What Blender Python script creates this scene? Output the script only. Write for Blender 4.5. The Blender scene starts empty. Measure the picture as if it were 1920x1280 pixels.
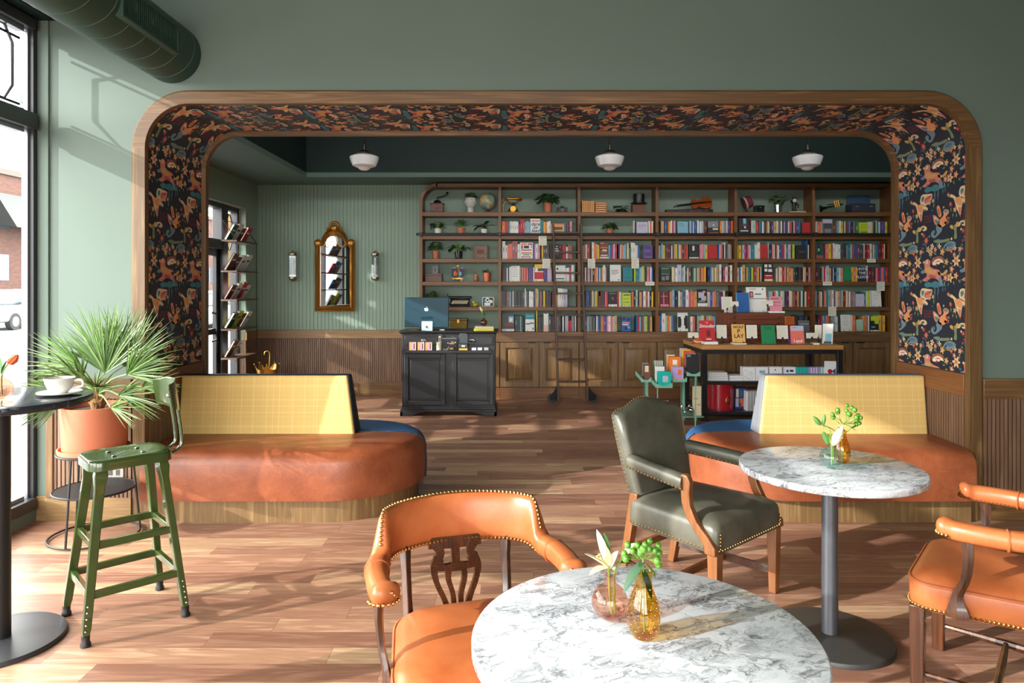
import bpy, math, random
import numpy as np
from mathutils import Vector, Matrix
from math import sin, cos, pi, radians
random.seed(7)
SKY, SUN, EXPO = 13.0, 7.3, 0.0
SC = bpy.context.scene
COL = SC.collection
CAMZ, FPX, CX, HY = 1.52, 1300.0, 960.0, 537.0
def PX(px, Y): return (px - CX) * Y / FPX
def PZ(py, Y): return CAMZ - (py - HY) * Y / FPX

# ------------------------------------------------------------------ mesh builder
class MB:
    def __init__(s, smooth=False):
        s.v = []; s.f = []; s.m = []; s.sm = []; s.T = None; s.cm = 0; s.smooth = smooth
    def add(s, vs, fs, smooth=None):
        b = len(s.v)
        if s.T is not None:
            vs = [tuple(s.T @ Vector(v)) for v in vs]
        s.v.extend([tuple(v) for v in vs])
        for f in fs:
            s.f.append([b + i for i in f]); s.m.append(s.cm); s.sm.append(s.smooth if smooth is None else smooth)
        return s
    def box(s, x0, x1, y0, y1, z0, z1):
        vs = [(x0,y0,z0),(x1,y0,z0),(x1,y1,z0),(x0,y1,z0),(x0,y0,z1),(x1,y0,z1),(x1,y1,z1),(x0,y1,z1)]
        return s.add(vs, [(0,3,2,1),(4,5,6,7),(0,1,5,4),(1,2,6,5),(2,3,7,6),(3,0,4,7)], False)
    def hexa(s, bot, top):
        return s.add(list(bot) + list(top), [(0,3,2,1),(4,5,6,7),(0,1,5,4),(1,2,6,5),(2,3,7,6),(3,0,4,7)], False)
    def loft(s, rings, caps=True, closed=True, smooth=None):
        n = len(rings[0]); vs = [p for r in rings for p in r]; fs = []
        for i in range(len(rings) - 1):
            for j in range(n if closed else n - 1):
                k = (j + 1) % n
                fs.append((i*n+j, i*n+k, (i+1)*n+k, (i+1)*n+j))
        if caps and closed:
            fs.append(tuple(range(n-1, -1, -1))); fs.append(tuple((len(rings)-1)*n + j for j in range(n)))
        return s.add(vs, fs, smooth)
    def lathe(s, prof, c=(0,0,0), n=24, caps=True, smooth=True):
        rings = [[(c[0]+r*cos(2*pi*j/n), c[1]+r*sin(2*pi*j/n), c[2]+z) for j in range(n)] for r, z in prof]
        return s.loft(rings, caps, True, smooth)
    def cyl(s, p0, p1, r0, r1=None, n=12, caps=True):
        return s.tube([p0, p1], [r0, r0 if r1 is None else r1], n, caps=caps)
    def tube(s, pts, r, n=8, closed=False, caps=True, flat=None):
        P = [Vector(p) for p in pts]; m = len(P)
        R = r if isinstance(r, (list, tuple)) else [r]*m
        T = []
        for i in range(m):
            a = P[(i-1) % m] if (closed or i > 0) else P[i]
            b = P[(i+1) % m] if (closed or i < m-1) else P[i]
            t = (b - a); T.append(t.normalized() if t.length > 1e-9 else Vector((0,0,1)))
        up = Vector((0,0,1)) if abs(T[0].z) < .9 else Vector((1,0,0))
        nrm = (up - T[0]*up.dot(T[0])).normalized(); rings = []
        for i in range(m):
            nrm = nrm - T[i]*nrm.dot(T[i])
            nrm = nrm.normalized() if nrm.length > 1e-6 else T[i].orthogonal().normalized()
            bn = T[i].cross(nrm); k = flat or 1.0
            rings.append([tuple(P[i] + nrm*(R[i]*cos(2*pi*j/n)*k) + bn*(R[i]*sin(2*pi*j/n))) for j in range(n)])
        if closed:
            rings.append(rings[0]); return s.loft(rings, False, True, True)
        return s.loft(rings, caps, True, True)
    def sphere(s, c, r, n=12, m=8, rz=None, ry=None):
        rz = r if rz is None else rz; ry = r if ry is None else ry
        rings = []
        for i in range(1, m):
            a = -pi/2 + pi*i/m
            rings.append([(c[0]+r*cos(a)*cos(2*pi*j/n), c[1]+ry*cos(a)*sin(2*pi*j/n), c[2]+rz*sin(a)) for j in range(n)])
        vs = [p for q in rings for p in q]; b = len(vs); vs += [(c[0],c[1],c[2]-rz),(c[0],c[1],c[2]+rz)]; fs = []
        for i in range(m-2):
            for j in range(n):
                k = (j+1) % n; fs.append((i*n+j, i*n+k, (i+1)*n+k, (i+1)*n+j))
        for j in range(n):
            k = (j+1) % n; fs.append((b, k, j)); fs.append((b+1, (m-2)*n+j, (m-2)*n+k))
        return s.add(vs, fs, True)
    def prism(s, poly, a, b, plane='xz', smooth=False):
        """poly 2D extruded: plane xz -> along y, xy -> along z, yz -> along x"""
        def P(u, w, d):
            return (u, d, w) if plane == 'xz' else ((u, w, d) if plane == 'xy' else (d, u, w))
        n = len(poly)
        vs = [P(u, w, a) for u, w in poly] + [P(u, w, b) for u, w in poly]
        fs = [tuple(range(n)), tuple(range(2*n-1, n-1, -1))] + [(j, n+j, n+(j+1) % n, (j+1) % n) for j in range(n)]
        return s.add(vs, fs, smooth)
    def quad(s, *p): return s.add(list(p), [tuple(range(len(p)))], False)
    def build(s, name, mats, parent=None, loc=None, rotz=0, bevel=0, seg=2, sub=0, angle=35, rot=None):
        me = bpy.data.meshes.new(name); me.from_pydata(s.v, [], s.f); me.validate(); me.update()
        for m in (mats if isinstance(mats, (list, tuple)) else [mats]): me.materials.append(m)
        if len(me.polygons) == len(s.f):
            me.polygons.foreach_set('material_index', s.m)
            me.polygons.foreach_set('use_smooth', s.sm)
        import bmesh
        bm = bmesh.new(); bm.from_mesh(me); bmesh.ops.recalc_face_normals(bm, faces=bm.faces); bm.to_mesh(me); bm.free()
        if any(s.sm): me.set_sharp_from_angle(angle=radians(angle))
        o = bpy.data.objects.new(name, me); COL.objects.link(o)
        if parent is not None: o.parent = parent
        if loc: o.location = loc
        if rotz: o.rotation_euler[2] = rotz
        if rot: o.rotation_euler = rot
        if bevel:
            b = o.modifiers.new('edge', 'BEVEL'); b.width = bevel; b.segments = seg; b.limit_method = 'ANGLE'; b.angle_limit = radians(40)
            b.harden_normals = False
            me.polygons.foreach_set('use_smooth', [True]*len(me.polygons)); me.set_sharp_from_angle(angle=radians(angle))
        if sub:
            q = o.modifiers.new('round', 'SUBSURF'); q.levels = sub; q.render_levels = sub
            me.polygons.foreach_set('use_smooth', [True]*len(me.polygons))
        return o

def tag(o, label, cat, group=None):
    o['label'] = label; o['category'] = cat
    if group: o['group'] = group
    return o
def thing(name, label, cat, loc=(0,0,0), rotz=0, group=None, rot=None):
    o = bpy.data.objects.new(name, None); COL.objects.link(o); o.empty_display_size = .05
    o.location = loc; o.rotation_euler = rot or (0, 0, rotz)
    return tag(o, label, cat, group)
def struct(mb, name, mats, **k):
    o = mb.build(name, mats, **k); o['kind'] = 'structure'; return o
def kids(o): return [c for c in COL.objects if c.parent == o]
def dup(root, label, loc, rotz=None, group=None):
    r = root.copy(); COL.objects.link(r); r.location = loc; r['label'] = label
    if rotz is not None: r.rotation_euler = (0, 0, rotz)
    if group: r['group'] = group
    for c in kids(root):
        d = c.copy(); COL.objects.link(d); d.parent = r
        for g in kids(c):
            e = g.copy(); COL.objects.link(e); e.parent = d
    return r
def spline(pts, n=6, closed=False):
    P = [Vector(p) if len(p) == 3 else Vector((p[0], p[1], 0)) for p in pts]; m = len(P); out = []
    for i in range(m if closed else m-1):
        g = lambda k: P[k % m] if closed else P[max(0, min(m-1, k))]
        a, b, c, d = g(i-1), g(i), g(i+1), g(i+2)
        for j in range(n):
            t = j/n
            out.append(0.5*((2*b) + (c-a)*t + (2*a-5*b+4*c-d)*t*t + (3*b-a-3*c+d)*t**3))
    if not closed: out.append(P[-1])
    return [tuple(p) for p in out]
def text_mb(txt, size, mb=None, depth=.001, align='CENTER', shear=0, T=None, bold=0):
    cu = bpy.data.curves.new('lettering', 'FONT'); cu.body = txt; cu.size = size; cu.align_x = align; cu.align_y = 'CENTER'
    cu.extrude = depth; cu.shear = shear; cu.resolution_u = 2; cu.offset = bold
    ob = bpy.data.objects.new('lettering', cu); COL.objects.link(ob)
    dg = bpy.context.evaluated_depsgraph_get(); me = ob.evaluated_get(dg).to_mesh()
    vs = [v.co.copy() for v in me.vertices]; fs = [tuple(p.vertices) for p in me.polygons]
    ob.evaluated_get(dg).to_mesh_clear(); bpy.data.objects.remove(ob); bpy.data.curves.remove(cu)
    # text lies in xy -> stand up in xz facing -y
    vs = [(v.x, -v.z, v.y) for v in vs]
    mb = mb or MB(); old = mb.T; mb.T = T; mb.add(vs, fs, False); mb.T = old
    return mb

# ------------------------------------------------------------------ materials
def lin(c):
    c = c/255.0
    return c/12.92 if c <= .04045 else ((c+.055)/1.055)**2.4
def C(r, g=None, b=None):
    if g is None: r, g, b = r
    return (lin(r), lin(g), lin(b), 1)
class NT:
    def __init__(s, name):
        s.mat = bpy.data.materials.new(name); s.mat.use_nodes = True
        s.nt = s.mat.node_tree; s.nt.nodes.clear()
        s.out = s.nt.nodes.new('ShaderNodeOutputMaterial')
    def n(s, typ, **k):
        nd = s.nt.nodes.new('ShaderNode' + typ)
        for a, v in k.items():
            if a.startswith('i_'):
                nm = a[2:]; key = int(nm) if nm.isdigit() else nm.replace('_', ' ')
                if hasattr(v, 'is_output'): s.nt.links.new(v, nd.inputs[key])
                else: nd.inputs[key].default_value = v
            else: setattr(nd, a, v)
        return nd
    def math(s, op, a, b=0.0, c=None):
        nd = s.n('Math', operation=op, i_0=a, i_1=b)
        if c is not None:
            if hasattr(c, 'is_output'): s.nt.links.new(c, nd.inputs[2])
            else: nd.inputs[2].default_value = c
        return nd.outputs[0]
    def mix(s, f, a, b, blend='MIX'):
        nd = s.n('Mix', data_type='RGBA', blend_type=blend)
        for i, v in ((0, f), (6, a), (7, b)):
            if hasattr(v, 'is_output'): s.nt.links.new(v, nd.inputs[i])
            else: nd.inputs[i].default_value = v
        return nd.outputs[2]
    def ramp(s, f, stops, interp='LINEAR'):
        nd = s.n('ValToRGB'); cr = nd.color_ramp; cr.interpolation = interp
        while len(cr.elements) < len(stops): cr.elements.new(.5)
        for e, (p, c) in zip(cr.elements, stops): e.position = p; e.color = c
        s.nt.links.new(f, nd.inputs[0]); return nd.outputs[0]
    def coords(s, kind='Object', scale=(1,1,1), rot=(0,0,0), loc=(0,0,0)):
        t = s.n('TexCoord').outputs[kind]
        return s.n('Mapping', i_Vector=t, i_Scale=scale, i_Rotation=rot, i_Location=loc).outputs[0]
    def noise(s, v, scale=5, detail=3, rough=.5, dist=0):
        return s.n('TexNoise', i_Vector=v, i_Scale=scale, i_Detail=detail, i_Roughness=rough, i_Distortion=dist).outputs[0]
    def bsdf(s, color, rough=.5, metal=0, bump=None, bstr=.2, bdist=.005, coat=0, spec=.5, trans=0, sheen=0, emit=None, estr=0, sss=0):
        p = s.n('BsdfPrincipled')
        for k, v in (('Base Color', color), ('Roughness', rough), ('Metallic', metal), ('Coat Weight', coat), ('Specular IOR Level', spec), ('Transmission Weight', trans), ('Sheen Weight', sheen), ('Subsurface Weight', sss)):
            if hasattr(v, 'is_output'): s.nt.links.new(v, p.inputs[k])
            else: p.inputs[k].default_value = v
        if emit is not None: p.inputs['Emission Color'].default_value = emit; p.inputs['Emission Strength'].default_value = estr
        if bump is not None:
            b = s.n('Bump', i_Height=bump, i_Strength=bstr, i_Distance=bdist); s.nt.links.new(b.outputs[0], p.inputs['Normal'])
        s.nt.links.new(p.outputs[0], s.out.inputs[0]); return s.mat
_pl = {}
def plain(r, g=None, b=None, rough=.5, metal=0, coat=0, var=.06, name=None, scale=30, bump=0, sss=0, spec=.5):
    if g is None: r, g, b = r
    key = (r, g, b, rough, metal, coat, bump, sss, spec)
    if key in _pl: return _pl[key]
    t = NT(name or 'paint'); v = t.coords('Object'); nz = t.noise(v, scale, 3)
    c = C(r, g, b); lo = tuple(x*(1-var) for x in c[:3]) + (1,); hi = tuple(min(1, x*(1+var)) for x in c[:3]) + (1,)
    col = t.mix(nz, lo, hi)
    _pl[key] = t.bsdf(col, rough, metal, bump=nz if bump else None, bstr=bump, bdist=.002, coat=coat, sss=sss, spec=spec)
    return _pl[key]
def wood(name, c1, c2, axis='z', rough=.45, scale=1.0, coat=0, contrast=1.0):
    """grain runs along axis"""
    t = NT(name); s = [9*scale, 9*scale, 9*scale]; s['xyz'.index(axis)] = .55*scale
    v = t.coords('Object', tuple(s))
    n1 = t.noise(v, 1.6, 4, .55, 1.2)
    w = t.math('MULTIPLY', n1, 9.0); w = t.math('SINE', w)
    w = t.math('MULTIPLY_ADD', w, .5*contrast, .5)
    s2 = [160*scale]*3; s2['xyz'.index(axis)] = 3*scale
    n2 = t.noise(t.coords('Object', tuple(s2)), 1.0, 2, .6)
    f = t.math('MULTIPLY_ADD', n2, .9, t.math('MULTIPLY', w, .55)); f = t.math('SUBTRACT', f, .25)
    col = t.ramp(f, [(.05, C(c1)), (.85, C(c2))])
    return t.bsdf(col, rough, bump=n2, bstr=.12, bdist=.001, coat=coat)
def tinted(name, c, gloss=.9, ior=1.45, rough=0.0):
    """thin clear sheet: lets light straight through with a tint, mirror sheen by angle"""
    t = NT(name); tr = t.n('BsdfTransparent', i_Color=c); gl = t.n('BsdfGlossy', i_Color=(1,1,1,1), i_Roughness=rough)
    f5 = t.math('POWER', t.n('LayerWeight', i_Blend=.5).outputs['Facing'], 4.0); f0 = ((ior-1)/(ior+1))**2; fr = t.math('MULTIPLY', t.math('MULTIPLY_ADD', f5, .8, f0), gloss)
    mx = t.n('MixShader', i_0=fr); t.nt.links.new(tr.outputs[0], mx.inputs[1]); t.nt.links.new(gl.outputs[0], mx.inputs[2])
    t.nt.links.new(mx.outputs[0], t.out.inputs[0]); return t.mat

# walls
def wallpaint(name, c, bump=.05):
    t = NT(name); nz = t.noise(t.coords('Object'), 2.2, 4); n2 = t.noise(t.coords('Object'), 160, 2)
    k = C(c); return t.bsdf(t.mix(nz, tuple(x*.95 for x in k[:3])+(1,), tuple(x*1.05 for x in k[:3])+(1,)), .62, bump=n2, bstr=bump, bdist=.001, spec=.35)
M_GREEN = wallpaint('sage_wall_paint', (100, 115, 106))
M_GREEN2 = wallpaint('moss_wall_paint', (132, 152, 137))
M_DKGREEN = wallpaint('deep_green_ceiling_paint', (12, 36, 33))
M_CEIL = wallpaint('soffit_paint', (88, 110, 102))
M_FRONTCEIL = wallpaint('front_ceiling_paint', (120, 140, 124))
OAK = wood('oak_casing', (92, 66, 38), (150, 116, 72), 'z', contrast=1.4); OAKX = wood('oak_casing_across', (92, 64, 36), (146, 108, 66), 'x', contrast=1.4)
OAKY = wood('oak_jamb', (110, 68, 38), (160, 108, 64), 'y')
LOAKX = wood('pale_oak_across', (126, 98, 64), (172, 140, 98), 'x', contrast=1.3); LOAK = wood('pale_oak', (118, 90, 56), (168, 136, 92), 'z', contrast=1.6)
SLAT = wood('walnut_slat', (100, 74, 56), (144, 112, 90), 'z')
CASEX = wood('bookcase_oak_across', (98, 62, 34), (150, 102, 58), 'x'); CASEZ = wood('bookcase_oak', (98, 62, 34), (148, 100, 56), 'z')
DOORW = wood('cabinet_oak', (112, 82, 50), (162, 126, 82), 'z', contrast=1.4)
CHAIRW = wood('dark_mahogany', (44, 24, 14), (112, 62, 30), 'z', rough=.28, coat=.4)
CHAIRW2 = wood('honey_mahogany', (112, 66, 32), (158, 98, 50), 'z', rough=.3, coat=.3)
BUTCHX = wood('butcher_block', (168, 116, 62), (206, 152, 92), 'x'); CHESTX = wood('card_chest_wood', (92, 44, 26), (136, 72, 44), 'x')
DKFRAME = plain(44, 44, 48, rough=.4, name='dark_window_frame'); GRFRAME = plain(150, 152, 160, rough=.3, metal=.6, name='aluminium_stop')
BLK = plain(26, 26, 29, rough=.45, name='black_metal'); BLKM = plain(30, 30, 34, rough=.3, metal=.7, name='black_steel')
BLKPAINT = plain(25, 25, 29, rough=.42, name='black_furniture_paint')
WHITE = plain(232, 232, 230, rough=.5, name='white_card'); PAPER = plain(226, 222, 206, rough=.7, name='cream_paper'); PAGES = plain(222, 216, 200, rough=.8, name='page_edges')
BRASS = plain(190, 146, 70, rough=.28, metal=1, name='brass'); AGEDGOLD = plain(168, 118, 52, rough=.38, metal=.9, var=.35, scale=60, bump=.4, name='aged_gilt')
CHROME = plain(205, 205, 210, rough=.12, metal=1, name='chrome'); NAIL = plain(196, 150, 92, rough=.25, metal=1, name='brass_nail')
TERRA = plain(192, 112, 82, rough=.65, name='terracotta'); SOIL = plain(60, 44, 34, rough=.9, bump=.8, name='potting_soil')
LEAF = [plain(c, rough=.42, var=.3, scale=14, name='leaf') for c in ((54, 96, 40), (78, 124, 56), (40, 74, 44), (104, 140, 70), (150, 176, 90))]
STEM = plain(122, 150, 66, rough=.5, name='stem')
WINGLASS = tinted('window_glass', (.96, .985, .98, 1), .9)
def floor_mat():
    t = NT('hickory_floor'); tc = t.n('TexCoord').outputs['Object']; sp = t.n('SeparateXYZ', i_0=tc)
    x, y = sp.outputs[0], sp.outputs[1]
    ry = t.math('DIVIDE', y, .127); row = t.math('FLOOR', ry)
    wn = t.n('TexWhiteNoise', noise_dimensions='1D', i_W=row).outputs[0]
    rx = t.math('DIVIDE', t.math('MULTIPLY_ADD', wn, 5.3, x), 1.15); colm = t.math('FLOOR', rx)
    cv = t.n('CombineXYZ', i_0=colm, i_1=row).outputs[0]
    rnd = t.n('TexWhiteNoise', noise_dimensions='2D', i_Vector=cv); r1 = rnd.outputs[0]
    tone = t.ramp(r1, [(0, C(150, 110, 90)), (.25, C(164, 124, 102)), (.55, C(178, 138, 112)), (.8, C(190, 150, 122)), (.95, C(210, 178, 142))])
    off = t.n('Vector' + 'Math', operation='MULTIPLY', i_0=rnd.outputs[1], i_1=(30, 30, 30)).outputs[0]
    gv = t.n('VectorMath', operation='ADD', i_0=t.n('Mapping', i_Vector=tc, i_Scale=(.9, 9, 9)).outputs[0], i_1=off).outputs[0]
    g1 = t.noise(gv, 1.5, 4, .55, 1.6); w = t.math('MULTIPLY_ADD', t.math('SINE', t.math('MULTIPLY', g1, 16)), .5, .5)
    g2 = t.noise(t.n('VectorMath', operation='ADD', i_0=t.n('Mapping', i_Vector=tc, i_Scale=(4, 150, 150)).outputs[0], i_1=off).outputs[0], 1, 2, .6)
    dark = t.mix(t.math('MULTIPLY', w, .5), tone, t.mix(1.0, tone, C(150, 105, 90), 'MULTIPLY'))
    dark = t.mix(t.math('MULTIPLY', t.math('SUBTRACT', g2, .35), .5), dark, C(96, 58, 44))
    fy = t.math('FRACT', ry); fx = t.math('FRACT', rx)
    ey = t.math('LESS_THAN', t.math('MINIMUM', fy, t.math('SUBTRACT', 1, fy)), .012)
    ex = t.math('LESS_THAN', t.math('MINIMUM', fx, t.math('SUBTRACT', 1, fx)), .0016)
    gap = t.math('MAXIMUM', ey, ex)
    col = t.mix(t.math('MULTIPLY', gap, .4), dark, C(58, 36, 28))
    rgh = t.math('MULTIPLY_ADD', g2, .12, .34)
    h = t.math('SUBTRACT', t.math('MULTIPLY', g2, .25), gap)
    return t.bsdf(col, rgh, bump=h, bstr=.25, bdist=.002, spec=.45)
def marble(name, base, vein, vein2, rough=.16, scale=1.0, amt=1.0):
    t = NT(name); v = t.coords('Object', (scale*1.0, scale*1.35, scale))
    d = t.noise(v, 5, 5, .6); dv = t.n('VectorMath', operation='ADD', i_0=v, i_1=t.n('CombineXYZ', i_0=t.math('MULTIPLY', d, .35), i_1=t.math('MULTIPLY', d, .28)).outputs[0]).outputs[0]
    def veins(sc, w, det=5):
        n = t.noise(dv, sc, det, .62, .7); a = t.math('ABSOLUTE', t.math('SUBTRACT', n, .5)); return t.math('SUBTRACT', 1.0, t.math('MINIMUM', t.math('DIVIDE', a, w), 1.0))
    v1 = veins(2.4, .02, 4); v2 = veins(6.0, .045, 4); v3 = veins(15, .05, 3); cl = t.noise(dv, 3.6, 5, .6); c2 = t.noise(v, 4.5, 3, .6)
    clr = t.ramp(cl, [(.45, (0,0,0,1)), (.70, (1,1,1,1))]); cl2 = t.ramp(c2, [(.44, (0,0,0,1)), (.66, (1,1,1,1))])
    c = t.mix(t.math('MULTIPLY', clr, .5*amt), C(base), C(vein2))
    c = t.mix(t.math('MULTIPLY', v1, .6*amt), c, C(vein))
    c = t.mix(t.math('MULTIPLY', t.math('MULTIPLY', v2, cl2), .75*amt), c, C(vein))
    c = t.mix(t.math('MULTIPLY', t.math('MULTIPLY', v3, clr), .8*amt), c, C(vein))
    return t.bsdf(c, rough, spec=.4)
def leather(name, c1, c2, rough=.38, crack=.5):
    t = NT(name); v = t.coords('Object'); n1 = t.noise(v, 7, 5, .6, .3)
    vo = t.n('TexVoronoi', feature='DISTANCE_TO_EDGE', i_Vector=t.n('VectorMath', operation='ADD', i_0=v, i_1=t.n('CombineXYZ', i_0=t.math('MULTIPLY', t.noise(v, 12, 3), .12), i_2=t.math('MULTIPLY', t.noise(v, 9, 3), .12)).outputs[0]).outputs[0], i_Scale=22).outputs[0]
    ck = t.ramp(vo, [(0, (1,1,1,1)), (.035, (0,0,0,1))])
    n3 = t.noise(v, 350, 2)
    col = t.mix(t.ramp(n1, [(.3, (0,0,0,1)), (.7, (1,1,1,1))]), C(c1), C(c2))
    k = C(c2); hi = tuple(min(1, x*1.35+.01) for x in k[:3])+(1,)
    col = t.mix(t.math('MULTIPLY', t.math('MULTIPLY', ck, n1), crack), col, hi)
    return t.bsdf(col, rough, bump=t.math('ADD', n3, t.math('MULTIPLY', n1, .6)), bstr=.12, bdist=.002, spec=.5)
TAN = leather('cognac_bench_leather', (124, 62, 36), (152, 84, 52), .36, .8)
ORANGE = leather('orange_chair_leather', (164, 84, 44), (186, 108, 62), .34, .12)
OLIVE = leather('olive_leather', (68, 67, 56), (96, 94, 82), .36, .05)
M_FLOOR = floor_mat()
MARBLE = marble('white_marble', (212, 215, 220), (28, 32, 40), (132, 138, 148), scale=1.9)
BMARBLE = marble('black_marble', (38, 42, 48), (150, 156, 164), (54, 62, 70), rough=.17, amt=.5)
def plaid():
    t = NT('yellow_plaid_cloth'); sp = t.n('SeparateXYZ', i_0=t.n('TexCoord').outputs['Object'])
    def lines(c, per, w, ph=0):
        f = t.math('FRACT', t.math('ADD', t.math('DIVIDE', c, per), ph)); return t.math('LESS_THAN', f, w)
    x, z = sp.outputs[0], sp.outputs[2]
    c = C(218, 184, 116)
    tw = t.math('MULTIPLY', t.math('ADD', lines(x, .0125, .5), lines(z, .0125, .5)), .5)
    col = t.mix(t.math('MULTIPLY', tw, .55), c, C(208, 172, 98))
    for cc in (x, z):
        col = t.mix(t.math('MULTIPLY', lines(cc, .09, .03, .1), .5), col, C(246, 226, 166))
        col = t.mix(t.math('MULTIPLY', lines(cc, .145, .02, .4), .45), col, C(244, 220, 156))
        col = t.mix(t.math('MULTIPLY', lines(cc, .0375, .06, .2), .22), col, C(240, 212, 146))
    n = t.noise(t.coords('Object'), 500, 2)
    return t.bsdf(col, .8, bump=n, bstr=.15, bdist=.001, spec=.2, sheen=.2)
PLAID = plaid()
def ribs(name, c1, c2, ang, pitch):
    t = NT(name); v = t.coords('Object', rot=(0, 0, ang)); x = t.n('SeparateXYZ', i_0=v).outputs[0]
    s = t.math('MULTIPLY_ADD', t.math('SINE', t.math('MULTIPLY', x, 2*pi/pitch)), .5, .5); s = t.math('POWER', s, .6)
    return t.bsdf(t.mix(s, C(c1), C(c2)), .6, bump=s, bstr=.8, bdist=.006, spec=.3)
BLUERIB = ribs('blue_channelled_cloth', (12, 40, 82), (60, 112, 164), radians(-45), .036)
GREYFELT = plain(118, 120, 126, rough=.9, var=.25, scale=220, name='grey_felt'); BLUPIPE = plain(30, 34, 46, rough=.6, name='dark_piping')
def brick_mat():
    t = NT('red_brick'); sp = t.n('SeparateXYZ', i_0=t.n('TexCoord').outputs['Object']); v = t.n('CombineXYZ', i_0=sp.outputs[1], i_1=sp.outputs[2]).outputs[0]
    b = t.n('TexBrick', i_Vector=v, i_Color1=C(86, 50, 40), i_Color2=C(70, 40, 32), i_Mortar=C(84, 72, 66), i_Scale=1.0, i_Mortar_Size=.012)
    b.inputs['Brick Width'].default_value = .42; b.inputs['Row Height'].default_value = .16
    return t.bsdf(b.outputs[0], .85)
# ================================================================== ROOM SHELL
YF, YB = 4.53, 5.37          # arch wall front / rear faces
AX0, AX1, AZ, AR = -2.397, 2.985, 2.72, .30
WL, WLB, XR = -3.11, -3.70, 5.45
YBACK, YREAR, ZC = 9.70, -4.2, 3.9
def arch_path(off=0.0, z0=0.0, n=14):
    x0, x1, zt, r = AX0-off, AX1+off, AZ+off, AR+off
    p = [(x0, z0)] + [(x0, z0 + (zt-r-z0)*k/6) for k in range(1, 6)]
    p += [(x0+r+r*cos(a), zt-r+r*sin(a)) for a in [pi - pi/2*k/n for k in range(n+1)]]
    p += [(x0+r + (x1-x0-2*r)*k/12, zt) for k in range(1, 12)]
    p += [(x1-r+r*cos(a), zt-r+r*sin(a)) for a in [pi/2 - pi/2*k/n for k in range(n+1)]]
    p += [(x1, zt-r + (z0-zt+r)*k/6) for k in range(1, 6)] + [(x1, z0)]
    return p
def sweep(mb, prof, z0=0.0, a=0, b=None):
    paths = [[(x, y, z) for x, z in arch_path(o, z0)[a:b]] for o, y in prof]
    N = len(paths[0]); m = len(prof); vs = [p for q in paths for p in q]; fs = []
    for i in range(m):
        k = (i+1) % m
        for j in range(N-1): fs.append((i*N+j, i*N+j+1, k*N+j+1, k*N+j))
    fs.append(tuple(i*N for i in range(m))); fs.append(tuple(i*N+N-1 for i in reversed(range(m))))
    mb.add(vs, fs, True)
def outer_ring(p, XLf, n=14):
    """point on the wall's rectangle matching each arch point"""
    out = []
    for i, (x, z) in enumerate(p):
        a = 6; b = a+n; c = b+12; d = c+n
        if i < a: out.append((XLf, z))
        elif i <= b:
            k = (i-a)/n
            out.append((XLf, p[a][1] + (ZC-p[a][1])*min(1, 2*k)) if k <= .5 else (XLf + (p[b][0]-XLf)*(2*k-1), ZC))
        elif i < c: out.append((x, ZC))
        elif i <= d:
            k = (i-c)/n
            out.append((p[c][0] + (XR-p[c][0])*min(1, 2*k), ZC) if k <= .5 else (XR, ZC + (p[d][1]-ZC)*(2*k-1)))
        else: out.append((XR, z))
    return out
mb = MB()
ap = arch_path(.006)
for y, xl in ((YF, WL-.03), (YB, WLB-.05)):
    op = outer_ring(ap, xl); N = len(ap)
    vs = [(x, y, z) for x, z in ap] + [(x, y, z) for x, z in op]
    mb.add(vs, [(j, j+1, N+j+1, N+j) for j in range(N-1)], False)
N = len(ap)
mb.add([(x, YF, z) for x, z in ap] + [(x, YB, z) for x, z in ap], [(j, j+1, N+j+1, N+j) for j in range(N-1)], False)
struct(mb, 'wall_middle', M_GREEN)
# thin pilaster where the front wall meets the glass
mb = MB(); mb.box(WL-.02, -3.02, YF-.016, YF-.0, .0, 3.3); struct(mb, 'trim_1', M_GREEN)
# floor, ceilings, other walls
mb = MB(); mb.quad((WLB-.1, YREAR, 0), (XR+.05, YREAR, 0), (XR+.05, YBACK+.1, 0), (WLB-.1, YBACK+.1, 0)); struct(mb, 'floor', M_FLOOR)
mb = MB(); mb.box(WL-.25, XR, YREAR, YF+.02, ZC, ZC+.1); struct(mb, 'ceiling', M_FRONTCEIL)
mb = MB(); TX0, TY1, ZL = -2.67, 9.0, 2.94
mb.box(WLB-.1, TX0, YB-.02, YBACK+.1, ZL, ZL+.06); mb.box(TX0, XR, TY1, YBACK+.1, ZL, ZL+.06)
struct(mb, 'ceiling_soffit', M_CEIL)
mb = MB(); mb.box(TX0-.05, TX0, YB, TY1, ZL+.06, 4.2); mb.box(TX0-.05, XR, TY1, TY1+.05, ZL+.06, 4.2); mb.box(TX0-.05, XR, YB-.02, TY1+.05, 4.2, 4.26)
struct(mb, 'ceiling_tray', M_DKGREEN)
mb = MB(); mb.box(XR, XR+.1, YREAR, YBACK+.1, 0, 4.26); struct(mb, 'wall_right', M_GREEN)
# back wall: grooved boards
mb = MB(); x = WLB-.1; pitch = .0515
mb.box(WLB-.1, XR, YBACK+.004, YBACK+.1, 0, 3.0)
while x < -1.2:
    mb.box(x+.003, x+pitch-.003, YBACK-.004, YBACK+.004, .90, 3.0); x += pitch
struct(mb, 'wall_back', M_GREEN2)
# rear wall behind the camera with unseen openings added to let sky fill light in
mb = MB(); fill_openings = [(-2.7, -.5), (-.1, 1.7)]; zb, zt = .3, 3.3
mb.box(WL-.25, XR, YREAR-.1, YREAR, 0, zb); mb.box(WL-.25, XR, YREAR-.1, YREAR, zt, ZC)
xs = [WL-.25] + [q for w in fill_openings for q in w] + [XR]
for a, b in zip(xs[::2], xs[1::2]): mb.box(a, b, YREAR-.1, YREAR, zb, zt)
struct(mb, 'wall_rear', M_GREEN)
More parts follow.
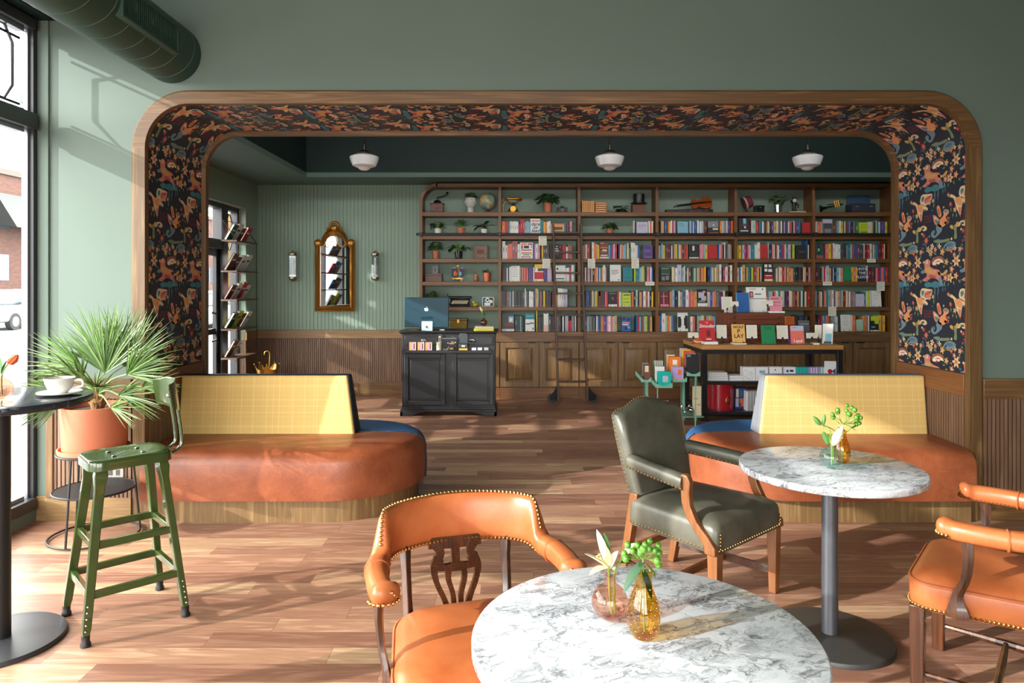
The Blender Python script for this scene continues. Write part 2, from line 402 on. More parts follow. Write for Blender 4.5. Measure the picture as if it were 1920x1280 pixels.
# street-side wall, front room
SILL, HEAD = .09, 3.17
mb = MB(); mb.box(WL-.16, WL+.02, YREAR, YF, 0, SILL); mb.box(WL-.22, WL+.02, YREAR, YF, HEAD+.07, ZC); mb.box(WL-.2, WL+.0, YREAR, -3.74, SILL, HEAD+.07)
mb.hexa([(WL-.06, YF-.012, 0), (WL-.02, YF-.012, 0), (WLB-.02, YB+.02, 0), (WLB-.06, YB+.02, 0)], [(WL-.06, YF-.012, ZC), (WL-.02, YF-.012, ZC), (WLB-.02, YB+.02, ZC), (WLB-.06, YB+.02, ZC)])
struct(mb, 'wall_left', M_GREEN)
mb = MB(); mb.box(WL-.02, -2.98, 2.2, YF-.016, 3.25, 3.33); struct(mb, 'trim_2', M_DKGREEN)
# street-side wall, back room
mb = MB(); mb.box(WLB-.1, -3.56, YB, YBACK, 2.56, 3.0); mb.box(WLB-.02, -3.56, 9.27, YBACK, 0, 2.56); mb.box(WLB-.1, -3.6, YB, 5.55, 0, 2.56); mb.box(WLB-.1, -3.66, 7.70, 7.745, 0, 2.56); mb.box(WLB-.1, WLB+.03, 5.55, 7.70, 0, .45)
struct(mb, 'wall_street', M_GREEN2)

def octagon(mb, y0, y1, z0, z1, x, c=.07, r=.010):
    d = c*1.4; p = [(x, y0+c, z0), (x, y1-c, z0), (x, y1, z0+d), (x, y1, z1-d), (x, y1-c, z1), (x, y0+c, z1), (x, y0, z1-d), (x, y0, z0+d)]
    mb.tube(p, r, 6, closed=True)
# shop windows, front room: one unit per bay
edges = [4.52, 1.75, -1.0, -3.75]
for i, (b, a) in enumerate(zip(edges, edges[1:])):
    fr = MB(); w = .055; we = .04 if i == 0 else w
    fr.box(WL-.06, WL+.05, a, a+w, SILL, HEAD+.07); fr.box(WL-.03, WL+.02, b-we, b, SILL, HEAD+.07)
    fr.box(WL-.06, WL+.05, a+w, b-w, SILL, SILL+.07); fr.box(WL-.06, WL+.05, a+w, b-w, HEAD, HEAD+.07); fr.box(WL-.08, WL+.06, a+w, b-w, 2.53, 2.63)
    o = struct(fr, 'window_%d' % (i+1), DKFRAME, bevel=.004)
    st = MB(); q = .045
    for z0, z1 in ((SILL+.07, 2.53), (2.63, HEAD)):
        st.box(WL-.05, WL+.0, a+w, a+w+q, z0, z1); st.box(WL-.04, WL-.01, b-we-(.016 if i == 0 else q), b-we, z0, z1)
        st.box(WL-.05, WL+.0, a+w+q, b-w-q, z0, z0+.025); st.box(WL-.05, WL+.0, a+w+q, b-w-q, z1-.025, z1)
    st.build('frame_stop', GRFRAME, o)
    oc = MB(); octagon(oc, a+.165, b-.165, 2.685, HEAD-.02, WL-.03); oc.box(WL-.035, WL-.025, a+.1, b-.1, 2.675, 2.69); oc.box(WL-.035, WL-.025, a+.1, b-.1, HEAD-.075, HEAD-.06)
    oc.build('leaded_octagon', DKFRAME, o)
    g = MB(); g.quad((WL-.025, a+w, SILL+.07), (WL-.025, b-we, SILL+.07), (WL-.025, b-we, 2.53), (WL-.025, a+w, 2.53)); g.quad((WL-.025, a+w, 2.63), (WL-.025, b-we, 2.63), (WL-.025, b-we, HEAD), (WL-.025, a+w, HEAD)); g.build('glass_pane', WINGLASS, o)
# back room windows
def back_window(num, a, b, z0, octa=True, mull=()):
    fr = MB(); x0, x1, w = WLB-.05, WLB+.05, .05
    fr.box(x0, x1, a, a+w, z0, 2.56); fr.box(x0, x1, b-w, b, z0, 2.56); fr.box(x0, x1, a, b, z0, z0+w); fr.box(x0, x1, a, b, 2.50, 2.56)
    for m in mull: fr.box(x0, x1, m-.03, m+.03, z0, 2.56)
    o = struct(fr, 'window_%d' % num, DKFRAME, bevel=.004)
    if octa:
        oc = MB(); octagon(oc, a+.08, b-.08, 2.0, 2.46, WLB, .1, .009); oc.build('leaded_octagon', DKFRAME, o)
    g = MB(); g.quad((WLB, a+w, z0+w), (WLB, b-w, z0+w), (WLB, b-w, 2.5), (WLB, a+w, 2.5)); g.build('glass_pane', WINGLASS, o)
    return o
w7 = back_window(7, 8.87, 9.27, .08)
back_window(8, 5.55, 7.70, .45, False, (6.6,))
# mirror-written lettering on the narrow window, meant for the street
TT = Matrix.Translation((WLB+.004, 9.04, 1.47)) @ Matrix.Rotation(radians(-90), 4, 'Z') @ Matrix.Scale(1, 4)
mbt = text_mb('THE', .1, T=Matrix.Translation((WLB+.006, 9.06, 1.49)) @ Matrix.Rotation(radians(-90), 4, 'Z'))
text_mb('ROC', .1, mbt, T=Matrix.Translation((WLB+.006, 9.06, 1.35)) @ Matrix.Rotation(radians(-90), 4, 'Z'))
mbt.build('window_lettering', DKFRAME, w7)
# street door
fr = MB(); x0, x1 = WLB-.06, WLB+.06
fr.box(x0, x1, 7.745, 7.80, 0, 2.56); fr.box(x0, x1, 8.70, 8.87, 0, 2.56); fr.box(x0, x1, 7.80, 8.70, 1.99, 2.11); fr.box(x0, x1, 7.80, 8.70, 2.5, 2.56); fr.box(x0, x1, 7.80, 8.70, 0, .03)
door = struct(fr, 'door_1', DKFRAME, bevel=.004)
lf = MB(); x0, x1 = WLB-.025, WLB+.025
lf.box(x0, x1, 7.80, 7.86, .03, 1.99); lf.box(x0, x1, 8.62, 8.70, .03, 1.99); lf.box(x0, x1, 7.86, 8.62, .03, .28); lf.box(x0, x1, 7.86, 8.62, 1.90, 1.99); lf.box(x0, x1, 7.86, 8.62, .93, 1.0)
leaf = lf.build('door_leaf', BLK, door, bevel=.003)
g = MB(); g.quad((WLB, 7.86, .28), (WLB, 8.62, .28), (WLB, 8.62, 1.90), (WLB, 7.86, 1.90)); g.build('glass_pane', WINGLASS, leaf)
h = MB(); h.tube([(x1, 8.5, .85), (x1+.06, 8.5, .87), (x1+.06, 8.5, 1.18), (x1, 8.5, 1.2)], .016, 8); h.build('pull_handle', BLKM, leaf)
g = MB(); g.quad((WLB, 7.80, 2.11), (WLB, 8.70, 2.11), (WLB, 8.70, 2.5), (WLB, 7.80, 2.5)); g.build('transom_pane', WINGLASS, door)

# wainscot: rails, slats, baseboards
def slats(name, x0, x1, y, z0, z1, back=.03, pitch=.027, d=.014, mat=None):
    mb = MB(); mb.box(x0, x1, y+d, y+back, z0, z1)
    n = max(1, int(round((x1-x0)/pitch))); p = (x1-x0)/n
    for i in range(n): mb.box(x0+i*p+.004, x0+(i+1)*p-.004, y, y+d, z0, z1)
    return struct(mb, name, mat or SLAT)
slats('trim_3', -2.98, -2.47, YF-.03, .15, .80); slats('trim_4', 3.06, XR, YF-.03, .15, .80)
slats('trim_5', -3.56, -1.27, YBACK-.035, .19, .80)
mb = MB(); mb.box(-3.02, -2.47, YF-.036, YF, .79, .92); struct(mb, 'trim_6', OAKX, bevel=.003)
mb = MB(); mb.box(3.06, XR, YF-.036, YF, .79, .92); struct(mb, 'trim_7', OAKX, bevel=.003)
mb = MB(); mb.box(-3.56, -1.27, YBACK-.045, YBACK-.005, .80, .915); struct(mb, 'trim_8', LOAKX, bevel=.003)
mb = MB(); mb.box(-3.02, -2.47, YF-.036, YF, 0, .15); struct(mb, 'baseboard_left', LOAKX, bevel=.003)
mb = MB(); mb.box(-3.09, -3.02, YF-.03, YF-.016, 0, .16); struct(mb, 'baseboard_corner', LOAKX, bevel=.002)
mb = MB(); mb.box(3.06, XR, YF-.036, YF, 0, .15); struct(mb, 'baseboard_right', OAKX, bevel=.003)
mb = MB(); mb.box(-3.56, -1.27, YBACK-.045, YBACK-.005, 0, .19); struct(mb, 'baseboard_back', OAKX, bevel=.003)
mb = MB(); mb.box(-3.02, -2.975, YF-.04, YF, .15, .79); struct(mb, 'trim_9', OAK, bevel=.003)
# street-side pier wainscot in the back room
mb = MB(); mb.box(-3.6, -3.54, 9.26, YBACK-.045, .80, .915); struct(mb, 'trim_10', LOAK, bevel=.003)
mb = MB()
for i in range(14): mb.box(-3.56, -3.545, 9.275+i*.027, 9.295+i*.027, 0, .80)
for i in range(6): mb.box(-3.7+i*.025, -3.682+i*.025, 9.255, 9.268, 0, .80)
struct(mb, 'trim_11', SLAT)

# ================================================================== ARCH
NP = len(arch_path()); FP = [(-.012, YF-.028), (.066, YF-.028), (.078, YF-.016), (.078, YF+.02), (-.012, YF+.02)]; BP = [(-.034, YB-.022), (-.034, YB+.03), (.07, YB+.03), (.07, YB-.0), (.004, YB-.0), (.004, YB-.022)]
for k, (prof, a, b, mt) in enumerate(((FP, 0, 7, OAK), (FP, 6, NP-6, OAKX), (FP, NP-7, None, OAK), (BP, 0, 7, OAK), (BP, 6, NP-6, OAKX), (BP, NP-7, None, OAK))):
    mb = MB(); sweep(mb, prof, 0, a, b); struct(mb, 'trim_%d' % (20+k), mt, angle=30)
# jamb wainscot
for sgn, xj, nm in ((1, AX0, '14'), (-1, AX1, '15')):
    mb = MB()
    def bx(o0, o1, *a): mb.box(*sorted((xj+sgn*o0, xj+sgn*o1)), *a)
    bx(.0, .022, YF+.02, YB-.022, .80, .945); struct(mb, 'trim_'+nm, OAKY, bevel=.003)
    mb = MB(); bx(-.004, .004, YF+.02, YB-.022, 0, .80); y = YF+.022
    while y < YB-.05: bx(.004, .018, y+.004, y+.023, 0, .80); y += .027
    struct(mb, 'trim_%d' % (int(nm)+2), SLAT)

# ------------------------------------------------------------------ wallpaper
NAVY = plain(36, 42, 54, rough=.55, name='navy_wallpaper', var=.05)
WPC = {k: plain(c, rough=.6, var=.12, scale=60, name='wallpaper_ink') for k, c in dict(
    cr=(226, 196, 150), pk=(206, 128, 116), dp=(178, 84, 76), ye=(204, 160, 88), or_=(222, 150, 100), te=(62, 128, 138), gb=(112, 136, 148),
    bl=(84, 112, 128), br=(146, 90, 72), gn=(122, 136, 96), re=(170, 56, 58), wh=(232, 216, 186)).items()}
WPK = list(WPC)
TW, TH = .44, .68
SHP = []                     # (colour, layer, [(u, v)...]) in one tile
def cpt(x, y): return ((x-290)/255*TW, (1025-y)/685*TH)
def blob(c, lay, pts, sm=3):
    SHP.append((c, lay, [(p[0], p[1]) for p in spline([cpt(*p) for p in pts], sm, True)]))
def disc(c, lay, x, y, r, n=9, ry=None):
    ux, uy = cpt(x, y); SHP.append((c, lay, [(ux + r*cos(2*pi*k/n), uy + (ry or r)*sin(2*pi*k/n)) for k in range(n)]))
def flower(x, y, r, c='cr', cc='ye', n=6, cd='dp', rot=0.):
    ux, uy = cpt(x, y); m = n*6
    SHP.append((c, 1, [(ux + r*(.72+.28*cos(n*(2*pi*k/m)))*cos(2*pi*k/m+rot), uy + r*(.72+.28*cos(n*(2*pi*k/m)))*sin(2*pi*k/m+rot)) for k in range(m)]))
    disc(cc, 2, x, y, r*.42, 8); disc(cd, 3, x, y, r*.2, 6)
def leafs(x, y, a, l, c='te', w=.3, lay=1):
    ux, uy = cpt(x, y); d = (cos(a), sin(a)); q = (-d[1], d[0])
    SHP.append((c, lay, [(ux+d[0]*l*t+q[0]*l*w*s, uy+d[1]*l*t+q[1]*l*w*s) for t, s in ((0,0),(.25,.8),(.6,.7),(1,0),(.6,-.7),(.25,-.8))]))
# maned beast, rearing
blob('pk', 1, [(398,368),(418,386),(416,420),(440,440),(478,452),(486,490),(500,540),(488,556),(468,520),(440,506),(414,512),(396,530),(372,528),(366,516),(392,494),(388,468),(362,472),(352,458),(378,440),(376,396)])
blob('ye', 2, [(386,432),(410,428),(428,452),(452,448),(460,466),(430,476),(404,468),(388,462)]); blob('cr', 2, [(380,384),(396,376),(404,392),(392,404)]); disc('dp', 3, 389, 388, .006, 6)
blob('gb', 2, [(352,458),(374,446),(382,462),(362,474)]); blob('gb', 2, [(482,500),(496,520),(500,556),(486,560),(474,524)]); blob('dp', 2, [(410,486),(436,484),(460,500),(440,506),(414,506)])
blob('ye', 1, [(470,462),(500,474),(520,452),(532,456),(522,478),(494,490),(472,482)])
# banner wing over its back
blob('br', 1, [(424,394),(438,366),(470,352),(500,360),(512,388),(500,384),(480,370),(450,376),(434,402)]); blob('wh', 2, [(432,408),(448,380),(478,370),(502,386),(506,402),(488,398),(474,412),(462,404),(450,416)]); blob('pk', 3, [(450,396),(472,382),(490,390),(472,394)])
# water plant with trailing roots
blob('te', 1, [(376,552),(400,534),(426,540),(450,528),(476,540),(508,548),(520,562),(488,566),(452,576),(420,568),(392,574)])
for x, l in ((448, 700), (470, 660), (500, 618), (516, 602)): blob('bl', 1, [(x,560),(x+6,600),(x-2,l-30),(x+3,l),(x-5,l-28),(x-4,600)], 2)
blob('bl', 2, [(410,548),(440,544),(470,552),(440,560)])
# bird with raised wing
blob('cr', 1, [(288,628),(300,620),(318,634),(334,650),(356,648),(384,668),(402,690),(392,702),(370,694),(362,730),(356,786),(346,760),(330,716),(322,680),(312,650),(294,640)])
blob('or_', 2, [(326,652),(350,652),(366,676),(360,710),(338,700),(326,676)]); blob('cr', 1, [(348,640),(350,600),(364,580),(400,584),(432,592),(424,630),(400,658),(372,664)]); blob('pk', 2, [(384,606),(426,600),(416,632),(392,652),(376,640)])
for k in range(4): leafs(382+k*10, 640-k*10, radians(58-14*k), .045, 'dp', .14, 3)
blob('pk', 2, [(344,720),(360,724),(354,776),(346,752)]); blob('te', 2, [(356,606),(370,594),(376,612),(362,636)]); disc('dp', 2, 296, 628, .005, 6); blob('bl', 2, [(372,690),(392,696),(386,704),(368,700)])
# winged serpent with curled tail
blob('gb', 1, [(468,812),(492,826),(496,858),(474,886),(446,908),(424,890),(426,862),(444,850),(450,866),(440,880),(450,890),(462,868),(456,836)]); blob('or_', 1, [(468,820),(484,780),(506,756),(504,726),(522,716),(540,730),(536,750),(520,770),(530,800),(516,826),(492,838)])
blob('pk', 1, [(436,742),(462,758),(480,786),(476,812),(456,818),(442,790)]); blob('cr', 2, [(444,752),(462,768),(474,796),(464,800),(450,780)]); blob('or_', 1, [(462,690),(476,682),(488,722),(492,756),(478,764),(466,730)]); blob('dp', 2, [(468,700),(478,712),(484,748),(474,744)]); blob('te', 3, [(452,776),(470,788),(474,808),(460,804)])
blob('gb', 2, [(506,728),(524,720),(538,732),(520,742)]); blob('br', 1, [(520,778),(540,770),(546,784),(528,792)]); blob('br', 1, [(516,806),(538,804),(540,816),(518,820)])
blob('gn', 1, [(438,930),(470,918),(500,926),(540,920),(544,936),(510,944),(470,946)]); blob('gb', 2, [(450,934),(480,928),(500,936),(474,942)])
# curling sprout, cloud, blossoms, berries
blob('gn', 1, [(316,924),(320,880),(310,850),(322,830),(336,836),(332,870),(334,924)]); blob('cr', 1, [(334,836),(360,810),(388,816),(394,838),(376,848),(362,838),(378,832),(366,824),(346,848)]); blob('te', 2, [(346,836),(364,820),(380,822),(362,828)]); blob('ye', 1, [(318,846),(300,830),(290,842),(306,860)]); blob('ye', 2, [(326,838),(336,812),(346,826),(338,850)])
blob('gb', 1, [(250,984),(262,956),(290,940),(322,950),(326,972),(300,996),(268,1000)]); blob('bl', 2, [(262,972),(290,952),(312,962),(296,978)]); blob('ye', 1, [(256,994),(290,998),(318,986),(320,996),(280,1008)])
flower(330, 392, .044, 'cr', 'or_', 6); flower(292, 506, .036, 'cr', 'ye', 5); flower(328, 494, .026, 'or_', 'cr', 5); flower(302, 448, .028, 'pk', 'cr', 5, 'ye'); flower(518, 506, .028, 'pk', 'cr', 5); flower(524, 396, .026, 'ye', 'cr', 5)
flower(402, 984, .026, 'cr', 'ye', 5); flower(430, 966, .024, 'wh', 'ye', 5); flower(420, 1006, .03, 'cr', 'or_', 6); flower(452, 990, .022, 'pk', 'cr', 5); flower(390, 920, .03, 'dp', 'or_', 6, 're'); flower(300, 1010, .02, 're', 'pk', 4, 'cr'); flower(478, 968, .02, 'wh', 'ye', 4, 'ye'); flower(322, 990, .018, 'wh', 'ye', 4, 'ye')
flower(296, 690, .02, 're', 'or_', 5); flower(322, 730, .022, 'ye', 'cr', 5); flower(436, 640, .018, 'ye', 'cr', 5); flower(412, 648, .02, 'cr', 'or_', 5); flower(372, 880, .02, 're', 'pk', 5); flower(498, 1010, .03, 'ye', 'cr', 5); flower(352, 1000, .022, 'or_', 'cr', 5); flower(536, 620, .016, 'or_', 'ye', 4); flower(318, 350, .02, 'pk', 'cr', 5)
rr = random.Random(3)
for k in range(16): leafs(376 + (k % 5)*11 + rr.random()*4, 750 + (k//5)*20, pi/2, .014, 're', .3)
for x, y, a, c in ((372,980,2.6,'te'),(376,1000,3.4,'te'),(446,1012,-.6,'gb'),(460,962,.7,'te'),(300,470,2.2,'gn'),(312,530,-1.2,'gn'),(344,520,-.9,'gn'),(346,430,-.3,'te'),(500,430,.2,'gn'),(508,530,-1,'gn'),(344,370,.9,'gn'),(306,410,3,'gn'),(284,540,-2,'te'),(486,990,1.2,'gn'),(512,990,.6,'gn'),(330,756,-1.4,'gn'),(312,752,-1.9,'gn'),(298,712,-1.6,'gn'),(380,940,-1,'te'),(404,900,.6,'gn'),(350,1016,-1.7,'gn'),(420,1022,-1.6,'gn'),(536,470,-1.2,'re'),(410,604,0,'gn'),(440,660,-1.5,'gn')):
    leafs(x, y, a, .03, c, .28)
for k in range(26): disc(rr.choice(['cr', 'ye', 'pk', 'te', 're']), 1, 285+rr.random()*255, 345+rr.random()*680, .005+rr.random()*.005, 6)
# tile -> triangles no longer than 3 cm
import bmesh
def tri_tile():
    V = []; F = []; K = []; L = []
    for c, lay, pts in SHP:
        bm = bmesh.new(); vs = [bm.verts.new((p[0], p[1], 0)) for p in pts]
        try: f = bm.faces.new(vs)
        except ValueError: bm.free(); continue
        bmesh.ops.triangulate(bm, faces=[f])
        for _ in range(2):
            le = [e for e in bm.edges if e.calc_length() > .035]
            if not le: break
            bmesh.ops.subdivide_edges(bm, edges=le, cuts=1); bmesh.ops.triangulate(bm, faces=bm.faces[:])
        bm.verts.index_update(); b = len(V)
        V += [(v.co.x, v.co.y) for v in bm.verts]; L += [lay]*len(bm.verts)
        for f in bm.faces: F.append([b+v.index for v in f.verts]); K.append(WPK.index(c))
        bm.free()
    return np.array(V), np.array(L), F, K
TV, TL, TF, TK = tri_tile()
apath = np.array(arch_path(0, .945)); seg = np.hypot(*np.diff(apath, axis=0).T); cum = np.concatenate([[0], np.cumsum(seg)]); STOT = cum[-1]
def on_arch(s, off):
    x = np.interp(s, cum, apath[:, 0]); z = np.interp(s, cum, apath[:, 1])
    e = .01; dx = np.interp(np.clip(s+e, 0, STOT), cum, apath[:, 0]) - np.interp(np.clip(s-e, 0, STOT), cum, apath[:, 0]); dz = np.interp(np.clip(s+e, 0, STOT), cum, apath[:, 1]) - np.interp(np.clip(s-e, 0, STOT), cum, apath[:, 1])
    l = np.hypot(dx, dz); return x + dz/l*off, z - dx/l*off
mb = MB(); pp = arch_path(0, .945); n_ = len(pp); yy = [YF+.015, YB-.02]
mb.add([(x, y, z) for y in yy for x, z in pp], [(j, j+1, n_+j+1, n_+j) for j in range(n_-1)], True)
wp = struct(mb, 'trim_18', NAVY)
mb = MB(); y0, y1 = YF+.022, YB-.024
tiles = []
smid = STOT*.62
for side in (0, 1):
    send = smid if side == 0 else STOT - smid
    nv = int(math.ceil((send+.2)/TH)); nu = int(math.ceil((y1-y0)/TW))+1
    for i in range(-1, nv):
        for j in range(-1, nu+1):
            u = TV[:, 0] + j*TW + (.18 if side else .02); v = TV[:, 1] + i*TH + .12
            y = y0 + u if side == 0 else y1 - u
            s = v if side == 0 else STOT - v
            yc = np.clip(y, y0, y1)
            sc_ = np.clip(s, .004, smid) if side == 0 else np.clip(s, smid, STOT-.004)
            x, z = on_arch(sc_, .0008 + .0007*TL)
            ok = (np.abs(yc-y) < 1e-6) | (np.abs(np.roll(yc, 1)-np.roll(y, 1)) < 1e-6)
            inside = (np.abs(yc-y) < 1e-6) & (np.abs(sc_-s) < 1e-6)
            if not inside.any(): continue
            b = len(mb.v); mb.v.extend(zip(x.tolist(), yc.tolist(), z.tolist()))
            for f, k in zip(TF, TK):
                if inside[f[0]] or inside[f[1]] or inside[f[2]]:
                    mb.f.append([b+q for q in f]); mb.m.append(k); mb.sm.append(False)
used = sorted({q for f in mb.f for q in f}); mp = {q: i for i, q in enumerate(used)}
mb.v = [mb.v[q] for q in used]; mb.f = [[mp[q] for q in f] for f in mb.f]
me = bpy.data.meshes.new('wallpaper_pattern'); me.from_pydata(mb.v, [], mb.f)
for k in WPK: me.materials.append(WPC[k])
me.polygons.foreach_set('material_index', mb.m); me.update()
o = bpy.data.objects.new('wallpaper_pattern', me); COL.objects.link(o); o.parent = wp
# ================================================================== BOOKCASE
YS = 9.40; K = YS/FPX
UP = [789.5, 937, 1086, 1232, 1380, 1526, 1673]           # upright centres as seen
UX = [PX(u, YS) for u in UP]
SH = [(397.5, 405), (441, 448.5), (485, 492), (528, 535), (575.6, 582)]
SHZ = [(PZ(a, YS), PZ(b, YS)) for a, b in SH]; CTZ = PZ(622, YS); TOPZ = PZ(343.5, YS)
bc = thing('bookcase', 'wall-wide dark oak built-in bookcase with one rounded top corner', 'bookcase', (0, 0, 0))
hw = .019
for i, x in enumerate(UX):
    m = MB()
    if i == 0:
        r = .24; p = [(x-hw, CTZ)]
        p += [(x-hw+r-r*cos(a), TOPZ-r+r*sin(a)) for a in [pi/2*k/10 for k in range(11)]]
        q = [(x+hw+(r-2*hw)-(r-2*hw)*cos(a), TOPZ-.045-(r-2*hw)+(r-2*hw)*sin(a)) for a in [pi/2*k/10 for k in range(11)]]
        poly = p + q[::-1] + [(x+hw, CTZ)]
        n = len(poly); vs = [(u, YS, w) for u, w in poly] + [(u, YBACK-.005, w) for u, w in poly]; h = 12
        fs = [(k, k+1, n-2-k, n-1-k) for k in range(h-1)]; fs += [tuple(n+q_ for q_ in reversed(f)) for f in fs[:]]; fs += [(j, n+j, n+(j+1) % n, (j+1) % n) for j in range(n)]
        m.add(vs, fs, True)
    else: m.box(x-hw, x+hw, YS, YBACK-.005, CTZ, TOPZ-.04)
    m.build('upright', CASEZ, bc)
m = MB(); m.box(UX[0]+.2, UX[-1]+.3, YS, YBACK-.005, TOPZ-.05, TOPZ); m.build('top_rail', CASEX, bc, bevel=.003)
for a, b in SHZ:
    for x0, x1 in zip(UX, UX[1:]):
        m = MB(); m.box(x0+hw+.001, x1-hw-.001, YS+.004, YBACK-.006, b, a); m.build('shelf', CASEX, bc, bevel=.002)
m = MB(); m.box(UX[0], UX[-1]+.3, YBACK-.012, YBACK+.002, CTZ, TOPZ-.01); m.build('back_panel', M_GREEN2, bc)
# worktop, base cabinets
m = MB(); m.box(UX[0]-hw, UX[-1]+.3, YS-.012, YBACK-.006, CTZ-.135, CTZ)
tag(m.build('bookcase_counter', wood('counter_oak', (104, 72, 46), (150, 112, 76), 'x', contrast=1.3), bevel=.003), 'long oak counter rail under the wall of bookshelves', 'counter')
names = ['behind the black cash desk', 'beside the black cash desk, partly behind the ladder', 'just past the ladder', 'behind the mint card rack', 'behind the display table', 'at the arch end of the bookcase']
for i, (x0, x1) in enumerate(zip(UX, UX[1:])):
    t = thing('base_cabinet', 'oak base cabinet with two panelled doors ' + names[i], 'cabinet', (x0, YS, 0), group='base cabinets under the bookcase')
    w = x1-x0-.002; m = MB(); m.box(.001, w, .03, .28, .155, CTZ-.136); m.build('carcass', CASEZ, t)
    m = MB(); m.box(.001, w, .012, .25, 0, .154); m.build('toe_board', CASEX, t)
    for k in (0, 1):
        a = .006 + k*w/2; b = a + w/2 - .012; z0, z1 = .16, CTZ-.14
        m = MB(); s = .075
        m.box(a, a+s, 0, .028, z0, z1); m.box(b-s, b, 0, .028, z0, z1); m.box(a+s, b-s, 0, .028, z0, z0+s); m.box(a+s, b-s, 0, .028, z1-s, z1)
        m.box(a+s, b-s, .026, .028, z0+s, z1-s)
        m.hexa([(a+s+.014, .026, z0+s+.014), (b-s-.014, .026, z0+s+.014), (b-s-.014, .026, z1-s-.014), (a+s+.014, .026, z1-s-.014)], [(a+s+.04, .010, z0+s+.04), (b-s-.04, .010, z0+s+.04), (b-s-.04, .010, z1-s-.04), (a+s+.04, .010, z1-s-.04)])
        d = m.build('door', DOORW, t, bevel=.004)
        m = MB(); c = (b-.1) if k == 0 else (a+.1); m.box(c-.05, c+.05, -.016, 0, z1-.012, z1+.002); m.build('finger_pull', BLK, d, bevel=.003)

# ------------------------------------------------------------------ books
PAL = dict(R=(188, 36, 42), D=(108, 30, 42), O=(226, 112, 46), Y=(226, 184, 48), L=(186, 206, 48), G=(34, 128, 82), g=(44, 78, 60), T=(36, 126, 138), C=(126, 178, 198), B=(34, 92, 160),
           N=(32, 38, 70), V=(92, 66, 136), M=(170, 40, 96), P=(222, 140, 160), K=(30, 30, 34), E=(130, 130, 136), H=(66, 70, 76), W=(224, 224, 220), I=(222, 210, 178), A=(196, 160, 112),
           S=(224, 112, 98), U=(112, 66, 48), l=(188, 184, 206), m=(164, 194, 178), q=(156, 92, 90), w=(226, 176, 98))
CNAME = dict(R='red', D='maroon', O='orange', Y='yellow', L='lime', G='green', g='dark-green', T='teal', C='sky-blue', B='blue', N='navy', V='violet', M='magenta', P='pink', K='black', E='grey', H='charcoal',
             W='white', I='ivory', A='tan', S='salmon', U='brown', l='lilac', m='mint', q='dusty-rose', w='tan')
BM = {k: plain(c, rough=.5, var=.05, name=CNAME[k]+'_cover') for k, c in PAL.items()}
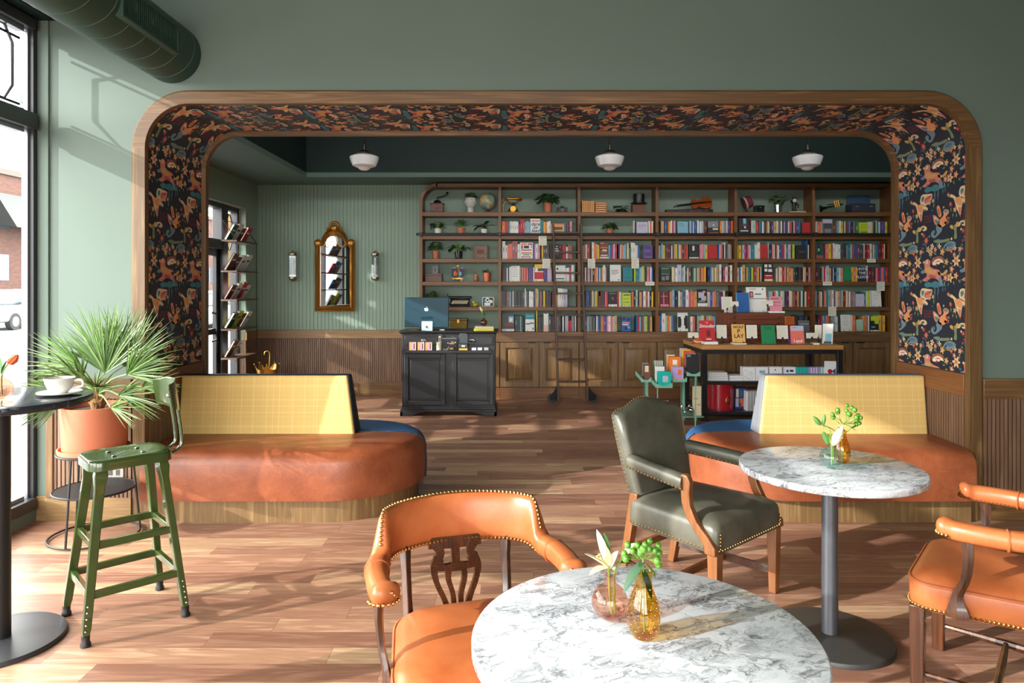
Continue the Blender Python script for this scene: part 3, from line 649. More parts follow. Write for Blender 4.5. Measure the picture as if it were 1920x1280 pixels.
ROWS = {
 (1,2): "@941 O6 R3^25 R3^26 T3 W4^26 W4^26 W4^26 W4^26 M4^20 R4^30 R4^30 C4 C3 C3 {dare} T3^28 T3^28 Y3 O3 W3 W4 {rise} T3 N2 M2 K3 P4",
 (1,3): "@941.5 W6^33 W4^25 S3^26 S3^28 S3^28 q5^33 q5^33 W4^27 {color} B3^29 P2 W4^28 P4^28 _3 Y3^26 H4 H4 U3 _1 {black1} R3 R3 _1 W3^22 q3 q3 q3",
 (1,4): "@942 D2 H2 H2 H2 W2 H3 W3 {wlist} A2 G2 P2 M2 P2 R3 Y2 _1 V3 V3^31 V3 W2 {ywr} V4 V3 l3 l3 P2 _5 {dots} W3 W4 M4 W3^31 m3^31",
 (1,5): "@940 E2 H3 H3 K2 q4 E2 C2 H3 W2 H3 H3 K3 H3 K2 H3 H4^34 W2^34 E3 K3 W4 W4 H4^34 A4^34 m2^33 K2 q4 K3 Y3^30 K3 H3 K2 H3 _2 D3 U3^34 S2^22 A3^22 W3^34 W4^34 W4^34 l4^33 l3^33",
 (1,6): "@940.5 {peak} _1 H4 H3 g3 C2 H3 _4 {wave} _3 Y2^39 K3 H3 K3 H3 W/O3^33 W/O3^33 W/O3^33 H5 K3 H3 D3^36 W2 E3 H4 _3 W3 _2 l3 l3 R3^20 R3^20 E3 E3 _1 W2 K5",
 (2,2): "@1188 W2 _3 {plainw} _1 W3 S3 I3 G3",
 (2,3): "@1093 E2 q3 I3 R4 U2 _3 W4^31 O4^29 A3 Y3 {sculpt} C3 B3 M3 l3 R4 _3 V3 I2 O3 C3 C3 U2 I3^29 G3^20 _1 W4^30 W4^30 W2 I3 B3 _6 {purple}",
 (2,4): "@1097 W2 D3 l4 U3 I2 K4 O4 I2 B3 W2 K2 A3 W4^30 P2 _6 {wquote} _3 {cyan} _3 L3 T4 T3 C3 m3 Y3^29 G2 K3 P4 R2 W3 B3 E3 l2",
 (2,5): "@1098 H2 B5 K2 U3 I3 E3 L3 O2 K2 U3^20 D3 H3 D3 P2 R3 {blackpic} R4 W2 m3 {lime} B2 O3 K4 m4^31 K3 A3 S2 N2 W5 q4 W3 K4 Y3 m4 A2 S3 I2",
 (2,6): "@1097 V4 m3 E3 E3 H3 E2 K3 W3 B3 K2 E2 O4 V4 B2 P3 W4 S3 P2 m3 A4 _8 {bluepat} _10 B3 R3 C3 U3 q3 m2 L4 g2 U3 A4 W5^33 S2 P2",
 (3,2): "@1239.5 A3 A3 _1 B4 N2 O2^28 Y3 W3^28 M3 l2 S2 _2 {ltblue} _2 C2 l2 B3 W2 B4 _2 W3^28 C2 W3 l3 E2 D4^28 _2 {night} _2 O4 I2 C3 E4 W2 V4 D3 O3 q2 E4 W3^28",
 (3,3): "@1235 l3 T2 C3^28 Y4 D2 H4 D4 K2 W2 H3 A3 Y3 g2 C2 I2 S3 D4 q2 R3 O2 _1 {face} _2 P4 P3 C3 Y5 {redbk} _1 B3 W2 S4 N3 W2^30 _1 H3 E2 A3 E3 A3 U2",
 (3,4): "@1238 {dkgreen} _4 I3 I2 _1 W4^25 l8^31 _1 m4 W2^29 H4 W2 U5 N2 g3 m4 g2 m3 O3 U2 A3 O3 Y3 _3 N4 B2 C3 I2 _1 A2 I2 A4 _2 W4^32 K3 M4 I5 D4 W4^31",
 (3,5): "@1234 Y3 {cross} _2 A2 S3 C4^31 _1 N4 N2 W3 A4 T3 V4 W5^31 P2 q2 S4 O4 A4 {swan} I3 l3 B4 P3 O4 G2 E3 V4 D4 I4 K6",
 (3,6): "@1235 S2 B4 W7^33 m3 O5^30 I2 E3 B3 _6 {faces} _5 W4 S4 U2 K2 A2 C4 m3 I3 Y2 D3 P2 C3 I2 Y3 P3 C4 T3 C4 S4 Y3 l3 W2 A3 O3 K5 W4 E4",
 (4,2): "@1384 {blackblue} _1 D2^28 W2 m6^28 R6^25 _1 T3 B2 W3 E2 _1 U3 A3 W2 K4 V4 A5 I3 E3 U2 W3^27 K3 l2 V3 H3 W2 S2 q3 K3 W2 R4 B4 T3 _1 {dkred} _1 m3 T3",
 (4,3): "@1382 L3 Y5 _2 l4 M4 D2 P3 _1 W2 T6 C2 W3 I2 W4^31 {redor} m2^31 N5 _1 P3 I2 g3 S2 W3 B5 M2 U2 S2 W2 T4 l5 D3 L4 _1 {blackline} B3^34 I2 W3 K2 W4^31 l3 Y3",
 (4,4): "@1382 I4 B3 W3 A5^31 D3 Y2 T4 g3 L3 T2 R4 E3 Y2 D3 W2 _3 {bold} H3 _3 I3 D2 W2 I4 R5 I2 D2 A4 O4 A4 H4 K4 K3 H3 K3 D2 I2 A3 K4 _1 P3 E2 O4",
 (4,5): "@1384 K6 D4 E4 H5 B4 E4 W3 O4 S4 T4 O4 W3 E4 q4 C4 I4 U3 S3 W4 C2 T2 _1 I4 m3 K2 V3 D4 W3 I3 q5 D4 Y3 V2 K2 W2 m2 K3 I3 U3 R4",
 (4,6): "@1384 B4 N5 E4 A4 W4 R4 K4 H4 T4 I4 O4 D4 E4 l4 B4 P3 H4 W4 K4 C3 A3 W2 N2 _1 {amber} _1 H4 K3 H3 B2 H4 K3 H4",
 (5,2): "@1529 l2 W2 O4 S3 m2 {greypic} U7 E3 C3 I3 Y4 g2 I3 U3 V3^25 E3 N5 E3 U2 G5 {lime2} _1 W4 I3 A3 _1 g3 m3 T3 W3 _1 V5 V3 L4 Y4",
 (5,3): "@1528 {grnblk} _1 D3^28 P2 S4^27 Y5 R2 _1 W4^29 W3 W3 W4 H5 H3 K3 E4 T4^30 I3 q4 V3 B2 U6 H4 H3 W2^28 D4 R5 W4^28 K2 I2 E4 T3 V2 D4 K2 R4 I2",
 (5,4): "@1527 W2 D6 g3 K3 E2 I2 R3 W2 l5^30 A4 N3 W2 N5 C5 W2 A4 S2 {green1} Y5 S4 Y3 {flood} W4^29 D7 H4 D3 P4 R3 V3 S4 A2 B2 R5",
 (5,5): "@1527 V2 C3 D4 A3 I3 N3 S3 A2 T3 C4 A3 W4^31 N2 P2 I3 A4 E3 m3 D4 R2 I3 g2 W3^28 q4 E5 {wlean} T4^28 I3 L4 {wlean2}",
 (5,6): "@1527 W2 N5 D4 R4 C4 T2 P3 l2 O3 D2 m4 _1 l4 W4 _5 {wlist2} _1 W3 O5 {greycard} A3 O4 E3 W2 {dklime} Y5^30 q3 Y5",
}
# face-out books: width, height (px), cover, band list [(z0, z1, colour, x0, x1)], text lines, look
FO = {
 'dare': (18.5, 31, 'W', [(.83,.9,'S',.1,.9),(.0,.06,'K',.1,.9)], [('dare',.66,.24,.3),('to',.47,.24,.3),('lead',.26,.24,.3)], 'tall white face-out book lettered dare to lead'),
 'rise': (25, 22, 'A', [(.9,1,'O',0,1),(.45,.7,'U',.15,.85)], [], 'broad gold face-out book with an orange top edge behind the ladder'),
 'color': (24, 30, 'W', [(.86,.94,'O',.1,.55),(.86,.94,'M',.62,.95),(.5,.56,'M',.1,.9),(.6,.82,'M',.1,.22),(.66,.84,'O',.86,.95),(.3,.38,'O',.1,.9),(.18,.3,'Y',.84,.95),(.08,.13,'M',.1,.82),(.64,.8,'K',.3,.7),(.2,.26,'G',.25,.72)], [], 'white face-out book with orange and maroon blocks'),
 'black1': (23, 27, 'K', [(.8,.87,'W',.5,.62),(.64,.7,'W',.4,.66),(.5,.56,'W',.4,.74),(.3,.35,'E',.4,.7),(.74,.88,'R',.76,.9)], [], 'black face-out book with white lettering and a red dot'),
 'wlist': (16, 29, 'W', [(.9,.93,'E',.1,.7),(.78,.8,'E',.1,.8),(.66,.68,'E',.1,.85),(.54,.56,'E',.1,.85),(.42,.44,'E',.1,.85),(.3,.32,'E',.1,.8)], [], 'white face-out book with fine lines of print'),
 'ywr': (16.5, 32, 'Y', [(.13,.54,'R',0,1),(.54,.6,'W',0,1),(.6,.76,'H',.35,1),(.6,.8,'W',.1,.35),(.0,.13,'I',0,1)], [], 'face-out book split into yellow, grey and red bands'),
 'dots': (20, 30, 'W', [(.72,.84,'K',.18,.34),(.14,.2,'H',.1,.9),(.62,.64,'E',.1,.9)], [], 'white face-out book with one black ink spot behind the ladder'),
 'peak': (23, 33, 'H', [(.45,.85,'C',.55,.95),(.3,.5,'U',.2,.9),(.55,.75,'W',.62,.85),(.2,.27,'D',.2,.9),(.0,.13,'W',0,1)], [], 'large face-out book with a snowy peak picture on a white stack'),
 'wave': (17, 33, 'W', [(.68,1,'T',0,1),(.84,.88,'C',.15,.9),(.38,.46,'T',.05,.5),(.42,.5,'T',.5,.95),(.1,.2,'H',.8,.92)], [], 'white face-out book with teal top and teal brush stroke'),
 'plainw': (21, 25, 'l', [(.7,.74,'E',.15,.85),(.58,.6,'E',.15,.55)], [], 'pale grey face-out book on the top book shelf'),
 'sculpt': (16, 31, 'U', [(.62,.7,'S',.1,.9),(.42,.54,'I',.3,.8),(.36,.46,'q',.1,.7),(.16,.22,'W',.1,.9),(.0,.1,'W',0,1),(.9,.96,'A',.1,.5)], [], 'brown face-out book with pale stone shapes on the cover'),
 'purple': (18, 25, 'V', [(.8,.84,'N',.15,.8),(.55,.57,'l',.2,.8),(.3,.33,'N',.2,.9),(.1,.12,'l',.1,.9)], [], 'plain purple face-out book'),
 'wquote': (20.5, 31, 'W', [(.66,.68,'H',.12,.8),(.6,.62,'H',.12,.7),(.54,.56,'H',.12,.82),(.48,.5,'H',.12,.75),(.42,.44,'H',.12,.55),(.08,.12,'K',.72,.88)], [], 'tall white face-out book with five lines of small print'),
 'cyan': (17.5, 26, 'C', [(0,1,'T',0,1),(.8,.84,'B',.2,.8),(.28,.3,'N',.1,.9),(.6,.62,'B',.2,.7)], [], 'cyan face-out book beside a white one'),
 'blackpic': (16, 27, 'K', [(.88,.92,'E',.1,.9),(.5,.68,'q',.4,.6),(.42,.5,'U',.55,.75),(.0,.16,'W',0,1)], [], 'black face-out book with a small glowing picture on a white one'),
 'lime': (16, 26, 'L', [(.8,.88,'g',.15,.9),(.55,.58,'g',.1,.8),(.3,.33,'g',.1,.9),(.0,.05,'W',0,1)], [], 'lime face-out book on the second lowest shelf'),
 'bluepat': (17, 27, 'B', [(.55,.64,'P',.05,.85),(.42,.5,'W',.05,.75),(.8,.95,'N',.1,.4),(.7,.9,'N',.6,.9),(.1,.3,'N',.3,.6),(.2,.36,'C',.65,.85)], [], 'blue patterned face-out book with gaps on both sides'),
 'ltblue': (20, 25.5, 'C', [(.82,.86,'B',.12,.5),(.7,.73,'B',.12,.7),(.58,.6,'E',.3,.6),(.1,.16,'N',.2,.65)], [], 'pale blue face-out book on the top book shelf'),
 'night': (20, 26, 'K', [(.55,1,'E',0,1),(.66,.8,'l',.45,.6),(.38,.5,'I',.45,.95),(.06,.18,'O',0,1)], [], 'face-out book with grey sky and orange strip below'),
 'face': (18, 27, 'K', [(.55,.88,'W',.36,.58),(.3,.34,'g',.1,.9),(.22,.25,'g',.1,.9),(.0,.09,'W',0,1)], [], 'black face-out book with a pale face'),
 'redbk': (17, 26, 'R', [(.88,.9,'D',.2,.8),(.66,.68,'D',.3,.7)], [], 'bright red face-out book on the second book shelf'),
 'dkgreen': (17, 26, 'K', [(.9,.95,'m',.1,.9),(.55,.86,'g',0,1),(.5,.53,'m',.05,.95),(.05,.35,'E',.1,.45),(.1,.4,'E',.55,.9)], [], 'black and green face-out book with a grey photograph'),
 'cross': (16, 27, 'D', [(.7,.74,'P',.1,.9),(.1,.98,'P',.38,.46),(.0,.16,'P',0,1)], [], 'maroon face-out book with a pink cross of lines'),
 'swan': (18, 33, 'K', [(.5,.82,'l',.1,.7),(.36,.6,'l',.4,.9),(.78,.9,'P',.55,.85),(.0,.2,'W',0,1),(.25,.35,'E',.1,.8),(.45,.6,'Y',.7,.85)], [], 'face-out book with a lilac swirl on a white stack'),
 'faces': (19, 35, 'W', [(.2,.78,'K',.02,.3),(.3,.68,'K',.3,.36),(.12,.84,'K',.72,.98),(.3,.72,'K',.62,.72),(.0,.14,'W',0,1)], [], 'white face-out book with two facing black silhouettes'),
 'blackblue': (21, 32, 'N', [(0,1,'K',0,1),(.66,.98,'C',.42,.68),(.52,.68,'U',.36,.7),(.4,.52,'W',.5,.64),(.22,.28,'W',.15,.85),(.0,.07,'W',0,1)], [], 'black face-out book with a pale blue figure'),
 'dkred': (16, 24, 'D', [(0,1,'R',.05,1),(.6,.62,'D',.3,.9),(.2,.24,'D',.1,.9)], [], 'dark red face-out book near the end of the top book shelf'),
 'redor': (14, 26, 'R', [(0,1,'O',0,1),(0,1,'R',.03,.97),(.66,.68,'D',.2,.8),(.5,.52,'D',.2,.8)], [], 'scarlet face-out book on the second book shelf'),
 'blackline': (20, 25, 'K', [(.48,.51,'E',.3,.85)], [], 'black face-out book with a single thin grey line'),
 'bold': (17.5, 33, 'K', [(.8,.97,'W',.1,.42),(.8,.97,'W',.55,.85),(.56,.72,'W',.1,.4),(.54,.7,'W',.5,.9),(.14,.38,'R',.05,.95),(.3,.34,'W',.2,.85),(.0,.13,'I',.05,.95)], [], 'black face-out book with big white letters and red band'),
 'amber': (18, 28, 'O', [(0,1,'Y',.0,.05),(.86,.9,'U',.2,.75),(.7,.72,'U',.25,.7)], [], 'amber face-out book showing past the wooden chest'),
 'greypic': (18, 30, 'E', [(.74,1,'l',0,1),(.1,.74,'H',.05,.95),(.1,.4,'E',.15,.85),(.0,.09,'W',0,1)], [], 'grey face-out book with a pale top band'),
 'lime2': (16, 24, 'L', [(.78,.8,'g',.15,.85),(.6,.62,'g',.15,.85),(.2,.26,'g',.1,.9)], [], 'lime face-out book on the top book shelf'),
 'grnblk': (15, 27, 'g', [(.3,.9,'K',.25,.55),(.5,.7,'m',.3,.5),(.0,.22,'q',.05,.95)], [], 'murky green face-out book with a dark figure'),
 'green1': (13, 26, 'G', [], [], 'plain emerald face-out book'),
 'flood': (15, 28, 'N', [(0,1,'K',.0,.04)], [('UNTIL',.82,.2,0),('THE',.55,.2,0),('FLOOD',.28,.2,0)], 'dark face-out book lettered UNTIL THE FLOOD'),
 'wlean': (15, 24, 'l', [(.6,.62,'E',.3,.7)], [], 'smaller pale face-out book leaning on a wire stand'),
 'wlean2': (20, 30, 'W', [(.68,.7,'E',.3,.7),(.5,.52,'E',.3,.6),(0,1,'l',0,.12)], [], 'larger white face-out book leaning on a wire stand'),
 'wlist2': (18, 31, 'W', [(.86,.88,'E',.1,.8),(.74,.76,'E',.1,.8),(.62,.64,'E',.1,.85),(.5,.52,'E',.1,.8),(.38,.4,'E',.1,.7)], [], 'white face-out book full of grey lines on the bottom shelf'),
 'greycard': (13, 22, 'E', [(.0,.05,'K',.3,.7),(0,1,'m',.04,.96)], [], 'blank grey-green face-out booklet on the bottom shelf'),
 'dklime': (16, 28, 'K', [(.5,1,'L',.55,1),(.7,1,'L',.1,.6),(.24,.32,'C',.15,.6),(.0,.08,'W',0,1)], [], 'black and lime face-out book on the bottom shelf'),
}
ORD = 'first second third fourth fifth sixth seventh eighth ninth tenth eleventh twelfth thirteenth fourteenth fifteenth sixteenth seventeenth eighteenth nineteenth twentieth twenty-first twenty-second twenty-third twenty-fourth twenty-fifth twenty-sixth twenty-seventh twenty-eighth twenty-ninth thirtieth thirty-first thirty-second thirty-third thirty-fourth thirty-fifth thirty-sixth thirty-seventh thirty-eighth thirty-ninth fortieth forty-first forty-second forty-third forty-fourth'.split()
BAYN = ['plant', 'first', 'second', 'third', 'fourth', 'last']
SHN = {2: 'top', 3: 'second', 4: 'middle', 5: 'fourth', 6: 'lowest'}
YBK = 9.455; KB = YBK/FPX
def book_mesh(m, w, d, h, ci=0, pi_=1, bi=2, bands=()):
    """standing book, spine toward -y at y=0; base at z=0, x from 0"""
    c = .0025
    m.cm = ci; m.box(0, c, 0, d, 0, h); m.box(w-c, w, 0, d, 0, h); m.box(c, w-c, 0, c, 0, h)
    m.cm = pi_; m.box(c, w-c, c, d-.004, .003, h-.003)
    m.cm = bi
    for a, b in bands: m.box(.0008, w-.0008, -.0006, 0, a*h, b*h)
    m.cm = 0
def darkcol(k): return k in 'RDGgTBNVMKHUqEOS'
spines = []   # (area, bay, row, idx, colour, x, z, w, h, band colour, bands, tilt)
faceouts = []
rb = random.Random(11)
for (bay, row), s in ROWS.items():
    tok = s.split(); px = float(tok[0][1:]); zs = CTZ if row == 6 else SHZ[row-1][0]; idx = 0; xend = UX[bay+1]-hw-.004
    for t in tok[1:]:
        if t[0] == '_': px += float(t[1:]); continue
        if t[0] == '{':
            k = t[1:-1]; w, h = FO[k][:2]; faceouts.append((k, bay, row, PX(px+.5, YBK), zs, w*KB, h*KB)); px += w+1; continue
        h = 25.5 + rb.random()*2.6
        if row in (5, 6): h += 2.5
        if '^' in t: t, hh = t.split('^'); h = float(hh) + rb.random()
        two = None
        if '/' in t: two = t[2]; c, w = t[0], float(t[3:])
        else: c, w = t[0], float(t[1:])
        x = PX(px, YBK); px += w; ww = w*KB - .0012
        if x + ww > xend: continue
        bandc = two or (rb.choice('EIAl') if darkcol(c) else rb.choice('HEUB'))
        bands = [(.0, .36)] if two else ([(.84, .88), (.3, .72)] if rb.random() < .0 else [(.4+rb.random()*.1, .62+rb.random()*.16), (.07, .1)])
        spines.append([ww*h*KB, bay, row, idx, c, x, zs, ww, min(h*KB, .285), bandc, bands, bool(two)]); idx += 1
NIND = 236
keep = set(id(q) for q in sorted(spines, key=lambda q: -q[0])[:NIND])
rest = MB(); rmat = []
def rmi(m):
    if m not in rmat: rmat.append(m)
    return rmat.index(m)
for q in spines:
    a, bay, row, idx, c, x, z, w, h, bc_, bands, two = q
    m = MB(); d = .15 + rb.random()*.02; dy = rb.random()*.012
    # narrow the title band so that it reads as print, not a block
    pr = []
    for b0, b1 in bands: pr.append((b0, b1))
    if id(q) in keep:
        c_ = .0025
        m.cm = 0; m.box(0, c_, 0, d, 0, h); m.box(w-c_, w, 0, d, 0, h); m.box(c_, w-c_, 0, c_, 0, h)
        m.cm = 1; m.box(c_, w-c_, c_, d-.004, .003, h-.003); m.cm = 2
        f = 0 if two else .39
        for b0, b1 in (pr if (two or w > .021) else pr[1:]): m.box(w*f, w*(1-f), -.0006, 0, b0*h, b1*h)
        o = m.build('book', [BM[c], PAGES, BM[bc_]], loc=(x, YBK+dy, z+.0005))
        size = 'wide' if w > .031 else ('slim' if w < .019 else '')
        lab = '%s book, %s from window end, %s book shelf, %s book bay' % ((size+' '+CNAME[c]).strip(), ORD[idx], SHN[row], {1: 'first', 2: 'second', 3: 'third', 4: 'fourth', 5: 'last'}[bay])
        tag(o, lab, 'book', 'books standing on the wall bookcase')
    else:
        b = rest; b.T = Matrix.Translation((x, YBK+dy, z+.0005)); b.cm = rmi(BM[c]); b.box(0, w, 0, d-.004, 0, h); b.cm = rmi(BM[bc_])
        b.box(w*.3, w*.7, -.0006, 0, pr[-1][0]*h, pr[-1][1]*h)
o = rest.build('shelved_books', rmat); o['kind'] = 'stuff'; o['label'] = 'remaining thin books packed along the wall shelves'; o['category'] = 'books'
def faceout(k, x, y, z, w, h, label, spec, lean=.13, group=None, easel=True, d=.022, rotz=0, name='book', stackh=0):
    """book standing cover forward, leaning back"""
    cover, bands, txt = spec
    t = thing(name, label, 'book', (x+w/2, y, z), rotz, group)
    T = Matrix.Translation((0, 0, .006)) @ Matrix.Rotation(-lean, 4, 'X')
    m = MB(); m.T = T; mats = [BM[cover], PAGES]
    def mi(c):
        if BM[c] not in mats: mats.append(BM[c])
        return mats.index(BM[c])
    m.cm = 0; m.box(-w/2, w/2, 0, .003, 0, h); m.box(-w/2, w/2, d-.003, d, 0, h); m.box(-w/2, -w/2+.003, .003, d-.003, 0, h)
    m.cm = 1; m.box(-w/2+.003, w/2-.004, .003, d-.003, .003, h-.003)
    for i, (a, b, c, u, v) in enumerate(bands):
        m.cm = mi(c); m.box(-w/2+u*w, -w/2+v*w, -.0006-.0002*i, 0, a*h, b*h)
    m.build('cover', mats, t)
    if txt:
        lm = MB()
        for s, zc, sz, sh in txt: text_mb(s, sz*h*1.25, lm, .0006, shear=sh, T=T @ Matrix.Translation((0, -.0016, zc*h)), bold=.001)
        lm.build('lettering', BM['W' if darkcol(cover) else 'K'], t)
    if easel:
        m = MB()
        for sx in (-.28, .28):
            m.tube([(sx*w, -.012, .03), (sx*w, -.012, .004), (sx*w, .05, .004), (sx*w, .05 + .1*lean, .1)], .002, 5)
        m.build('wire_stand', BLK, t)
    return t
for k, bay, row, x, z, w, h in faceouts:
    wd, hp, cov, bands, txt, lab = FO[k]
    h = min(h, .27)
    faceout(k, x, YBK-.02, z, w, h, lab, (cov, bands, txt), lean=.1, group='face-out books on the wall bookcase')

# shelf notes hanging over the shelf edges
NOTES = [(1010,1025,442,460,'over a plain black-spined stretch beneath the white dare book'), (1017,1032,485,503,'above the yellow and red banded face-out book'), (1102,1116,485,503,'just past the ladder, second book bay'), (1184,1198,484,503,'above the cyan face-out book'),
         (1210,1227,528,535,'wide and low on the middle shelf edge, second book bay'), (1626,1642,485,492,'wide and low under the maroon books, last book bay'), (1543,1560,528,535,'wide and low under red and white books, last book bay'), (1644,1659,528,545,'above the larger leaning white book'), (1553,1568,575,592,'over the bottom shelf of the last book bay')]
for a, b, c, d, lab in NOTES:
    x0, x1, z1, z0 = PX(a, YS-.006), PX(b, YS-.006), PZ(c, YS-.006), PZ(d, YS-.006)
    m = MB(); m.box(x0, x1, YS-.006, YS-.004, z0, z1); m.cm = 1; n = int((z1-z0)/.014)
    for i in range(1, n): m.box(x0+.012, x1-.012-.03*(i % 3 == 0), YS-.0066, YS-.006, z1-.014*i-.003, z1-.014*i)
    tag(m.build('shelf_note', [PAPER, BM['E']]), 'cream note card ' + lab, 'note card', 'shelf notes on the bookcase edges')

# ------------------------------------------------------------------ rolling ladder and its rail
m = MB(); m.cyl((UX[0]-.06, YS-.05, 2.225), (UX[-1]+.25, YS-.05, 2.225), .016, n=10)
rl = tag(m.build('ladder_rail', BLK), 'long black steel ladder rail along the bookcase', 'rail')
for x in UX:
    m = MB(); m.box(x-.02, x+.02, YS-.07, YS, 2.2, 2.25); m.build('rail_bracket', BLK, rl, bevel=.003)
lad = thing('library_ladder', 'narrow wooden rolling ladder leaning on the bookcase rail', 'ladder')
LW = wood('ladder_wood', (62, 38, 24), (104, 68, 42), 'z')
P0 = [(PX(1047, 9.06), 9.06, .0), (PX(1037, 9.31), 9.31, 2.36)]; P1 = [(PX(1101, 9.06), 9.06, .0), (PX(1089, 9.31), 9.31, 2.36)]
def lerp(p, t): return tuple(p[0][i] + (p[1][i]-p[0][i])*t for i in range(3))
for P in (P0, P1):
    m = MB(); hx, hy = .013, .035
    m.hexa([(P[0][0]-hx, P[0][1]-hy, .03), (P[0][0]+hx, P[0][1]-hy, .03), (P[0][0]+hx, P[0][1]+hy, .03), (P[0][0]-hx, P[0][1]+hy, .03)],
           [(P[1][0]-hx, P[1][1]-hy, P[1][2]), (P[1][0]+hx, P[1][1]-hy, P[1][2]), (P[1][0]+hx, P[1][1]+hy, P[1][2]), (P[1][0]-hx, P[1][1]+hy, P[1][2])])
    m.build('side_rail', LW, lad, bevel=.004)
for py in (435, 472.5, 511.5, 550, 590, 632, 673, 713):
    z = PZ(py, 9.2); t = z/2.36; a, b = lerp(P0, t), lerp(P1, t)
    m = MB(); m.box(a[0]+.013, b[0]-.013, a[1]-.035, a[1]+.03, z-.012, z+.012); m.build('tread', LW, lad, bevel=.004)
for P, s in ((P0, -1), (P1, 1)):
    m = MB(); c = (P[0][0]+s*.085, 9.06, .06); m.tube([(c[0], c[1]-.02, c[2]), (c[0], c[1]+.02, c[2])], .06, 24); w = m.build('caster', BLK, lad)
    m = MB(); x_ = P[0][0]+s*.014; m.prism([(x_, .03), (c[0]+s*.02, .04), (c[0]+s*.03, .09), (c[0]-s*.02, .15), (x_, .22)], 9.034, 9.038, 'xz'); m.tube([(c[0], 9.026, c[2]), (c[0], 9.04, c[2])], .018, 12); m.build('caster_fork', BLKM, w)
    m = MB(); a = lerp(P, .94); m.tube([(a[0], a[1]-.02, a[2]), (a[0], 9.35, 2.31), (a[0], 9.35, 2.252)], .009, 6); m.build('rail_hook', BLK, lad)
# ================================================================== SHELF OBJECTS
def blade(m, base, tip, w, bend=.0, n=4, fold=.25, side=None):
    """leaf blade from base to tip, widest in the middle, bending toward -z"""
    b, t = Vector(base), Vector(tip); d = t-b; L = d.length
    s = d.cross(Vector((0, 0, 1)));
    if s.length < 1e-5: s = Vector((1, 0, 0))
    s.normalize()
    if side is not None: s = (s*cos(side) + d.normalized().cross(s)*sin(side)).normalized()
    up = s.cross(d).normalized(); vs = []
    for i in range(n+1):
        k = i/n; p = b + d*k + Vector((0, 0, -bend*L*k*k)) + up*0
        ww = w*.5*(sin(pi*min(1, .12+.88*k))**.7 if k < 1 else 0)
        vs += [tuple(p - s*ww + up*ww*fold), tuple(p - up*0), tuple(p + s*ww + up*ww*fold)]
    fs = []
    for i in range(n):
        for j in (0, 1): fs.append((i*3+j, i*3+j+1, i*3+j+4, i*3+j+3))
    m.add(vs, fs, True)
def foliage(t, c, n, rad, hgt, lw, ll, mats, seed, droop=.4, up=.6, name='foliage'):
    r = random.Random(seed); m = MB(True); s = MB()
    for i in range(n):
        a = r.random()*2*pi; q = r.random()**.6; x, y = c[0]+rad*q*cos(a)*.85, c[1]+rad*q*sin(a)*.6; z = c[2]+hgt*(1-q*q*.5)*(.35+.65*r.random())
        if r.random() < .35: s.tube([c, ((c[0]+x)/2, (c[1]+y)/2, (c[2]+z)/2+.01), (x, y, z)], .0022, 4)
        a2 = a + r.uniform(-.6, .6); l = ll*r.uniform(.7, 1.2)
        m.cm = r.randrange(len(mats)); blade(m, (x, y, z), (x+l*cos(a2), y+l*sin(a2)*.8, z+l*(up*r.random()-droop*r.random())), lw*r.uniform(.8, 1.2), .25, 3)
    m.build(name, mats, t); 
    if s.v: s.build('stem', STEM, t)
def pot(t, r0, r1, h, mat, rim=True, z=0):
    m = MB(); m.lathe([(r0*.9, z), (r0, z+.004), (r1, z+h), (r1*1.03 if rim else r1, z+h), (r1*.9, z+h), (r1*.88, z+h-.012)], n=24); m.build('pot', mat, t)
    m = MB(); m.lathe([(.0005, z+h-.014), (r1*.89, z+h-.014)], n=16, caps=False); m.build('soil', SOIL, t)
def shz(row): return (CTZ if row == 6 else SHZ[row-1][0]) + .0005     # shelf surface under shelf row 1..6
CERW = plain(214, 214, 208, rough=.3, name='white_glaze'); CERG = plain(150, 156, 166, rough=.35, name='grey_glaze'); COPPER = plain(196, 108, 76, rough=.35, metal=.4, name='copper_pot'); BLKGLZ = plain(34, 36, 40, rough=.12, coat=.5, name='black_glaze')
YD = 9.53
def pl(name, label, px, row, potw, poth, potmat, fol, seed, y=YD, pw1=None, style=None, grp='potted plants on the bookcase'):
    k = y/FPX; t = thing(name, label, 'plant', (PX(px, y), y, shz(row)), 0, grp)
    r = potw*k/2; pot(t, r*.82, r if pw1 is None else pw1*k/2, poth*k, potmat)
    n, rad, h, lw, ll, mats, dr, up = fol
    foliage(t, (0, 0, poth*k-.01), n, rad*k, h*k, lw, ll, [LEAF[i] for i in mats], seed, dr, up); return t
# row 1
t = thing('coffee_grinder', 'old wooden box coffee grinder with an iron crank', 'grinder', (PX(820, YD), YD, shz(1)))
m = MB(); m.box(-.095, .095, -.08, .08, 0, .012); m.box(-.085, .085, -.072, .072, .012, .12); m.box(-.095, .095, -.08, .08, .12, .132); m.build('box', CHESTX, t, bevel=.004)
m = MB(); m.box(-.05, .05, -.078, -.072, .03, .08); m.sphere((0, -.084, .055), .008, 8, 6); m.build('drawer', CHAIRW, t)
m = MB(); m.lathe([(.06, .132), (.045, .165), (.015, .18)], n=16); m.tube([(0, 0, .17), (0, 0, .215), (.06, 0, .225), (.13, 0, .25), (.135, 0, .262)], .007, 8); m.sphere((.135, 0, .275), .018, 10, 8); m.build('crank', BLKM, t)
t = thing('bust_planter', 'pale stone classical head planter sprouting dark leaves', 'planter', (PX(882, YD), YD, shz(1)), 0)
STONE = plain(196, 196, 192, rough=.8, var=.12, scale=40, bump=.3, name='pale_stone')
m = MB(True); rings = []
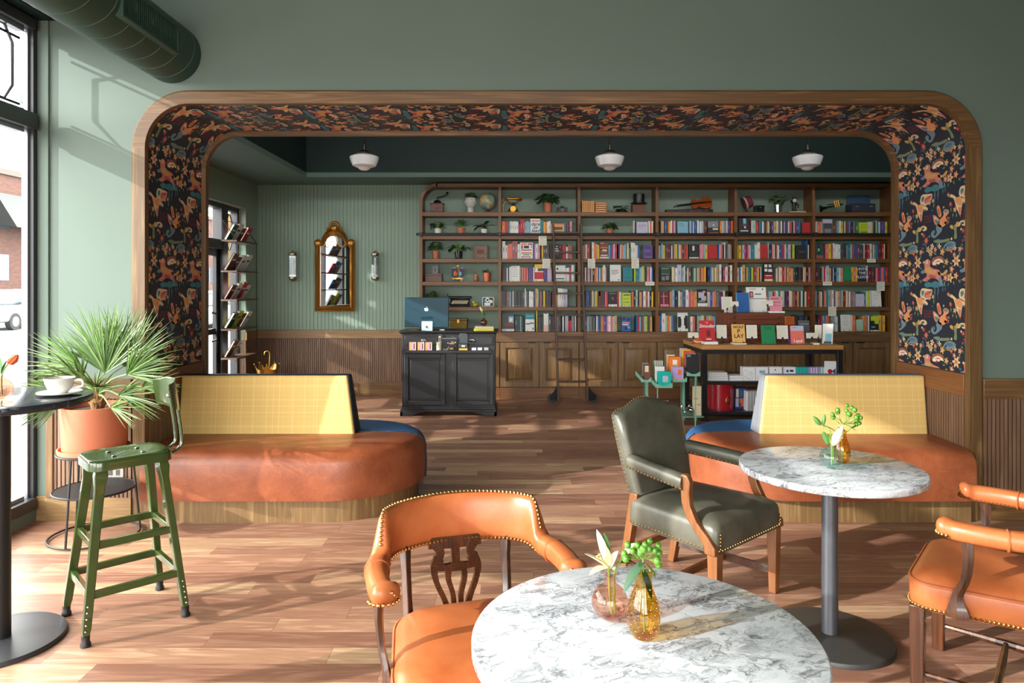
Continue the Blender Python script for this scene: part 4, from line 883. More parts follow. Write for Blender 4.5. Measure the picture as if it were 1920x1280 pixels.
for z, rx, ry, oy in ((0, .055, .05, 0), (.012, .058, .052, 0), (.02, .042, .04, 0), (.07, .04, .042, .0), (.085, .05, .055, -.004), (.115, .066, .072, -.008), (.15, .07, .078, -.004), (.185, .072, .076, 0), (.205, .066, .066, 0)):
    rings.append([(rx*cos(a), oy + ry*sin(a), z) for a in [2*pi*j/20 for j in range(20)]])
m.loft(rings); m.sphere((0, -.082, .125), .011, 8, 6, rz=.022); m.sphere((-.025, -.068, .14), .012, 8, 6, rz=.006); m.sphere((.025, -.068, .14), .012, 8, 6, rz=.006); m.sphere((0, -.076, .1), .018, 8, 6, rz=.006)
for s in (-1, 1):
    m.sphere((s*.07, 0, .13), .01, 8, 6, rz=.02)
    for q in range(6): m.sphere((s*(.02+.009*q), -.07+.006*q, .185-.006*q), .014, 8, 6)
m.build('head', STONE, t); foliage(t, (0, 0, .2), 46, .06, .09, .03, .06, [LEAF[0], LEAF[2]], 3)
t = thing('globe', 'antique tan and sea-green globe on a small stand', 'globe', (PX(914, YD), YD, shz(1)))
gt = NT('globe_map'); gv = gt.coords('Object', (9, 9, 9)); gn = gt.noise(gv, 1.1, 5, .6)
GLOBE = gt.bsdf(gt.ramp(gn, [(.47, C(116, 146, 138)), (.5, C(150, 156, 120)), (.53, C(206, 172, 112)), (.7, C(190, 136, 84))]), .35)
m = MB(); m.sphere((0, 0, .155), .113, 32, 20); m.build('ball', GLOBE, t)
m = MB(); m.lathe([(.06, 0), (.06, .012), (.02, .02), (.014, .045), (.006, .05)], n=20); m.tube([(.12*sin(a), 0, .155+.12*cos(a)) for a in [radians(12+i*14) for i in range(13)]], .005, 6); m.build('stand', CHAIRW, t)
t = thing('telephone', 'antique gilt telephone with a cradle handset', 'telephone', (PX(962, YD), YD, shz(1)))
m = MB(); m.lathe([(.09, 0), (.092, .015), (.07, .03), (.05, .07), (.03, .09), (.02, .12), (.03, .13)], n=20); m.box(-.08, .08, -.06, .06, 0, .012); m.build('body', AGEDGOLD, t)
m = MB(); m.tube([(0, -.066, .05), (0, -.078, .052)], [.042, .04], 20); m.build('dial', BRASS, t)
m = MB(); m.tube([(-.055, 0, .18), (-.05, 0, .14), (0, 0, .13), (.05, 0, .14), (.055, 0, .18)], .008, 8); m.build('cradle', AGEDGOLD, t)
m = MB(); m.tube([(-.08, 0, .205), (-.06, 0, .2), (.06, 0, .2), (.08, 0, .205)], [.012, .015, .015, .012], 10); m.tube([(.085, 0, .205), (.1, 0, .165)], [.014, .032], 14); m.tube([(-.085, 0, .205), (-.1, 0, .165)], [.014, .028], 14); m.tube([(-.1, 0, .165), (-.14, 0, .1), (-.13, 0, .01), (-.08, 0, .01)], .006, 6); m.build('handset', AGEDGOLD, t)
pl('ivy_plant', 'bushy dark ivy spilling over the top shelf edge', 1027, 1, 15, 18, TERRA, (150, 22, 20, .05, .06, (2, 0, 2), .9, .3), 5, y=9.47)
t = thing('camera', 'small vintage folding camera with a bright lens ring', 'camera', (PX(1054, YD), YD, shz(1)))
m = MB(); m.box(-.07, .07, -.03, .05, 0, .075); m.box(-.025, .025, -.02, .03, .075, .095); m.build('body', BLK, t, bevel=.006); m = MB(); m.tube([(0, -.03, .04), (0, -.05, .04)], .026, 18); m.build('lens', CHROME, t)
GB = plain(150, 84, 34, rough=.4, name='tooled_leather_binding'); GILT = plain(206, 152, 74, rough=.35, metal=.6, name='gilt_band')
for i in range(6):
    w = .029; m = MB(); x = PX(1090.3, YD)+i*w; m.box(0, w-.0015, 0, .12, 0, .165); m.cm = 1
    for q in range(7): m.box(.003, w-.0045, -.0012, 0, .012+q*.022, .022+q*.022)
    tag(m.build('antique_book', [GB, GILT], loc=(x, YD-.05, shz(1))), ['first', 'second', 'third', 'fourth', 'fifth', 'sixth'][i] + ' upright gilt-banded antique book from ladder side', 'book', 'gilt-banded antique books on the top shelf')
for i in range(5):
    h = .029; m = MB(); m.box(0, .155, 0, .12, 0, h-.0015); m.cm = 1
    m.box(.008, .147, -.0012, 0, .009, .019)
    tag(m.build('antique_book', [GB, GILT], loc=(PX(1115.3, YD), YD-.05, shz(1)+i*h)), ['bottom', 'second lowest', 'middle', 'second highest', 'topmost'][i] + ' gilt-banded antique book in the flat pile', 'book', 'gilt-banded antique books on the top shelf')
t = thing('rotary_telephone', 'low black rotary telephone with silver dial', 'telephone', (PX(1164, YD), YD, shz(1)))
m = MB(); m.hexa([(-.09, -.08, 0), (.09, -.08, 0), (.09, .08, 0), (-.09, .08, 0)], [(-.06, -.03, .055), (.06, -.03, .055), (.06, .05, .07), (-.06, .05, .07)]); m.build('body', BLKGLZ, t, bevel=.01)
m = MB(); m.tube([(-.1, .02, .075), (-.07, .02, .09), (.07, .02, .09), (.1, .02, .075)], [.024, .014, .014, .024], 10); m.build('handset', BLKGLZ, t); m = MB(); m.tube([(.01, -.055, .03), (.01, -.068, .036)], .03, 18); m.build('dial', CHROME, t)
t = thing('wooden_box', 'reddish wooden box under the black top hat', 'box', (PX(1196, YD), YD, shz(1))); m = MB(); m.box(-.085, .085, -.07, .07, 0, .105); m.build('body', CHESTX, t, bevel=.003); m = MB(); m.box(-.09, .09, -.075, .075, .105, .115); m.build('lid', CHAIRW, t, bevel=.003)
t = thing('top_hat', 'black silk top hat resting on a wooden box', 'hat', (PX(1198, YD), YD, shz(1)+.1155)); HATM = plain(22, 22, 24, rough=.35, name='black_silk')
m = MB(); rings = []
for r, z in ((.112, .012), (.116, .004), (.085, 0), (.078, .004), (.074, .06), (.076, .14), (.074, .146), (.001, .147)): rings.append([(r*1.0*cos(a), r*.9*sin(a), z + (.012 if r > .1 else 0)*abs(cos(a))) for a in [2*pi*j/28 for j in range(28)]])
m.loft(rings, True, True, True); m.build('crown', HATM, t); m = MB(); m.lathe([(.0785, .006), (.078, .034), (.075, .034)], n=28, caps=False); m.build('band', BLK, t)
t = thing('violin', 'chestnut violin lying on its side on the top shelf', 'violin', (PX(1318, YD), YD, shz(1)+.079)); VW = plain(158, 72, 30, rough=.22, coat=.6, var=.2, scale=12, name='violin_varnish')
ol = [(-.19, 0), (-.188, .05), (-.16, .078), (-.12, .08), (-.085, .06), (-.06, .052), (-.03, .06), (.02, .092), (.08, .1), (.14, .085), (.17, .045), (.175, 0)]
poly = spline(ol + [(x, -z) for x, z in ol[::-1][1:-1]], 3, True); m = MB(); TV_ = Matrix.Rotation(-.12, 4, 'Y') @ Matrix.Rotation(radians(-28), 4, 'X') @ Matrix.Translation((0, 0, .062))
m.T = TV_; m.prism([(p[0]*.78, p[1]*.95) for p in poly], -.017, .017, 'xz'); m.build('body', VW, t, bevel=.004)
m = MB(); m.T = TV_; m.box(-.33, .03, -.03, -.018, -.012, .012); m.box(-.33, -.14, -.024, -.006, -.01, .01); m.tube([(-.33, -.02, 0), (-.37, -.01, 0), (-.385, -.004, 0), (-.38, .008, 0)], [.012, .01, .012, .008], 8)
for s in (-1, 1): m.cyl((-.34, -.012, 0), (-.34, -.012, s*.035), .004)
m.build('neck', BLK, t); m = MB(); m.T = TV_; m.box(.03, .036, -.035, -.017, -.022, .022); m.box(.05, .125, -.028, -.018, -.012, .012); m.build('bridge', CHAIRW, t)
t = thing('bow_case', 'long dark violin case beneath the violin', 'case', (PX(1298, YD), YD, shz(1))); m = MB(); m.prism([(-.37, -.05), (-.2, -.06), (.2, -.1), (.27, -.06), (.27, .06), (.2, .1), (-.2, .06), (-.37, .05)], 0, .045, 'xy'); m.build('shell', plain(48, 44, 48, rough=.6), t, bevel=.008); m = MB(); m.box(-.1, -.07, -.086, -.07, .018, .03); m.build('clasp', CHROME, t); m = MB(); m.box(.12, .15, -.1, -.085, .018, .03); m.build('clasp', CHROME, t)
t = thing('fez_hat', 'round red and cream felt hat on a stand', 'hat', (PX(1401, YD), YD, shz(1)))
m = MB(); m.lathe([(.045, 0), (.045, .01), (.012, .02), (.012, .07), (.03, .08)], n=16); m.build('stand', BLK, t); m = MB(True); m.T = Matrix.Translation((0, 0, .145)) @ Matrix.Rotation(radians(70), 4, 'Y') @ Matrix.Rotation(.3, 4, 'Z'); m.lathe([(.086, -.05), (.09, -.03), (.08, .05), (.05, .065), (.001, .067)], n=28); m.cm = 1; m.lathe([(.0905, -.052), (.0935, -.028), (.091, -.026)], n=28, caps=False); m.build('crown', [plain(118, 44, 50, rough=.8), plain(176, 164, 154, rough=.8)], t)
t = thing('lacquer_box', 'small black lacquer box on the top shelf', 'box', (PX(1423, YD), YD, shz(1))); m = MB(); m.box(-.06, .06, -.05, .05, 0, .07); m.build('body', BLKGLZ, t, bevel=.004); m = MB(); m.box(-.063, .063, -.053, .053, .07, .1); m.build('lid', BLKGLZ, t, bevel=.006); m = MB(); m.sphere((0, -.055, .07), .008, 8, 6); m.build('clasp', CHROME, t)
pl('leafy_plant', 'leafy plant in a shiny silver pot on the top shelf', 1459, 1, 15, 15, CHROME, (36, 14, 18, .05, .075, (2, 0), .2, .8), 8)
bk = thing('flat_book', 'tan book lying flat under the dark figurine', 'book', (PX(1492, YD), YD, shz(1))); m = MB(); m.box(-.115, .115, -.07, .07, 0, .004); m.box(-.115, .115, -.07, .07, .014, .018); m.build('cover', BM['A'], bk); m = MB(); m.box(-.112, .112, -.067, .067, .004, .014); m.build('pages', PAGES, bk)
t = thing('figurine', 'dark bronze figurine holding a pale disc', 'figurine', (PX(1489, YD), YD, shz(1)+.0185)); BRZ = plain(52, 46, 42, rough=.35, metal=.6, name='dark_bronze')
m = MB(); m.lathe([(.045, 0), (.045, .014), (.03, .02), (.022, .06), (.034, .1), (.03, .13), (.014, .15), (.012, .158), (.026, .175), (.024, .2), (.001, .212)], n=16); m.tube([(.03, 0, .12), (.06, 0, .09), (.05, 0, .05)], .009, 6); m.tube([(-.03, 0, .12), (-.05, 0, .15), (-.02, -.03, .15)], .009, 6); m.build('body', BRZ, t); m = MB(); m.tube([(-.01, -.035, .15), (-.01, -.042, .15)], .024, 16); m.build('disc', CERW, t)
t = thing('trumpet', 'dark brass trumpet propped on the top shelf', 'trumpet', (PX(1565, YD), YD, shz(1)+.098)); DKB = plain(70, 58, 44, rough=.3, metal=.9, name='tarnished_brass')
TT_ = Matrix.Rotation(-.2, 4, 'Y'); m = MB(); m.T = TT_; m.tube([(-.2, 0, 0), (-.17, 0, 0), (-.1, 0, 0), (.12, 0, 0)], [.05, .026, .012, .008], 16); m.tube([(-.1, 0, .03), (.06, 0, .03), (.09, 0, .015), (.06, 0, -.0), (-.06, 0, .0)], .007, 8); m.build('bell', DKB, t)
m = MB(); m.T = TT_
for q in range(3): m.cyl((q*.026, -.02, -.02), (q*.026, -.02, .07), .011, n=12)
m.build('valves', BRASS, t); m = MB(); m.T = TT_; m.tube([(-.205, 0, 0), (-.2, 0, 0)], [.04, .05], 16); m.build('bell_rim', CHROME, t)
t = thing('record_player', 'portable dark blue record player with its lid open', 'record player', (PX(1613, YD), YD, shz(1))); m = MB(); m.box(-.16, .16, -.1, .1, 0, .12); m.build('case', plain(40, 46, 60, rough=.5), t, bevel=.006); m = MB(); m.hexa([(-.14, .06, .12), (.17, .06, .12), (.17, .1, .12), (-.14, .1, .12)], [(-.13, .08, .25), (.18, .08, .25), (.18, .12, .25), (-.13, .12, .25)]); m.build('lid', plain(64, 84, 112, rough=.25), t, bevel=.004)
for a_ in (-.12, .07): m = MB(); m.box(a_, a_+.05, -.106, -.1, .07, .09); m.build('latch', CHROME, t)
# row 2, bay of plants
pl('trailing_plant', 'drooping green plant in a white pot, second plant shelf', 821, 2, 15, 14, CERW, (40, 13, 14, .04, .07, (0, 4, 2), .6, .6), 11)
pl('fern_plant', 'upright green plant in a terracotta pot, second plant shelf', 864, 2, 15, 15, TERRA, (46, 9, 16, .022, .07, (1, 0, 3), .1, 1.), 12)
pl('dark_leaf_plant', 'broad dark-leaved plant in a pale fluted pot', 908, 2, 13, 13, CERW, (16, 11, 15, .07, .11, (2, 2, 0, 3), .5, .7), 13)
pl('small_ivy', 'small ivy in a clay pot alone on a book shelf', 1143, 2, 13, 13, TERRA, (54, 13, 14, .045, .05, (2, 0, 0), .8, .4), 14)
# row 3
pl('heart_leaf_plant', 'bright leafy plant in a terracotta pot beside a black pot', 817, 3, 13, 15, TERRA, (44, 12, 20, .05, .07, (1, 0, 3), .5, .5), 15)
pl('rubber_plant', 'trailing plant with shiny leaves in a black pot', 860, 3, 16, 15, BLKGLZ, (34, 20, 18, .05, .08, (2, 0, 3), .7, .4), 16)
t = thing('framed_picture', 'square wooden frame holding a dim glassy picture', 'picture frame', (PX(901, YD), YD, shz(3)+.003), rot=(-.1, 0, 0)); w = .1
m = MB(); m.box(-w, w, 0, .02, 0, .02); m.box(-w, w, 0, .02, .175, .195); m.box(-w, -w+.02, 0, .02, .02, .175); m.box(w-.02, w, 0, .02, .02, .175); m.build('frame', OAK, t, bevel=.002)
m = MB(); m.box(-w+.02, w-.02, .008, .014, .02, .175); m.cm = 1; m.box(-.05, .05, .0072, .008, .07, .13); m.build('picture', [plain(132, 112, 96, rough=.2, var=.3, scale=20), BM['D']], t)
# row 4
t = thing('keepsake_box', 'plain grey-brown wooden box with a photo on top', 'box', (PX(814, YD), YD, shz(4))); m = MB(); m.box(-.112, .112, -.07, .07, 0, .085); m.build('body', plain(112, 84, 76, rough=.6, var=.15), t, bevel=.003); m = MB(); m.box(-.113, .113, -.071, .071, .086, .11); m.build('lid', plain(112, 84, 76, rough=.6, var=.15), t, bevel=.003)
t = thing('framed_photo', 'tiny silver photo frame standing on a wooden box', 'picture frame', (PX(816, YD), YD, shz(4)+.111)); m = MB(); m.box(-.04, .04, 0, .015, 0, .012); m.box(-.04, .04, 0, .015, .098, .11); m.box(-.04, -.028, 0, .015, .012, .098); m.box(.028, .04, 0, .015, .012, .098); m.build('frame', plain(90, 84, 82, rough=.4, metal=.4), t); m = MB(); m.box(-.028, .028, .006, .01, .012, .098); m.cm = 1; m.box(-.012, .012, .005, .006, .03, .075); m.build('picture', [BM['E'], BM['H']], t)
t = thing('display_easel', 'small gilt easel with a dark painted card', 'easel', (PX(858, YD), YD, shz(4)+.006)); m = MB()
for s in (-1, 1): m.tube([(s*.06, -.03, 0), (s*.03, -.01, .06), (s*.012, .02, .2)], .005, 6); m.tube([(s*.07, -.03, .03), (s*.02, -.035, .04), (0, -.035, .03)], .006, 6); m.sphere((s*.02, .02, .19), .014, 8, 6)
m.tube([(0, .02, .19), (0, .08, 0)], .005, 6); m.tube([(-.025, .02, .19), (0, .02, .22), (.025, .02, .19)], .005, 6); m.build('stand', BRASS, t)
m = MB(); m.T = Matrix.Rotation(-.15, 4, 'X'); m.box(-.083, .083, -.014, -.008, .045, .185); m.cm = 1; m.box(-.083, .083, -.0148, -.014, .045, .05); m.box(-.083, .083, -.0148, -.014, .18, .185); m.cm = 2; m.sphere((-.03, -.014, .105), .026, 10, 6, rz=.036, ry=.003); m.cm = 3; m.sphere((.035, -.014, .105), .02, 10, 6, rz=.03, ry=.003); m.build('painted_card', [BM['N'], BM['W'], BM['O'], BM['C']], t)
t = thing('carved_owl', 'small carved wooden owl figure', 'figurine', (PX(893, YD), YD, shz(4))); m = MB(); m.lathe([(.026, 0), (.034, .02), (.034, .06), (.028, .08), (.032, .098), (.02, .112), (.001, .114)], n=16); m.cm = 1
for s in (-1, 1): m.sphere((s*.013, -.028, .094), .008, 8, 6); m.cm = 0; m.prism([(s*.012, .1), (s*.03, .1), (s*.026, .126)], -.01, .005); m.cm = 1
m.build('body', [plain(150, 92, 56, rough=.4), BM['I']], t)
pl('aloe_plant', 'spiky aloe in a tall copper-coloured pot', 913, 4, 16, 17, COPPER, (22, 5, 3, .018, .085, (1, 2), .0, 1.0), 19)
# row 5
pl('basil_plant', 'bushy light-green plant in a white pot behind the computer', 810, 5, 24, 12, CERW, (110, 13, 20, .03, .035, (1, 0, 3), .5, .6), 20)
t = thing('typewriter', 'black vintage typewriter with rows of pale keys', 'typewriter', (PX(862, YD), YD, shz(5))); m = MB(); m.hexa([(-.145, -.1, 0), (.145, -.1, 0), (.145, .1, 0), (-.145, .1, 0)], [(-.14, -.09, .04), (.14, -.09, .04), (.13, .08, .11), (-.13, .08, .11)]); m.box(-.14, .14, .03, .09, .1, .12); m.build('body', BLKGLZ, t, bevel=.01)
m = MB(); m.cyl((-.16, .05, .128), (.16, .05, .128), .018, n=14); m.tube([(-.165, .05, .13), (-.17, .02, .16), (-.165, 0, .18)], .004, 6); m.build('roller', BLK, t); m = MB()
for q in range(4):
    for p in range(10): m.cyl((-.1+p*.022+q*.004, -.083+q*.026, .045+q*.011), (-.1+p*.022+q*.004, -.087+q*.026, .055+q*.011), .008, n=8)
m.build('key_buttons', BM['I'], t)
t = thing('rubber_duck', 'little yellow toy duck beside the typewriter', 'toy duck', (PX(890, YD), YD, shz(5))); m = MB(); m.sphere((0, 0, .026), .03, 14, 10, rz=.026, ry=.024); m.sphere((-.012, 0, .062), .019, 12, 8); m.sphere((.028, 0, .036), .012, 8, 6); m.build('body', BM['Y'], t); m = MB(); m.sphere((-.034, 0, .06), .01, 8, 6, rz=.004); m.build('beak', BM['O'], t)
t = thing('photo_print', 'dark square photograph with white and blue shapes', 'photograph', (PX(915, YD), YD, shz(5)+.003), rot=(-.12, 0, 0)); m = MB(); m.box(-.08, .08, 0, .012, 0, .13); m.cm = 1; m.box(-.072, .072, -.0008, 0, .008, .122); m.cm = 2; m.sphere((-.01, -.001, .09), .03, 12, 8, ry=.0012); m.box(-.05, .03, -.0016, -.0008, .015, .055); m.box(.02, .06, -.0016, -.0008, .05, .09); m.cm = 1; m.sphere((-.008, -.0022, .092), .018, 10, 6, rz=.014, ry=.0012); m.cm = 3; m.box(-.065, -.04, -.0016, -.0008, .06, .1); m.build('print', [BM['W'], BM['K'], BM['W'], BM['B']], t)
# row 6
t = thing('brass_box', 'embossed antique brass box behind the cash desk', 'box', (PX(860, YD), YD, shz(6))); m = MB(); m.box(-.12, .12, -.08, .08, 0, .15); m.build('body', plain(92, 74, 36, rough=.45, metal=.8, var=.6, scale=50, bump=.8), t, bevel=.004); m = MB(); m.box(-.125, .125, -.085, .085, .15, .175); m.build('lid', plain(92, 74, 36, rough=.45, metal=.8, var=.6, scale=50, bump=.8), t, bevel=.005); m = MB(); m.box(-.015, .015, -.092, -.085, .12, .165); m.build('clasp', BRASS, t)

# ================================================================== PENDANTS, MIRROR, SCONCES, UMBRELLA STAND
OPAL = plain(228, 230, 234, rough=.12, coat=.6, var=.01, name='opal_glass', sss=.15)
def pendant(x, y, z, label):
    t = thing('pendant_lamp', label, 'pendant lamp', (x, y, z), 0, 'schoolhouse pendants in the back room')
    m = MB(); m.lathe([(.05, .105), (.062, .098), (.11, .088), (.155, .066), (.16, .056), (.147, .01), (.128, -.032), (.085, -.05), (.068, -.055), (.06, -.068), (.035, -.082), (.001, -.086)], n=36); m.build('glass_shade', OPAL, t)
    m = MB(); m.lathe([(.07, .098), (.075, .112), (.05, .13), (.022, .14), (.014, .2), (.001, .2)], n=24); m.build('fitter', BRZ, t)
    m = MB(); n = int((4.2-z-.2)/.03)
    for i in range(n):
        zc = z*0 + .2 + .03*i; o = i % 2
        m.tube([((.009*cos(a))*(1-o), .009*cos(a)*o, zc+.015+.02*sin(a)) for a in [2*pi*k/8 for k in range(8)]], .0028, 4, closed=True)
    m.build('chain', BRZ, t); m = MB(); m.lathe([(.06, 4.2-z), (.06, 4.18-z), (.02, 4.16-z), (.01, 4.15-z)], n=20); m.build('ceiling_rose', BRZ, t)
pendant(PX(683, 7.6), 7.6, 2.875, 'white glass pendant lamp hanging above the cash desk side'); pendant(PX(1143, 7.6), 7.6, 2.875, 'white glass pendant lamp hanging mid-room near the ladder'); pendant(PX(1514, 7.6), 7.6, 2.875, 'white glass pendant lamp hanging above the display table')
# gilt mirror
YM = YBACK-.045
MIRR = NT('mirror_glass'); MIRR = MIRR.bsdf((.9, .92, .92, 1), .01, 1.0)
t = thing('wall_mirror', 'tall ornate gilt mirror with an arched crest', 'mirror', (PX(628, YM), YM, PZ(583, YM)))
km = YM/FPX
def mpt(c): return ((c[0]-362)/6.92*km, (1195-c[1])/6.92*km)
inner = [mpt(p) for p in [(172,1130),(172,345),(228,345),(240,300),(262,255),(300,226),(362,214),(425,226),(470,255),(490,300),(500,345),(556,345),(556,1130)]]
outer = [mpt(p) for p in [(112,1192),(112,330),(190,310),(200,255),(235,190),(290,130),(362,85),(435,130),(495,190),(520,255),(540,310),(618,330),(618,1192)]]
m = MB(); n = len(inner); ys = (-.05, -.02)
for (ra, rb_, ya, yb) in ((outer, [((a[0]+b[0])/2, (a[1]+b[1])/2) for a, b in zip(outer, inner)], -.012, -.045), ([((a[0]+b[0])/2, (a[1]+b[1])/2) for a, b in zip(outer, inner)], inner, -.045, -.014), (outer, outer, .02, -.012), (inner, inner, -.014, .01)):
    m.add([(x, ya, z) for x, z in ra] + [(x, yb, z) for x, z in rb_], [(j, (j+1) % n, n+(j+1) % n, n+j) for j in range(n)], False)
fr = m.build('frame', AGEDGOLD, t)
m = MB(); r_ = random.Random(5)
def bead(path, r, step):
    for (a, b) in zip(path, path[1:]):
        L = math.dist(a, b); k = max(1, int(L/step))
        for i in range(k): m.sphere((a[0]+(b[0]-a[0])*i/k, -.022, a[1]+(b[1]-a[1])*i/k), r*r_.uniform(.85, 1.15), 6, 4)
bead(outer + [outer[0]], .009, .018); bead(inner[1:-1], .006, .014)
for cx_, cz_ in (mpt((150,315)), mpt((575,315))):
    m.sphere((cx_, -.03, cz_), .045, 14, 8, ry=.02)
    for q in range(10): a = 2*pi*q/10; m.sphere((cx_+.05*cos(a), -.03, cz_+.05*sin(a)), .013, 6, 4)
cz = mpt((362,120)); m.sphere((cz[0], -.04, cz[1]), .042, 14, 8, ry=.02)
for q in range(9): a = pi*q/8; m.sphere((cz[0]+.06*cos(a), -.035, cz[1]+.03+.05*sin(a)), .02, 8, 6); m.sphere((cz[0]+.1*cos(a), -.03, cz[1]-.03+.06*sin(a)), .014, 6, 4)
for s in (-1, 1):
    m.tube(spline([(cz[0]+s*.005, -.05, mpt((0,170))[1]), (cz[0]+s*.02, -.05, mpt((0,230))[1]), (cz[0]+s*.05, -.05, mpt((0,310))[1]), (cz[0]+s*.09, -.05, mpt((0,365))[1]), (cz[0]+s*.13, -.05, mpt((0,362))[1]), (cz[0]+s*.15, -.05, mpt((0,330))[1])], 5), .006, 6)
m.build('ornament', AGEDGOLD, t)
m = MB(); a_ = radians(2.0); zc = (inner[0][1]+inner[1][1])/2
pts = [(x, -.006 - x*math.tan(a_), z) for x, z in inner]; m.add(pts, [tuple(range(len(pts)))], False); m.build('mirror_glass', MIRR, t)
CLR = tinted('ribbed_glass', (.9, .93, .94, 1), 1.0)
for px, lab in ((549, 'street'), (703.5, 'cash desk')):
    t = thing('wall_sconce', 'ribbed glass tube wall sconce on the %s side of the gilt mirror' % lab, 'sconce', (PX(px, 9.6), 9.6, PZ(499, 9.6)), 0, 'glass tube sconces flanking the mirror')
    BN = plain(150, 136, 116, rough=.25, metal=1, name='aged_nickel')
    m = MB()
    for i in range(24): a = 2*pi*i/24; m.tube([(.042*cos(a), .042*sin(a), -.15), (.042*cos(a), .042*sin(a), .15)], .0045, 5)
    m.build('glass_tube', CLR, t)
    for s in (-1, 1):
        m = MB(); m.T = Matrix.Translation((0, 0, s*.15)) @ (Matrix.Rotation(pi, 4, 'X') if s < 0 else Matrix.Identity(4)); m.lathe([(.05, -.005), (.055, .008), (.05, .03), (.03, .045), (.014, .05), (.016, .06), (.001, .068)], n=20); m.T = None; m.cyl((0, 0, s*.17), (0, .07, s*.17), .01); m.build('end_cap', BN, t)
    m = MB(); m.box(-.03, .03, .055, .07, -.2, .2); m.build('back_plate', BN, t, bevel=.004); m = MB(); m.cyl((0, 0, -.12), (0, 0, .12), .014, n=10); m.build('bulb', OPAL, t)
t = thing('umbrella_stand', 'gold crown-shaped umbrella stand on the floor', 'umbrella stand', (PX(501, 9.2), 9.2, 0))
m = MB(); rings = []; N_ = 40
for z, r in ((0, .11), (.02, .115), (.35, .125), (.40, .135)): rings.append([(r*cos(2*pi*j/N_), r*sin(2*pi*j/N_), z) for j in range(N_)])
rings.append([((.14+.025*max(0, cos(2*pi*j/8)))*cos(2*pi*j/N_), (.14+.025*max(0, cos(2*pi*j/8)))*sin(2*pi*j/N_), .43+.06*max(0, cos(2*pi*j/8))) for j in range(N_)])
m.loft(rings, False, True, True); m.add([(.11*cos(2*pi*j/N_), .11*sin(2*pi*j/N_), .002) for j in range(N_)], [tuple(range(N_))], False); m.build('crown_bucket', BRASS, t)
m = MB()
for j in range(5): a = 2*pi*j/5; m.sphere((.165*cos(a), .165*sin(a), .5), .012, 8, 6)
m.lathe([(.128, .33), (.133, .345), (.128, .36)], n=30, caps=False); m.build('crown_beads', BRASS, t)
t = thing('umbrella', 'closed umbrella with hooked cane handle in the gold stand', 'umbrella', (PX(503, 9.2), 9.2, .004)); m = MB(); m.tube([(0, 0, .0), (0, 0, .1), (.012, 0, .42)], [.006, .035, .02], 10); m.build('canopy', plain(60, 52, 44, rough=.8), t)
m = MB(); m.tube(spline([(.012, 0, .4), (.02, 0, .56), (.022, 0, .6), (.012, 0, .645), (-.015, 0, .66), (-.045, 0, .645), (-.05, 0, .61)], 5), .009, 8); m.build('handle', BRASS, t)
# street-side book display shelves
def display_unit(x, y0, y1, zs, label, grp, r, nb, cover_only=None):
    t = thing('hanging_shelf', label, 'shelf', (x, y0, 0)); D = .2; L = y1-y0
    WD = wood('display_shelf_wood', (70, 48, 34), (112, 80, 56), 'y')
    for z in zs: m = MB(); m.box(-D, 0, 0, L, z-.022, z); m.build('shelf_board', WD, t, bevel=.002)
    m = MB(); zt = zs[0]+.25
    for yy in (.02, L-.02):
        for xx in (-D+.015, -.015): m.cyl((xx, yy, zs[-1]-.05), (xx, yy, zt if xx < -.1 else zs[0]), .004, n=6)
        m.cyl((-D+.015, yy, zt), (-.015, yy, zs[0]), .004, n=6)
    m.cyl((-D+.015, .02, zt), (-D+.015, L-.02, zt), .004, n=6); m.build('wire_frame', BLKM, t)
    i = 0
    for q, z in enumerate(zs):
        for k in range(nb[q]):
            c = r[i % len(r)]; i += 1; h, d, w = .2+.02*((i*7) % 3), .15, .02+.006*((i*5) % 3)
            m = MB(); lean = radians(30); m.T = Matrix.Translation((x-.185, y0+(.05 if len(zs) == 5 else .55)+.155*k, z+.001)) @ Matrix.Rotation(lean, 4, 'Y')
            # front cover faces the street, back cover leans into the room
            m.cm = 0; m.box(0, .003, 0, d, 0, h); m.box(w-.003, w, 0, d, 0, h); m.box(.003, w-.003, d-.003, d, 0, h); m.cm = 1; m.box(.003, w-.003, .004, d-.003, .003, h-.003); m.cm = 2; m.box(w, w+.0006, .03, d-.03, .6*h, .7*h)
            o = m.build('display_book', [BM[c], PAGES, BM['W' if darkcol(c) else 'K']]); zmin = min(v[2] for v in m.v); o.location = (0, 0, z+.001-zmin)
            tag(o, '%s book leaning, %s along the %s shelf %s' % (CNAME[c], ORD[k], ['top', 'second', 'middle', 'fourth', 'bottom'][q] if len(zs) == 5 else ['top', 'second', 'third', 'lowest'][q], grp), 'book', 'books leaning in the window ' + grp)
YW = 8.62
display_unit(-3.42, YW, 9.33, [2.10, 1.72, 1.36, .99, .63], 'five-tier hanging shelf of leaning books at the street window', 'by the street door', list('gWDRUDWWDWRWgLDWUWLKK'), [4, 4, 4, 4, 2])
display_unit(-3.42, 5.62, 7.45, [2.09, 1.77, 1.47, 1.17], 'four-tier window display shelf seen reflected in the gilt mirror', 'seen in the gilt mirror', list('UEEEBRHHBHLLE'), [3, 3, 3, 4])

